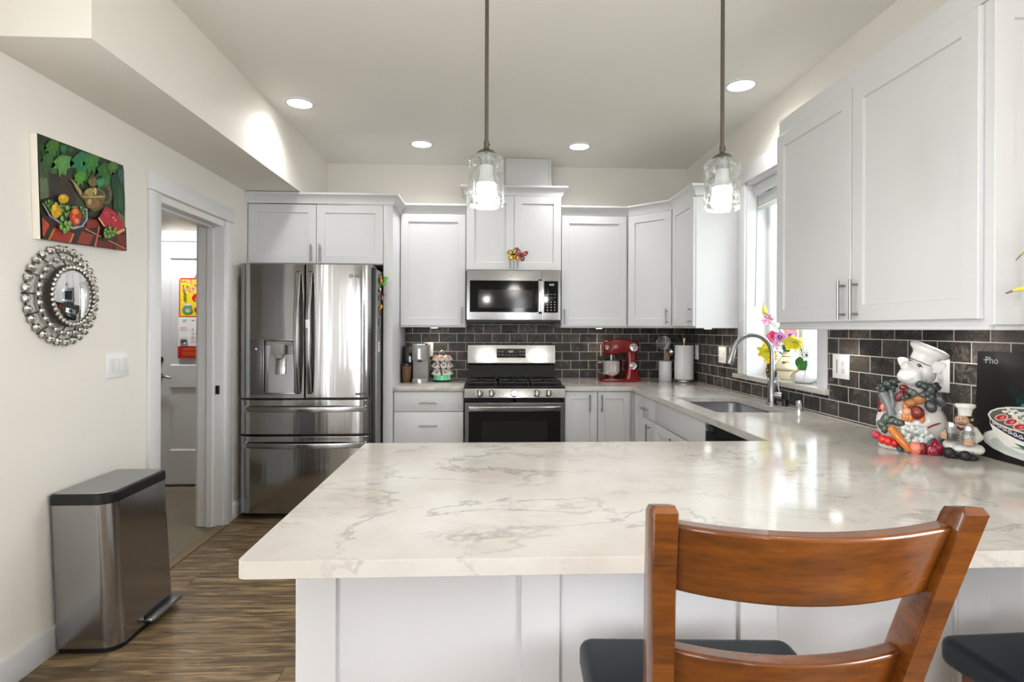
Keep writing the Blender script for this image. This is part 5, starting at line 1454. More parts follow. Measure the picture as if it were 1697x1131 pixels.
M['podwhite'] = mat('pod_white', (232, 228, 224), 0.4); M['podgreen'] = mat('pod_mint', (120, 212, 160), 0.4)
tierlabs = ['white coffee pod in the top tier of the carousel', 'white coffee pod in the middle tier of the carousel', 'white coffee pod in the lowest white tier of the carousel']
pal = [[((236, 190, 170), (214, 140, 112), (226, 160, 130)), ((236, 206, 180), (190, 120, 90), (236, 200, 180))],
       [((230, 222, 214), (120, 92, 84), (200, 186, 178)), ((232, 226, 220), (150, 110, 100), (226, 214, 206)), ((236, 200, 140), (200, 120, 30), (226, 150, 60))],
       [((232, 226, 222), (110, 84, 80), (216, 206, 200))]]
for ti, (z_, R_, n_, _) in enumerate(TI):
    protos = [pod(tierlabs[ti], l_, 'podwhite') for l_ in pal[ti]]; used = [False] * len(protos)
    for k in range(n_):
        pi_ = k % len(protos); o = protos[pi_] if not used[pi_] else copy_tree(protos[pi_]); used[pi_] = True
        a = radians(-90 + 360 * k / n_ + 12 * ti)
        o.location = cc + Vector((R_ * cos(a), R_ * sin(a), z_)); o.rotation_euler = (0, radians(50), a)
        o['group'] = ['pods in the top tier', 'pods in the middle tier', 'pods in the lower tier'][ti]
gp = pod('mint green coffee pod standing at the foot of the carousel', ((120, 212, 160), (110, 200, 150), (150, 226, 184)), 'podgreen')
for k in range(5):
    o = gp if k == 0 else copy_tree(gp); a = radians(-160 + 35 * k); o['group'] = 'mint pods at the carousel foot'
    o.location = cc + Vector((0.052 * cos(a), 0.052 * sin(a), 0.032)); o.rotation_euler = (pi, 0, 0)

# ------------------------------------------------------------------ stand mixer
mx = thing('stand_mixer', 'glossy red stand mixer with steel bowl on the back worktop', 'mixer', (1.13, 4.78, CT1))
MY = 4.78
def mp(px, py): return (0.970 + (px - 994) * 0.00522, CT1 + (631.5 - py) * 0.00512)
b = MB(); x0, z0 = mp(992.6, 631.5); x1, _ = mp(1061.5, 0)
b.prism([(x, y) for x, y in rrect(x0, x1, MY - 0.075, MY + 0.075, [0.05, 0.05, 0.075, 0.075], 8)], CT1, CT1 + 0.024, 'Z', 0.008, 3); b.build('base', 'red', mx)
b = MB()
def lo(z, xa, xb, hy): return [(x, y, z) for x, y in rrect(xa, xb, MY - hy, MY + hy, min(hy, (xb - xa) / 2) * 0.7, 6)]
col_ = [(627, 1033, 1060), (620, 1036, 1056), (608, 1038, 1054.5), (595, 1038.5, 1053.5), (582, 1036, 1054)]
loft(b, [lo(mp(0, py)[1], mp(xa, 0)[0], mp(xb, 0)[0], 0.058 if py > 600 else 0.050) for py, xa, xb in col_]); b.build('column', 'red', mx, smooth=60)
b = MB(); hp = [(999.5, 586), (999.2, 574), (1001, 565.5), (1006, 562), (1018, 561), (1036, 560.8), (1046, 561.5), (1053, 564), (1057, 569), (1058, 576), (1056, 583), (1050, 584), (1040, 583.5), (1028, 583.5), (1022, 586.5)]
b.prism([mp(*p) for p in hp], MY - 0.055, MY + 0.055, 'Y', 0.018, 4); b.build('head', 'red', mx, smooth=60)
cx_, cz_ = mp(1005, 573.5)
b = MB(); b.lathe([(0, 0), (0.022, 0), (0.024, 0.006), (0.018, 0.012), (0.008, 0.020), (0, 0.020)], (cx_ - 0.002, MY - 0.053, cz_), '-Y', 22); b.build('attachment_hub', 'chrome', mx)
cx_, cz_ = mp(1048, 574)
b = MB(); b.lathe([(0, 0), (0.034, 0), (0.036, 0.008), (0.030, 0.012), (0.016, 0.010), (0.010, 0.016), (0, 0.017)], (cx_, MY - 0.054, cz_), '-Y', 28); b.build('speed_dial', 'chrome', mx)
cx_, cz_ = mp(1047, 604.8)
b = MB(); b.lathe([(0, 0), (0.030, 0), (0.032, 0.006), (0.026, 0.010), (0.020, 0.007), (0.014, 0.016), (0, 0.018)], (cx_, MY - 0.052, cz_), '-Y', 28); b.build('round_badge', 'chrome', mx)
bx_, _ = mp(1013.5, 0); bz = mp(0, 622)[1]
b = MB(); b.lathe([(0, 0), (0.045, 0.0), (0.046, 0.008), (0.060, 0.018), (0.078, 0.040), (0.086, 0.070), (0.088, 0.150), (0.091, 0.153), (0.088, 0.156), (0.084, 0.150), (0.082, 0.07), (0.074, 0.042), (0.05, 0.02), (0, 0.014)], (bx_, MY, CT1 + 0.026), 'Z', 36)
bo = b.build('bowl', 'chrome', mx, smooth=60)
b = MB(); b.tube([(bx_ - 0.086, MY - 0.01, 1.075), (bx_ - 0.128, MY - 0.012, 1.072), (bx_ - 0.124, MY - 0.012, 1.03), (bx_ - 0.108, MY - 0.01, 0.99), (bx_ - 0.082, MY - 0.01, 0.985)], 0.006, 10); b.build('bowl_handle', 'nickel', bo)
b = MB(); b.cyl((bx_, MY, 1.09), 0.018, 0.055); b.build('beater_shaft', 'nickel', mx)
b = MB(); b.tube([mp(997, 586)[:1] + (MY + 0.02, mp(0, 589)[1]), mp(996.6, 0)[:1] + (MY + 0.02, mp(0, 570)[1])], 0.004, 8); b.build('side_wire', 'plastic', mx)

# ------------------------------------------------------------------ crock, utensils, paper towels
ck = (1.548, 4.80)
b = MB(); b.lathe([(0, 0), (0.052, 0), (0.056, 0.004), (0.056, 0.168), (0.054, 0.172), (0.050, 0.170), (0.050, 0.012), (0, 0.010)], (ck[0], ck[1], CT1), 'Z', 32)
tag(b.build('utensil_crock', 'ceramic', smooth=50), 'white cylindrical utensil crock beside the paper towels', 'crock')
su = thing('strainer_spoon', 'round wire skimmer standing in the white crock', 'utensil', (ck[0] - 0.01, ck[1], CT1 + 0.02))
b = MB(); b.tube([(ck[0] - 0.01, ck[1], CT1 + 0.02), (ck[0] - 0.012, ck[1] - 0.02, 1.20)], 0.005, 8); b.build('handle', 'nickel', su)
b = MB(); sc_ = (ck[0] - 0.022, ck[1] - 0.02, 1.245)
b.tube([(sc_[0] + 0.060 * cos(a * pi / 12), sc_[1] - 0.003 * sin(a), sc_[2] + 0.058 * sin(a * pi / 12)) for a in range(24)], 0.0028, 6, closed=True)
for k in range(-6, 7):
    o_ = k * 0.0088; L = sqrt(max(0.058 ** 2 - o_ ** 2, 0)); 
    b.tube([(sc_[0] + o_, sc_[1] + 0.012 - 3 * o_ * o_, sc_[2] - L), (sc_[0] + o_, sc_[1] + 0.022 - 3 * o_ * o_, sc_[2]), (sc_[0] + o_, sc_[1] + 0.012 - 3 * o_ * o_, sc_[2] + L)], 0.0008, 4)
    b.tube([(sc_[0] - L, sc_[1] + 0.012 - 3 * o_ * o_, sc_[2] + o_), (sc_[0], sc_[1] + 0.022 - 3 * o_ * o_, sc_[2] + o_), (sc_[0] + L, sc_[1] + 0.012 - 3 * o_ * o_, sc_[2] + o_)], 0.0008, 4)
b.build('wire_basket', 'chrome', su)
w_ = thing('wooden_whisk', 'brown wooden brush leaning in the white crock', 'utensil', (ck[0] + 0.01, ck[1], CT1 + 0.02))
b = MB(); b.col(150, 116, 92); b.tube([(ck[0] + 0.012, ck[1] - 0.012, CT1 + 0.02), (ck[0] + 0.008, ck[1] - 0.02, 1.12), (ck[0] + 0.004, ck[1] - 0.024, 1.17)], [0.008, 0.020, 0.012], 10); b.build('brush', 'vc', w_)
ld_ = thing('ladle', 'dark shiny ladle in the crock, next to the towel roll', 'utensil', (ck[0] + 0.03, ck[1], CT1 + 0.02))
b = MB(); b.tube([(ck[0] + 0.026, ck[1] - 0.01, CT1 + 0.02), (ck[0] + 0.032, ck[1] - 0.014, 1.14)], 0.004, 8); b.build('handle', 'chrome', ld_)
b = MB(); b.lathe([(0, -0.026), (0.018, -0.022), (0.030, -0.008), (0.033, 0.004), (0.030, 0.004), (0.016, -0.016), (0, -0.021)], (ck[0] + 0.032, ck[1] - 0.020, 1.165), Matrix.Rotation(radians(70), 3, 'X') @ Matrix.Rotation(radians(20), 3, 'Y'), 20); b.build('cup', 'chrome', ld_)
sp_ = thing('serving_spoon', 'dark slotted spoon behind the ladle in the crock', 'utensil', (ck[0] + 0.02, ck[1] + 0.02, CT1 + 0.02))
b = MB(); b.tube([(ck[0] + 0.02, ck[1] + 0.02, CT1 + 0.02), (ck[0] + 0.03, ck[1] + 0.02, 1.17)], 0.004, 8); b.ell((ck[0] + 0.031, ck[1] + 0.02, 1.205), (0.026, 0.007, 0.040)); b.build('spoon', 'nickel', sp_)

tr = (1.678, 4.70)
th = thing('towel_holder', 'upright paper towel holder with steel base', 'towel holder', (tr[0], tr[1], CT1))
b = MB(); b.lathe([(0, 0), (0.084, 0), (0.086, 0.003), (0.086, 0.020), (0.083, 0.024), (0, 0.024)], (tr[0], tr[1], CT1), 'Z', 36); b.build('base', 'nickel', th)
b = MB(); b.lathe([(0, 0.0), (0.008, 0.0), (0.008, 0.322), (0.014, 0.324), (0.014, 0.352), (0.010, 0.356), (0, 0.356)], (tr[0], tr[1], CT1 + 0.02), 'Z', 20); b.build('post', mat('copper_tint_post', (190, 160, 140), 0.3, 0.8), th)
b = MB(); b.lathe([(0.018, 0.0), (0.078, 0.0), (0.0795, 0.002), (0.0765, 0.286), (0.076, 0.288), (0.018, 0.288)], (tr[0], tr[1], CT1 + 0.026), 'Z', 40, closed=True)
b.box(tr[0] - 0.03, tr[0] - 0.0285, tr[1] - 0.079, tr[1] - 0.05, CT1 + 0.027, CT1 + 0.314)
tag(b.build('paper_towel_roll', 'paper', smooth=50), 'white paper towel roll on its upright holder', 'paper towels')

# ------------------------------------------------------------------ butterflies on the microwave cabinet
def butterfly(x, y, z, cols, tilt, label):
    t = thing('butterfly_ornament', label, 'butterfly ornament', (x, y, z))
    b = MB(); b.xf(Matrix.Translation((x, y, z)) @ Matrix.Rotation(radians(tilt), 4, 'Y')); b.col(40, 26, 20)
    b.tube([(0, 0, -0.022), (0, -0.002, 0), (0, 0, 0.022)], [0.002, 0.004, 0.003], 8)
    b.tube([(0, 0, 0.02), (0.010, -0.003, 0.038)], 0.0009, 5); b.tube([(0, 0, 0.02), (-0.010, -0.003, 0.038)], 0.0009, 5); b.build('body', 'vcsemi', t)
    for s in (-1, 1):
        b = MB(); b.xf(Matrix.Translation((x, y, z)) @ Matrix.Rotation(radians(tilt), 4, 'Y') @ Matrix.Rotation(radians(-18 * s), 4, 'Z'))
        up = [(0, -0.004), (s * 0.004, 0.014), (s * 0.018, 0.034), (s * 0.036, 0.046), (s * 0.052, 0.044), (s * 0.054, 0.026), (s * 0.044, 0.006), (s * 0.020, -0.006)]
        dn = [(0, 0.002), (s * 0.022, -0.003), (s * 0.040, -0.010), (s * 0.044, -0.026), (s * 0.034, -0.044), (s * 0.020, -0.048), (s * 0.006, -0.030)]
        for poly, cA, cB in ((up, cols[0], cols[1]), (dn, cols[0], cols[2])):
            b.col(*cA); b.prism(poly, -0.0015, 0.0015, 'Y', 0)
            cx = sum(p[0] for p in poly) / len(poly); cz = sum(p[1] for p in poly) / len(poly)
            b.col(*cB); b.prism([(cx + (p[0] - cx) * 0.72, cz + (p[1] - cz) * 0.72) for p in poly], -0.0021, 0.0021, 'Y', 0)
            b.col(*cols[3]); b.prism([(cx + (p[0] - cx) * 0.25, cz + (p[1] - cz) * 0.25) for p in poly], -0.0026, 0.0026, 'Y', 0)
        b.build('wing', 'vcsemi', t, smooth=20)


butterfly(0.216, 4.593, 1.970, [(92, 90, 24), (234, 200, 60), (226, 176, 40), (250, 236, 150)], 80, 'yellow butterfly ornament on the left door handle above the microwave')
butterfly(0.277, 4.588, 1.965, [(90, 74, 40), (176, 26, 84), (150, 20, 60), (240, 190, 150)], 18, 'magenta butterfly ornament on the right door handle above the microwave')

# ------------------------------------------------------------------ flowers on the window sill
def petals(b, c, nrm, n, L, w, cup, col, tip=None, r0=0.002, roll=0.0):
    L *= 1.22; w *= 1.3
    nrm = Vector(nrm).normalized(); a_ = nrm.orthogonal().normalized(); b_ = nrm.cross(a_); c = Vector(c)
    for k in range(n):
        t = 2 * pi * k / n + roll; d = a_ * cos(t) + b_ * sin(t); s = nrm.cross(d); vs = []; N = 5
        for i in range(N + 1):
            u = i / N; wd = w * sin(pi * min(u * 0.9 + 0.08, 1)) ** 0.8
            ctr = c + d * (r0 + L * (u - 0.15 * cup * u * u)) + nrm * (cup * L * u * (1.1 - 0.6 * u))
            vs += [ctr - s * wd + nrm * 0.12 * wd, ctr - nrm * 0.10 * wd, ctr + s * wd + nrm * 0.12 * wd]
        fs = []
        for i in range(N):
            for j in range(2): q_ = i * 3 + j; fs.append((q_, q_ + 1, q_ + 4, q_ + 3))
        b.col(*(tip if tip and k % 2 else col)); b.add(vs, fs); b.add([v - nrm * 0.0008 for v in vs], [f[::-1] for f in fs])


def flower(label, base, via, head, nrm, draw, stemcol=(70, 110, 50), cat='artificial flower', name='artificial_flower', grp=None):
    t = thing(name, label, cat, base, grp)
    b = MB(); b.col(*stemcol); b.tube([base] + via + [Vector(head) - Vector(nrm).normalized() * 0.004], 0.0022, 6); b.build('stem', 'vcsemi', t)
    b = MB(); draw(b, Vector(head), Vector(nrm).normalized()); b.build('blossom', 'vcsemi', t, smooth=60)
    return t


VX, VY, VZ = 1.868, 3.405, WZ0
b = MB(); b.col(236, 226, 196)
b.lathe([(0, 0), (0.034, 0), (0.040, 0.004), (0.060, 0.040), (0.068, 0.072), (0.066, 0.100), (0.052, 0.128), (0.036, 0.142), (0.031, 0.150), (0.030, 0.168), (0.034, 0.172), (0.031, 0.174), (0.026, 0.168), (0.027, 0.150), (0.05, 0.12), (0.06, 0.07), (0.03, 0.006), (0, 0.005)], (VX, VY, VZ), 'Z', 40)
b.col(120, 104, 70); b.lathe([(0.0672, 0.056), (0.0684, 0.058), (0.0688, 0.060), (0.0672, 0.062)], (VX, VY, VZ), 'Z', 40); b.lathe([(0.067, 0.066), (0.069, 0.067), (0.067, 0.069)], (VX, VY, VZ), 'Z', 40); b.lathe([(0.036, 0.141), (0.038, 0.143), (0.034, 0.146)], (VX, VY, VZ), 'Z', 40)
dv = Vector((-VX, -VY, 0)).normalized(); rv = Vector((dv.y * -1, dv.x, 0)) * -1
for u_, z_, rx_, rz_, c_ in ((-0.022, 0.108, 0.014, 0.008, (110, 80, 50)), (-0.004, 0.110, 0.016, 0.008, (196, 146, 70)), (-0.004, 0.090, 0.012, 0.007, (50, 60, 40)), (0.030, 0.112, 0.010, 0.006, (214, 196, 190))):
    R_ = 0.0645 if z_ < 0.11 else 0.061
    d_ = (dv * cos(u_ / R_) - rv * sin(u_ / R_)); b.col(*c_); b.ell(Vector((VX, VY, VZ + z_)) + d_ * (R_ - 0.001), (0.003, rx_ * 0.8, rz_), Matrix.Rotation(math.atan2(d_.y, d_.x), 3, 'Z'), 12, 8)
tag(b.build('flower_vase', 'vcgloss', smooth=50), 'round cream vase with painted flowers and olive bands on the window sill', 'vase')
base = Vector((VX, VY, VZ + 0.11))
def at(dy, dz, dx=0.0): return Vector((VX + dx, VY + dy, VZ + dz))
toC = (-0.5, -0.85, 0.15)
def lily(c1, c2=None): 
    def f(b, h, n): petals(b, h, n, 6, 0.048, 0.013, 0.35, c1, c2); b.col(214, 150, 40); [b.tube([h, h + n * 0.02 + Vector((0.006 * cos(k), 0.006 * sin(k), 0.004))], 0.0012, 4) for k in range(4)]
    return f
def rose(c1, c2):
    def f(b, h, n):
        petals(b, h, n, 6, 0.036, 0.016, 0.55, c1, c2); petals(b, h + n * 0.006, n, 5, 0.026, 0.014, 1.0, c2, c1, roll=0.5); petals(b, h + n * 0.008, n, 4, 0.016, 0.010, 1.6, c1, roll=0.2)
    return f
def orchid(c1, c2):
    def f(b, h, n): petals(b, h, n, 5, 0.030, 0.016, 0.12, c1); petals(b, h + n * 0.003, n, 3, 0.012, 0.007, 0.6, c2, roll=0.6); b.col(236, 220, 120); b.ell(h + n * 0.007, 0.004, n=8, m=6)
    return f
def spider(c1, c2):
    def f(b, h, n): petals(b, h, n, 11, 0.036, 0.0045, 0.5, c1, c2)
    return f
flower('large yellow lily at the left of the vase bouquet', base, [at(0.03, 0.20, -0.01)], at(0.115, 0.225, -0.05), toC, lily((246, 214, 40), (250, 226, 90)))
flower('yellow lily hanging lowest at the left of the bouquet', base, [at(0.05, 0.17, -0.02)], at(0.165, 0.17, -0.055), (-0.6, -0.6, -0.3), lily((232, 220, 40), (214, 226, 60)))
flower('bright pink rose in the vase bouquet', base, [at(0.03, 0.21, -0.01)], at(0.080, 0.262, -0.05), toC, rose((232, 70, 130), (246, 130, 150)))
flower('light purple orchid above the middle of the bouquet', base, [at(0.0, 0.22, 0)], at(0.018, 0.262, -0.04), toC, orchid((206, 140, 206), (120, 40, 110)))
flower('light purple orchid at the upper right of the bouquet', base, [at(-0.03, 0.22, 0)], at(-0.085, 0.272, -0.025), toC, orchid((214, 156, 214), (130, 50, 120)))
flower('pink and white spidery flower in the middle of the bouquet', base, [at(0.01, 0.18, -0.01)], at(0.030, 0.212, -0.06), toC, spider((226, 150, 190), (240, 224, 232)))
flower('pale yellow lily at the right of the bouquet', base, [at(-0.03, 0.2, 0)], at(-0.115, 0.225, -0.02), (-0.6, -0.75, 0.1), lily((240, 226, 110), (232, 226, 150)))
flower('peach coloured flower half hidden under the wall cabinet', base, [at(0.0, 0.24, 0)], at(-0.030, 0.300, 0.0), toC, rose((246, 196, 130), (244, 170, 150)))
flower('pink tube flower on the tall left spray', base, [at(0.04, 0.28, -0.01), at(0.10, 0.34, -0.04)], at(0.125, 0.372, -0.06), (-0.5, -0.6, 0.4), spider((226, 110, 160), (246, 190, 210)))
flower('yellow-green flower spike topping the bouquet', base, [at(0.05, 0.30, -0.02), at(0.12, 0.40, -0.06)], at(0.145, 0.415, -0.07), (-0.3, 0.1, 0.9), lambda b, h, n: (b.col(206, 206, 60), b.tube([h, h + Vector((0, 0.012, 0.03)), h + Vector((0, 0.018, 0.052))], [0.016, 0.014, 0.006], 10), b.col(150, 176, 150), b.tube([h + Vector((0, 0.018, 0.05)), h + Vector((0, 0.022, 0.07))], [0.006, 0.002], 8)))
fo = thing('artificial_foliage', 'green strap leaves in the mouth of the cream vase', 'artificial leaves', base)
for k, (dy, dz, dx, w_) in enumerate([(0.012, 0.215, -0.03, 0.013), (-0.03, 0.24, -0.02, 0.014), (-0.055, 0.20, -0.03, 0.011), (0.10, 0.165, -0.04, 0.007), (-0.01, 0.26, 0.0, 0.012)]):
    b = MB(); b.col(*[(52, 104, 40), (66, 124, 48), (44, 86, 44)][k % 3]); e_ = at(dy, dz, dx); md_ = base.lerp(e_, 0.6) + Vector((0, 0, 0.03))
    b.strap([base, base.lerp(md_, 0.5) + Vector((0, 0, 0.01)), md_, md_.lerp(e_, 0.6), e_], w_ * 2, 0.0015, rv); b.build('leaf', 'vcsemi', fo)
for k, (dy, dz) in enumerate([(0.165, 0.262), (0.135, 0.275), (0.150, 0.245), (0.05, 0.285)]):
    b = MB(); b.col(24, 20, 22); b.tube([at(0.09, 0.22, -0.05), at(dy, dz, -0.06)], 0.0008, 4); b.ell(at(dy, dz, -0.06), (0.003, 0.003, 0.006), n=8, m=6); b.build('seed_sprig', 'vc', fo)

# small sunflower vase behind
sv = (VX + 0.0, 3.600)
b = MB(); b.col(58, 44, 34); b.lathe([(0, 0), (0.028, 0), (0.036, 0.03), (0.034, 0.07), (0.022, 0.095), (0.024, 0.10), (0, 0.098)], (sv[0], sv[1], VZ), 'Z', 24)
rnd = random.Random(9)
for k in range(26):
    a = rnd.uniform(0, 2 * pi); z_ = rnd.uniform(0.008, 0.07); b.col(*rnd.choice([(236, 180, 30), (226, 160, 20), (120, 80, 30)])); b.ell((sv[0] + 0.033 * cos(a), sv[1] + 0.033 * sin(a), VZ + z_), (0.006, 0.006, 0.007), n=8, m=6)
tag(b.build('flower_vase', 'vcgloss'), 'small dark vase with yellow blotches behind the faucet', 'vase')
flower('golden yellow flower in the small dark vase', Vector((sv[0], sv[1], VZ + 0.095)), [], Vector((sv[0] - 0.02, sv[1] - 0.02, VZ + 0.135)), toC, lambda b, h, n: (petals(b, h, n, 10, 0.040, 0.011, 0.25, (250, 200, 20), (240, 176, 10)), b.col(226, 150, 20), b.ell(h + n * 0.006, 0.009, n=10, m=8)))

# white oval pot with orchid plant
OX, OY = 1.842, 3.180
ot = thing('potted_orchid', 'white oval pot with broad orchid leaves and bare roots on the window sill', 'potted plant', (OX, OY, VZ))
b = MB(); b.lathe([(0, 0), (0.040, 0), (0.060, 0.014), (0.069, 0.036), (0.060, 0.058), (0.036, 0.074), (0.026, 0.076), (0.022, 0.070), (0, 0.068)], (OX, OY, VZ), 'Z', 36); b.build('pot', 'ceramic', ot, smooth=60)
def leafblade(b, p0, p1, w, bend, sag=(0, 0, 0)):
    p0, p1 = Vector(p0), Vector(p1); d = p1 - p0; s = d.cross(Vector((-0.5, -0.86, 0))).normalized(); N = 8; vs = []
    nn = s.cross(d.normalized())
    for i in range(N + 1):
        u = i / N; c = p0 + d * u + Vector(bend) * (4 * u * (1 - u)) + Vector(sag) * u * u; wd = w * (sin(pi * (0.06 + 0.92 * u)) ** 0.7)
        vs += [c - s * wd, c + nn * 0.004, c + s * wd]
    fs = []
    for i in range(N):
        for j in range(2): q_ = i * 3 + j; fs.append((q_, q_ + 1, q_ + 4, q_ + 3))
    b.add(vs, fs); b.add([v + nn * 0.0012 for v in vs], [f[::-1] for f in fs])
for p1, w_, bd, c_ in ((Vector((OX - 0.0, OY + 0.045, VZ + 0.150)), 0.024, (-0.006, 0.012, 0.01), (38, 92, 34)), (Vector((OX - 0.01, OY - 0.045, VZ + 0.135)), 0.020, (-0.01, 0.0, 0.0), (56, 124, 40)), (Vector((OX - 0.02, OY + 0.0, VZ + 0.115)), 0.016, (-0.01, 0, 0), (72, 142, 48)), (Vector((OX, OY + 0.075, VZ + 0.085)), 0.006, (0, 0, 0), (48, 110, 60))):
    b = MB(); b.col(*c_); leafblade(b, (OX, OY + 0.004, VZ + 0.066), p1, w_, bd); b.build('leaf', 'vcgloss', ot, smooth=60)
b = MB(); rnd = random.Random(11)
for k in range(9):
    a = rnd.uniform(2.2, 4.6); b.col(*rnd.choice([(196, 164, 110), (214, 186, 140), (170, 130, 90)]))
    pts = []
    for r_, z_ in ((0.012, 0.078), (0.034, 0.078), (0.062, 0.058), (0.0725, 0.034), (0.066, 0.010 + rnd.uniform(0, 0.02))): pts.append((OX + r_ * cos(a), OY + r_ * sin(a), VZ + z_)); a += rnd.uniform(-0.18, 0.18)
    b.tube(pts, [0.0022, 0.0020, 0.0016, 0.0012, 0.0006], 5)
b.build('roots', 'vcsemi', ot)
b = MB(); b.col(58, 76, 40); b.tube([(OX, OY, VZ + 0.07), (OX - 0.004, OY + 0.004, VZ + 0.16), (OX - 0.012, OY + 0.020, VZ + 0.215), (OX - 0.02, OY + 0.05, VZ + 0.238), (OX - 0.026, OY + 0.085, VZ + 0.232)], 0.0018, 6); st_ = b.build('flower_stem', 'vcsemi', ot)
b = MB(); petals(b, (OX - 0.026, OY + 0.088, VZ + 0.236), (-0.4, -0.5, -0.5), 5, 0.044, 0.018, 0.4, (240, 226, 60), (228, 214, 40)); b.build('yellow_bloom', 'vcsemi', st_)
# eye-shaped wire pick
ek = thing('eye_ornament', 'black and white eye-shaped pick standing in the orchid pot', 'plant pick', (OX - 0.01, OY - 0.02, VZ + 0.07))
ec = Vector((OX - 0.018, OY - 0.055, VZ + 0.165)); en = Vector((-0.5, -0.86, 0)); eu = Vector((0.86, -0.5, 0)) 
b = MB(); b.col(26, 26, 28); b.tube([(OX - 0.006, OY - 0.018, VZ + 0.068), ec - Vector((0, 0, 0.014))], 0.0013, 6); b.build('pick', 'vcsemi', ek)
b = MB(); b.col(232, 232, 232)
Re = Matrix((eu, Vector((0, 0, 1)), en)).transposed().to_4x4(); Re.translation = ec; b.xf(Re)
b.lathe([(0, -0.001), (0.014, -0.001), (0.014, 0.001), (0, 0.001)], (0, 0, 0), 'Z', 24); b.col(16, 16, 18); b.lathe([(0, 0), (0.007, 0), (0.007, 0.002), (0, 0.002)], (0.001, 0, 0), 'Z', 20)
b.tube([(-0.026, 0.004, 0), (-0.012, 0.013, 0), (0.006, 0.014, 0), (0.030, 0.001, 0), (0.010, -0.013, 0), (-0.010, -0.012, 0)], 0.0016, 6, closed=True)
for x_, z_ in ((-0.016, 0.036), (0.0, 0.030), (0.012, 0.036), (-0.024, 0.030)): b.tube([(x_ * 0.5, 0.014, 0), (x_, z_, 0)], 0.0012, 5); b.ell((x_, z_, 0), 0.003, n=8, m=6)
b.build('eye', 'vcgloss', ek)
b = MB(); b.lathe([(0, 0), (0.018, 0), (0.022, 0.012), (0.018, 0.024), (0, 0.026)], (1.895, 3.055, VZ), 'Z', 20); b.c = srgb(150, 146, 136)
tag(b.build('stone_pebble', 'greyplastic'), 'small grey stone at the near corner of the window sill', 'stone')

# ------------------------------------------------------------------ pig chef figurine
pg = thing('pig_chef_figurine', 'glazed ceramic pig chef figurine holding vegetables on the worktop', 'figurine', (1.600, 2.045, CT1))
PF = Matrix.Translation((1.600, 2.045, 0)) @ Matrix.Rotation(-math.atan2(0.62, 0.78), 4, 'Z')
def pz(zx, zy, y=0.0, k=1.0):
    """sketch position -> local point (x right, y away from the viewer, z up)"""
    px = 1420 + zx / 4.711; py = 540 + zy / 4.711
    return Vector(((px - 1517) / 573.0, y, CT1 + (745.5 - py) / 452.0))
M['glaze'] = mat('white_glaze', (232, 230, 228), 0.16, coat=0.5)
WH = (232, 230, 228)
def pm_(col=WH): b_ = MB(col); b_.xf(PF); return b_
b = pm_(); b.ell(pz(455, 760), (0.112, 0.082, 0.100), n=28, m=18); b.ell(pz(470, 600, -0.005), (0.088, 0.068, 0.085), n=24, m=16); b.ell(pz(600, 560, 0.01), (0.042, 0.05, 0.055)); b.ell(pz(330, 560, 0.01), (0.040, 0.045, 0.05))
b.prism([(p[0], p[1]) for p in [(0.105 * cos(a * pi / 14), 0.082 * sin(a * pi / 14)) for a in range(28)]], CT1, CT1 + 0.03, 'Z', 0.006)
b.build('body', 'vcgloss', pg, smooth=80)
def pq(X, Y, y=0.0):
    """second sketch scale: position -> local point"""
    return pz((1440 + X / 5.656 - 1420) * 4.711, (555 + Y / 5.655 - 540) * 4.711, y)
b = pm_(); b.ell(pq(525, 320, -0.005), (0.048, 0.050, 0.049), n=28, m=18); b.ell(pq(575, 345, 0.0), (0.034, 0.040, 0.042), n=20, m=14)
b.ell(pq(430, 350, -0.040), (0.040, 0.034, 0.033), Matrix.Rotation(radians(-14), 3, 'Y'), n=24, m=16); b.ell(pq(385, 375, -0.050), (0.030, 0.028, 0.026), n=20, m=14); b.ell(pq(440, 400, -0.045), (0.034, 0.028, 0.022), n=18, m=12)
b.ell(pq(440, 290, -0.035), (0.034, 0.028, 0.024), Matrix.Rotation(radians(25), 3, 'Y'), n=18, m=12)
b.tube([pq(420, 310, -0.050), pq(385, 280, -0.064), pq(362, 262, -0.070), pq(358, 259, -0.071)], [0.022, 0.017, 0.0165, 0.013], 20)
hd = b.build('head', 'vcgloss', pg, smooth=80, mods=[('REMESH', dict(mode='VOXEL', voxel_size=0.0030, use_smooth_shade=True)), ('SMOOTH', dict(factor=0.8, iterations=14))])
hd.data.materials[0] = M['glaze']
b = pm_(); b.col(20, 20, 22); b.ell(pq(512, 266, -0.052), (0.0058, 0.005, 0.0062), n=10, m=8); b.tube([pq(490, 260, -0.054), pq(512, 250, -0.0555), pq(530, 268, -0.0535), pq(548, 290, -0.050)], 0.0012, 5); b.col(250, 250, 250); b.ell(pq(508, 262, -0.0565), (0.0016, 0.0012, 0.0016), n=6, m=5)
b.col(196, 190, 188); b.tube([pq(335, 395, -0.076), pq(375, 412, -0.080), pq(420, 402, -0.078), pq(455, 385, -0.074)], 0.0014, 5); b.build('face_paint', 'vcgloss', hd)
def ear(pts, th, nm='ear'):
    b = pm_(); c = sum(pts, Vector()) / len(pts); n = len(pts)
    b.add(pts + [p + Vector((0, th, 0)) for p in pts] + [c + Vector((0, th * 1.0, 0)), c + Vector((0, th * 2.2, 0))], [(i, (i + 1) % n, 2 * n) for i in range(n)] + [((i + 1) % n, i, n + (i + 1) % n) for i in range(n)] + [(n + (i + 1) % n, i, n + i) for i in range(n)] + [(n + (i + 1) % n, n + i, 2 * n + 1) for i in range(n)])
    b.build(nm, 'vcgloss', hd, smooth=80, mods=[('SUBSURF', dict(levels=2, render_levels=2))])
ear([pq(415, 235, -0.03), pq(405, 205, -0.028), pq(360, 188, -0.026), pq(290, 195, -0.024), pq(298, 235, -0.026), pq(322, 285, -0.032), pq(370, 285, -0.036)], 0.006)
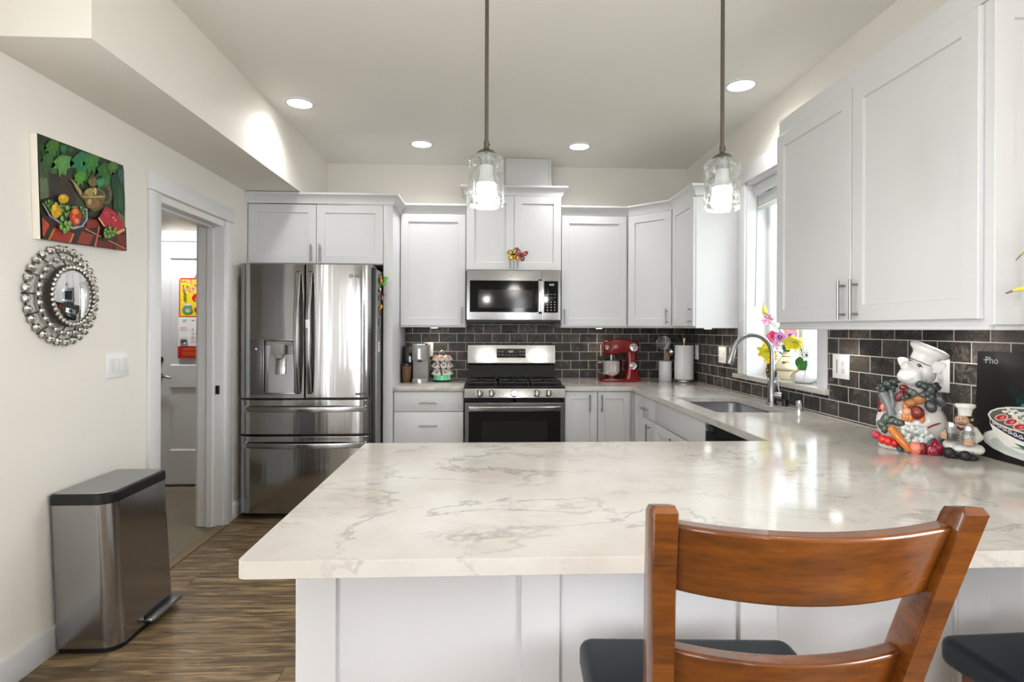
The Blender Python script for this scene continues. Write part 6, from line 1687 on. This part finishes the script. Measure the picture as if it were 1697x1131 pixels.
ear([pq(610, 262, -0.035), pq(640, 228, -0.034), pq(705, 222, -0.030), pq(782, 252, -0.022), pq(760, 290, -0.026), pq(710, 328, -0.034), pq(655, 338, -0.038), pq(622, 315, -0.040)], 0.006)
b = pm_((236, 234, 232)); HM = PF @ Matrix.Translation(pq(560, 205, -0.004)) @ Matrix.Rotation(radians(26), 4, 'Y'); b.xf(HM)
b.lathe([(0, -0.018), (0.040, -0.018), (0.042, -0.014), (0.043, 0.010), (0.048, 0.018), (0.060, 0.026), (0.066, 0.036), (0.062, 0.046), (0.040, 0.052), (0, 0.050)], (0, 0, 0), 'Z', 36); ht = b.build('chef_hat', 'vcgloss', hd, smooth=80)
b = pm_(); b.xf(HM); b.col(40, 40, 42); b.tube([(0.0435 * cos(a * pi / 14), 0.0435 * sin(a * pi / 14), -0.015) for a in range(28)], 0.0013, 5, closed=True); b.build('hat_band', 'vcgloss', ht)
# leafy garland
b = pm_(); rnd = random.Random(4)
for zx, zy, y_, r_ in ((200, 490, -0.02, .016), (230, 470, -0.04, .018), (275, 455, -0.05, .018), (320, 440, -0.06, .016), (240, 500, -0.05, .014), (440, 500, -0.075, .017), (410, 545, -0.075, .014), (480, 490, -0.075, .018), (540, 440, -0.065, .018), (575, 455, -0.068, .022), (620, 470, -0.062, .020), (650, 450, -0.05, .017), (560, 500, -0.07, .018), (600, 520, -0.07, .016), (300, 480, -0.06, .013)):
    b.col(*rnd.choice([(58, 66, 66), (72, 80, 80), (46, 56, 54), (88, 94, 94)]))
    for k in range(5): a = rnd.uniform(0, 2 * pi); b.ell(pz(zx + 18 * cos(a), zy + 14 * sin(a), y_ - 0.006 * k), (r_ * .7, r_ * .5, r_ * .6), Matrix.Rotation(a, 3, 'Y'), 10, 8)
b.build('leaf_garland', 'vcgloss', pg, smooth=60)
b = pm_((108, 22, 20)); b.ell(pz(395, 465, -0.085), (0.014, 0.010, 0.012)); b.ell(pz(365, 535, -0.085), (0.014, 0.008, 0.022), Matrix.Rotation(radians(25), 3, 'Y')); b.ell(pz(420, 480, -0.085), (0.012, 0.008, 0.018), Matrix.Rotation(radians(-35), 3, 'Y')); b.build('neck_bow', 'vcgloss', pg, smooth=80)
b = pm_((112, 118, 120)); b.tube([pz(225, 520, -0.07), pz(255, 575, -0.078), pz(285, 640, -0.085), pz(300, 690, -0.088)], [0.018, 0.017, 0.013, 0.016], 12); b.tube([pz(290, 500, -0.06), pz(308, 600, -0.085), pz(290, 670, -0.088)], [0.010, 0.009, 0.007], 10); b.build('celery', 'vcgloss', pg, smooth=80)
b = pm_((64, 68, 72)); b.ell(pz(612, 600, -0.078), (0.018, 0.014, 0.024), Matrix.Rotation(radians(-20), 3, 'Y')); b.ell(pz(680, 545, -0.066), (0.017, 0.014, 0.030), Matrix.Rotation(radians(-25), 3, 'Y')); b.build('eggplants', 'vcgloss', pg, smooth=80)
b = pm_((168, 112, 62)); b.ell(pz(520, 545, -0.082), (0.022, 0.016, 0.022)); b.ell(pz(450, 580, -0.085), (0.022, 0.015, 0.016)); b.col(206, 130, 70); b.ell(pz(415, 610, -0.080), (0.012, 0.012, 0.018)); b.build('potatoes', 'vcgloss', pg, smooth=80)
b = pm_((120, 26, 18)); b.ell(pz(505, 650, -0.100), (0.020, 0.016, 0.026)); b.ell(pz(530, 655, -0.096), (0.014, 0.014, 0.022)); b.col(226, 160, 130); b.ell(pz(425, 650, -0.096), (0.016, 0.014, 0.015)); b.col(210, 130, 70)
for zx in (400, 425, 455, 545): b.tube([pz(zx, 670, -0.095), pz(zx + 4, 705, -0.1), pz(zx + 2, 725, -0.095)], [0.008, 0.008, 0.004], 8)
b.build('held_peppers', 'vcgloss', pg, smooth=80)
b = pm_((104, 20, 24)); b.ell(pz(208, 600, -0.05), (0.013, 0.012, 0.020)); b.col(232, 150, 130); b.ell(pz(228, 632, -0.055), (0.012, 0.012, 0.018)); b.col(110, 20, 24); b.ell(pz(195, 655, -0.05), (0.008, 0.009, 0.012)); b.build('radish_bunch', 'vcgloss', pg, smooth=80)
b = pm_(); b.col(150, 50, 36); b.tube([pz(590, 765, -0.078), pz(640, 742, -0.07), pz(700, 728, -0.04)], 0.0035, 8); b.build('apron_trim', 'vcgloss', pg)
b = pm_(); rnd = random.Random(6)
for k in range(70):
    zx = rnd.uniform(385, 620); zy = rnd.uniform(760, 890)
    if zy < 760 + abs(zx - 490) * 0.12: continue
    b.col(*rnd.choice([(196, 202, 200), (176, 184, 182), (214, 216, 214)])); b.ell(pz(zx, zy, -0.088 - rnd.uniform(0, 0.006)), 0.0085, n=10, m=8)
b.build('grape_bunch', 'vcgloss', pg, smooth=80)
b = pm_((62, 76, 62)); 
for zx, zy, rx, rz, a in ((250, 720, .016, .026, 20), (215, 770, .014, .020, -20), (240, 800, .012, .018, 0), (345, 740, .024, .014, 10), (300, 730, .013, .018, 40)): b.ell(pz(zx, zy, -0.088), (rx, 0.008, rz), Matrix.Rotation(radians(a), 3, 'Y'), 12, 8)
b.build('cabbage_leaves', 'vcgloss', pg, smooth=80)
b = pm_((206, 118, 40)); b.tube([pz(292, 785, -0.095), pz(335, 830, -0.105), pz(395, 890, -0.110), pz(440, 945, -0.108)], [0.014, 0.015, 0.013, 0.010], 14); b.build('carrot', 'vcgloss', pg, smooth=80)
b = pm_(); 
for zx, zy, r_, c_ in ((170, 865, .016, (176, 52, 80)), (225, 885, .017, (206, 40, 26)), (270, 895, .017, (214, 30, 20)), (325, 905, .016, (204, 32, 24)), (150, 850, .011, (190, 70, 90))): b.col(*c_); b.ell(pz(zx, zy, -0.085 if zx > 200 else -0.06), (r_, r_, r_ * 1.05), n=16, m=12)
b.build('tomatoes', 'vcgloss', pg, smooth=80)
b = pm_(); b.col(232, 130, 110); b.ell(pz(490, 925, -0.098), (0.022, 0.016, 0.024)); b.col(130, 20, 26); b.ell(pz(545, 925, -0.095), (0.014, 0.014, 0.026)); b.col(150, 30, 60); b.ell(pz(625, 935, -0.085), (0.024, 0.018, 0.022)); b.ell(pz(665, 920, -0.078), (0.018, 0.016, 0.026)); b.tube([pz(650, 890, -0.08), pz(645, 840, -0.08)], [0.014, 0.003], 10)
b.col(40, 60, 64); b.ell(pz(370, 940, -0.098), (0.012, 0.010, 0.010)); b.build('beets', 'vcgloss', pg, smooth=80)

# ------------------------------------------------------------------ little chef with shakers
CF = Matrix.Translation((1.680, 1.905, 0)) @ Matrix.Rotation(-math.atan2(0.66, 0.75), 4, 'Z')
def cz(zx, zy, y=0.0):
    px = 1420 + zx / 4.711; py = 540 + zy / 4.711
    return Vector(((px - 1601) / 643.0, y, CT1 + (758 - py) / 487.0))
cf_ = thing('chef_figurine', 'small seated chef figurine hugging a salt and a pepper shaker', 'figurine', (1.68, 1.905, CT1))
def cm_(col=WH): b_ = MB(col); b_.xf(CF); return b_
b = cm_((228, 226, 220)); b.ell(cz(860, 850, 0.012), (0.040, 0.032, 0.045), n=20, m=14); b.ell(cz(850, 800, 0.008), (0.030, 0.026, 0.030)); b.tube([cz(930, 800, 0.0), cz(965, 850, -0.025), cz(925, 880, -0.05)], [0.016, 0.018, 0.012], 12); b.tube([cz(790, 800, 0.0), cz(745, 840, -0.015), cz(720, 850, -0.045)], [0.015, 0.016, 0.011], 12)
b.build('jacket', 'vcsemi', cf_, smooth=80)
b = cm_((236, 234, 230)); b.ell(cz(860, 945, -0.01), (0.052, 0.048, 0.020), n=20, m=12); b.ell(cz(960, 950, -0.01), (0.024, 0.04, 0.018)); b.ell(cz(755, 930, -0.01), (0.026, 0.036, 0.018)); b.build('apron', 'vcsemi', cf_, smooth=80)
b = cm_((34, 34, 36)); b.ell(cz(735, 985, -0.050), (0.017, 0.014, 0.020), Matrix.Rotation(radians(20), 3, 'Y')); b.ell(cz(770, 1005, -0.045), (0.014, 0.018, 0.010)); b.ell(cz(870, 995, -0.055), (0.018, 0.016, 0.019)); b.ell(cz(915, 1010, -0.04), (0.022, 0.020, 0.012)); b.build('shoes', 'vcsemi', cf_, smooth=80)
b = cm_((196, 160, 134)); b.ell(cz(842, 728, -0.006), (0.021, 0.020, 0.020), n=18, m=12); b.ell(cz(836, 735, -0.027), (0.005, 0.005, 0.004)); b.ell(cz(808, 735, -0.016), (0.008, 0.008, 0.007)); b.ell(cz(868, 738, -0.018), (0.008, 0.008, 0.007)); b.ell(cz(925, 715, 0.0), (0.005, 0.005, 0.008))
hd = b.build('head', 'vcsemi', cf_, smooth=80)
b = cm_((196, 160, 134)); b.ell(cz(893, 885, -0.076), (0.013, 0.008, 0.012))
for k in range(4): b.tube([cz(868, 864 + 12 * k, -0.078), cz(900, 856 + 12 * k, -0.087), cz(932 - 4 * abs(k - 1), 862 + 11 * k, -0.080)], [0.0036, 0.0036, 0.0028], 7)
b.tube([cz(905, 875, -0.078), cz(912, 852, -0.084), cz(908, 838, -0.082)], [0.004, 0.0036, 0.003], 7)
b.build('right_hand', 'vcsemi', cf_, smooth=80)
b = cm_((196, 160, 134)); b.ell(cz(690, 845, -0.058), (0.010, 0.012, 0.013))
for k in range(4): b.tube([cz(680, 825 + 13 * k, -0.066), cz(702, 822 + 13 * k, -0.078), cz(718, 826 + 12 * k, -0.076)], [0.0034, 0.0034, 0.0026], 7)
b.tube([cz(688, 830, -0.064), cz(700, 810, -0.068), cz(712, 802, -0.066)], [0.004, 0.0036, 0.003], 7)
b.build('left_hand', 'vcsemi', cf_, smooth=80)
b = cm_((40, 30, 28)); b.ell(cz(880, 690, 0.010), (0.026, 0.018, 0.018)); b.ell(cz(922, 680, 0.0), (0.009, 0.010, 0.014)); b.ell(cz(800, 690, 0.004), (0.008, 0.010, 0.010)); b.ell(cz(822, 715, -0.0255), (0.0018, 0.001, 0.0022)); b.ell(cz(850, 712, -0.0255), (0.0018, 0.001, 0.0022)); b.col(150, 40, 36); b.tube([cz(812, 752, -0.020), cz(838, 762, -0.024), cz(866, 750, -0.020)], 0.0014, 5); b.build('hair_and_features', 'vcsemi', hd, smooth=80)
b = cm_((238, 236, 232)); b.lathe([(0, 0), (0.020, 0), (0.021, 0.022), (0.027, 0.028), (0.031, 0.034), (0.028, 0.040), (0, 0.041)], cz(868, 688, 0), 'Z', 24); b.build('chef_hat', 'vcsemi', hd, smooth=80)
b = cm_((120, 34, 32)); b.tube([cz(800, 778, -0.018), cz(830, 795, -0.026), cz(870, 782, -0.022)], 0.005, 8); b.col(30, 30, 32)
for zy in (815, 840, 865, 885): b.ell(cz(812, zy, -0.034), 0.0022, n=8, m=6)
b.build('neckerchief', 'vcsemi', cf_, smooth=80)
def shaker_jar(name, label, cx, zb, fillc, cat):
    t = thing(name, label, cat, CF @ cx)
    def L(pr): b_ = MB(fillc); b_.xf(CF); b_.lathe(pr, cx, 'Z', 24); return b_
    L([(0, 0), (0.017, 0), (0.019, 0.003), (0.019, 0.040), (0.015, 0.050), (0.0135, 0.052), (0.0125, 0.050), (0.0165, 0.040), (0.0165, 0.005), (0, 0.004)]).build('glass_jar', 'jar', t, smooth=60)
    L([(0, 0.005), (0.0160, 0.005), (0.0160, zb), (0, zb)]).build('contents', 'vc', t)
    L([(0, 0.0505), (0.0150, 0.0505), (0.0150, 0.060), (0.012, 0.066), (0, 0.068)]).build('screw_cap', 'chrome', t)
shaker_jar('pepper_shaker', 'glass pepper shaker with dark contents held at the chef figurine left', cz(755, 885, -0.060), 0.026, (66, 62, 58), 'shaker')
shaker_jar('salt_shaker', 'glass salt shaker with white contents held in front of the chef figurine', cz(897, 905, -0.058), 0.034, (236, 234, 230), 'shaker')

# ------------------------------------------------------------------ black picture board with soup bowl print
bd = thing('picture_board', 'black board printed with a steaming noodle soup bowl, leaning on the tile', 'picture board', (1.765, 1.74, CT1))
BW, BH = 0.40, 0.372
Bm = Matrix.Translation((XR - 0.030, 1.948, CT1 + 0.0015)) @ Matrix.Rotation(radians(1.6), 4, 'Y')
b = MB(); b.xf(Bm); b.col(12, 12, 13); b.box(0, 0.006, -BW, 0, 0, BH, 0.001); b.build('board', 'vcsemi', bd)
b = MB(); fl = Flat(b, Bm @ fframe((-0.0002, 0, 0), (0, -1, 0), (-1, 0, 0)), BW, BH, 0.00005)
rnd = random.Random(8)
for k in range(26):
    t_ = k / 25; fl.ell(0.34 + 0.24 * t_ + 0.03 * sin(7 * t_), 0.66 - 0.24 * t_, 0.05 + 0.05 * t_, 0.035, tuple(int(v * (0.45 + 0.55 * t_)) for v in ((20, 48, 46), (24, 66, 68), (16, 40, 40))[k % 3]), rnd.uniform(0, 180))
for k in range(18): t_ = k / 17; fl.ell(0.44 + 0.14 * t_ + 0.015 * sin(9 * t_), 0.52 - 0.10 * t_, 0.035, 0.016, ((30, 92, 96), (44, 116, 116), (22, 70, 76))[k % 3], rnd.uniform(0, 180))
cu_, cv_ = 0.54, 0.42
fl.ell(cu_, 0.185, 0.46, 0.135, (208, 210, 206)); fl.ell(cu_, 0.20, 0.44, 0.120, (226, 226, 222)); fl.ell(cu_ + .02, 0.165, 0.40, 0.085, (190, 200, 196))
def bw(v, t0, t1, w0, w1, col): fl.poly([(cu_ - w1, t1), (cu_ - w0, t0), (cu_ + w0, t0), (cu_ + w1, t1)], col)
pts = [(cu_ - 0.395, 0.40), (cu_ - 0.385, 0.32), (cu_ - 0.33, 0.22), (cu_ - 0.24, 0.15), (cu_ - 0.10, 0.115), (cu_ + 0.10, 0.115), (cu_ + 0.24, 0.15), (cu_ + 0.33, 0.22), (cu_ + 0.385, 0.32), (cu_ + 0.395, 0.40)]
fl.poly(pts, (232, 230, 224)); fl.poly([(cu_ - 0.20, 0.15), (cu_ + 0.1, 0.125), (cu_ + 0.3, 0.20), (cu_ + 0.1, 0.18)], (150, 180, 172)); fl.poly([(cu_ - 0.16, 0.19), (cu_ - 0.05, 0.14), (cu_ + 0.2, 0.15), (cu_ + 0.05, 0.165)], (40, 96, 84))
band = [(cu_ - 0.395 + 0.79 * i / 16, 0.40 - 0.115 * sin(pi * i / 16)) for i in range(17)]; low = [(u + (cu_ - u) * 0.04, v - 0.075) for u, v in band][::-1]
fl.poly(band + low, (38, 44, 58))
for i in range(1, 16): u, v = band[i]; fl.ell(u, v - 0.038, 0.018, 0.018, (200, 204, 214)); fl.ell(u, v - 0.038, 0.008, 0.008, (60, 66, 84)); fl.ell(u + 0.02, v - 0.05, 0.007, 0.007, (214, 216, 222))
fl.ell(cu_, 0.405, 0.405, 0.118, (222, 216, 206)); fl.ell(cu_, 0.405, 0.385, 0.104, (90, 92, 84))
for k in range(22): a = rnd.uniform(0, 2 * pi); r_ = rnd.uniform(0, 1); fl.ell(cu_ + 0.33 * r_ * cos(a), 0.405 + 0.08 * r_ * sin(a), 0.07, 0.014, rnd.choice([(222, 220, 214), (206, 206, 200), (236, 234, 228)]), rnd.uniform(-50, 50))
for u, v in ((0.27, 0.40), (0.36, 0.375), (0.44, 0.345), (0.60, 0.36), (0.70, 0.40)): fl.ell(u, v, 0.065, 0.030, (226, 190, 180), 15); fl.ell(u, v, 0.052, 0.022, (172, 40, 48), 15); fl.ell(u + 0.01, v, 0.022, 0.008, (226, 140, 140), 30)
for u, v in ((0.50, 0.44), (0.57, 0.45), (0.65, 0.43)): fl.ell(u, v, 0.05, 0.014, (150, 76, 40), -30); fl.ell(u, v - 0.01, 0.03, 0.006, (206, 150, 90), -30)
for u, v in ((0.33, 0.45), (0.41, 0.47), (0.47, 0.45)): fl.ell(u, v, 0.03, 0.010, (96, 120, 96), 40); fl.ell(u, v + 0.01, 0.02, 0.006, (214, 224, 214), -40)
fl.text('Pho', 0.034, 0.165, 0.915, (176, 176, 172))
fl.line([(0.085, 0.918), (0.14, 0.928)], 0.0022, (176, 176, 172))
b.build('print', 'vcsemi', bd, smooth=0)

# ------------------------------------------------------------------ potted plant just right of the frame
pp = thing('potted_houseplant', 'slender green leaves with yellow tips at the right edge', 'potted plant', (1.60, 1.36, CT1))
b = MB(); b.lathe([(0, 0), (0.045, 0), (0.065, 0.11), (0.068, 0.12), (0.060, 0.12), (0.055, 0.10), (0, 0.10)], (1.60, 1.36, CT1), 'Z', 28); b.build('pot', 'ceramic', pp)
b = MB(); b.col(90, 130, 60); b.tube([(1.60, 1.36, CT1 + 0.09), (1.59, 1.38, 1.25), (1.585, 1.40, 1.46), (1.58, 1.42, 1.60)], 0.006, 8); b.build('stem', 'vcsemi', pp)
def blade(pts, w, cols):
    b = MB(); pts = [Vector(p) for p in pts]; N = 12; P_ = []
    for i in range(N + 1):
        u = i / N; a_, m__, c_ = pts; P_.append(a_ * (1 - u) ** 2 + m__ * 2 * u * (1 - u) + c_ * u * u)
    vs = []
    for i, p in enumerate(P_):
        u = i / N; d = (P_[min(i + 1, N)] - P_[max(i - 1, 0)]).normalized(); s = d.cross(Vector((-0.7, -0.7, 0.25))).normalized(); wd = w * max(sin(pi * min(0.12 + 0.88 * u, 1)), 0.03)
        vs += [p - s * wd, p + Vector((0, 0, -0.003)), p + s * wd]
    for i in range(N):
        b.col(*(cols[2] if i > N - 2 else cols[1] if i > N - 5 else cols[0]))
        q_ = i * 3; b.add([vs[k] for k in (q_, q_ + 1, q_ + 2, q_ + 3, q_ + 4, q_ + 5)], [(0, 1, 4, 3), (1, 2, 5, 4)]); b.add([vs[k] - Vector((0, 0, 0.001)) for k in (q_, q_ + 1, q_ + 2, q_ + 3, q_ + 4, q_ + 5)], [(3, 4, 1, 0), (4, 5, 2, 1)])
    b.build('leaf', 'vcsemi', pp, smooth=60)
GR = (112, 150, 44)
blade([(1.585, 1.40, 1.46), (1.50, 1.43, 1.50), (1.396, 1.45, 1.463)], 0.010, [GR, (206, 190, 50), (110, 70, 70)])
blade([(1.582, 1.41, 1.55), (1.50, 1.44, 1.64), (1.424, 1.45, 1.552)], 0.007, [GR, (150, 160, 70), (120, 100, 90)])
blade([(1.585, 1.40, 1.50), (1.66, 1.36, 1.62), (1.72, 1.32, 1.52)], 0.010, [GR, GR, (206, 190, 50)])
blade([(1.58, 1.42, 1.60), (1.60, 1.38, 1.74), (1.66, 1.36, 1.80)], 0.009, [GR, GR, (206, 190, 50)])
blade([(1.585, 1.40, 1.40), (1.56, 1.28, 1.48), (1.50, 1.20, 1.40)], 0.010, [GR, GR, (206, 190, 50)])

# ------------------------------------------------------------------ counter stools
def make_stool(label):
    t = thing('bar_stool', label, 'bar stool', (0, 0, 0), 'wooden counter stools with dark leather seats')
    for s in (-1, 1):
        # rear post: leg and back post in one piece, leaning back above the seat
        cl_ = [(-0.235, 0.0, 0.020), (-0.215, 0.35, 0.021), (-0.205, 0.60, 0.024), (-0.218, 0.74, 0.026), (-0.252, 0.88, 0.027), (-0.292, 1.00, 0.0245), (-0.340, 1.128, 0.0215)]
        b = MB(); L_ = []
        for y, z, hd_ in cl_:
            x = s * (0.160 if z < 0.61 else 0.160 + (z - 0.6) * 0.045 if z <= 0.88 else 0.1726 + (z - 0.88) * 0.076); hw = 0.0168
            L_.append([(x + a * hw, y + c * hd_, z + (0.0 if z < 1.1 else -c * 0.004)) for a, c in ((-1, -.8), (-.85, -1), (.85, -1), (1, -.8), (1, .8), (.85, 1), (-.85, 1), (-1, .8))])
        y, z, hd_ = cl_[-1]; x = s * 0.1915
        L_.append([(x + a * 0.0135, y + 0.002 + c * (hd_ - 0.005), z + 0.008 - c * 0.004) for a, c in ((-1, -.8), (-.85, -1), (.85, -1), (1, -.8), (1, .8), (.85, 1), (-.85, 1), (-1, .8))])
        loft(b, L_); b.build('back_post', 'wood', t, smooth=50)
        b = MB(); loft(b, [[(s * 0.175 + a * w_, 0.165 + c * w_, z) for a, c in ((-1, -1), (1, -1), (1, 1), (-1, 1))] for z, w_ in ((0.0, 0.016), (0.3, 0.018), (0.60, 0.021))]); b.build('leg', 'wood', t)
    def rail(z0, z1, y0, y1, xh0, xh1, bow, th, name):
        """curved back rail from z0 to z1, bowed towards the viewer"""
        b = MB(); N = 16; vs = []
        for i in range(N + 1):
            u = -1 + 2 * i / N
            for z, yc, xh in ((z0, y0, xh0), (z1, y1, xh1)):
                yy = yc - bow * (1 - u * u); dip = -0.006 * (1 - u * u) if z == z1 else -0.008 * (1 - u * u)
                vs += [(u * xh, yy - th / 2, z + dip), (u * xh, yy + th / 2, z + dip)]
        fs = []
        for i in range(N):
            a = i * 4; c = a + 4
            fs += [(a, c, c + 2, a + 2), (a + 1, a + 3, c + 3, c + 1), (a + 2, c + 2, c + 3, a + 3), (a, a + 1, c + 1, c)]
        fs += [(0, 2, 3, 1), (N * 4, N * 4 + 1, N * 4 + 3, N * 4 + 2)]
        b.add(vs, fs); b.build(name, 'wood', t, smooth=40, mods=[('BEVEL', dict(width=0.006, segments=3, limit_method='ANGLE', angle_limit=1.0))])
    rail(1.012, 1.113, -0.292, -0.330, 0.168, 0.176, 0.030, 0.030, 'top_rail')
    rail(0.835, 0.915, -0.232, -0.258, 0.158, 0.162, 0.028, 0.030, 'lower_rail')
    b = MB(); b.prism(rrect(-0.235, 0.235, -0.195, 0.215, [0.03, 0.03, 0.03, 0.03], 5), 0.605, 0.668, 'Z', 0.020, 4); b.build('seat', 'leather', t, smooth=60)
    b = MB()
    for y0_, y1_ in ((-0.195, -0.175), (0.155, 0.175)): b.box(-0.19, 0.19, y0_, y1_, 0.545, 0.606, 0.002)
    for x_ in (-0.185, 0.165): b.box(x_, x_ + 0.02, -0.19, 0.17, 0.545, 0.606, 0.002)
    b.build('apron', 'wood', t)
    b = MB(); b.tube([(-0.17, 0.165, 0.22), (0.17, 0.165, 0.22)], 0.012, 10); b.build('footrest', 'wood', t)
    for x_ in (-0.16, 0.16): b = MB(); b.tube([(x_ * 0.94, -0.22, 0.30), (x_ * 1.08, 0.165, 0.30)], 0.010, 10); b.build('stretcher', 'wood', t)
    return t


st1 = make_stool('wooden counter stool with its curved ladder back in the foreground')
st2 = copy_tree(st1); st2['label'] = 'wooden counter stool cut off at the right edge, only its dark seat showing'
st1.location = (0.433, 1.035, 0); st1.rotation_euler = (0, 0, radians(-3.0))
st2.location = (1.272, 1.035, 0); st2.rotation_euler = (0, 0, radians(2.0))
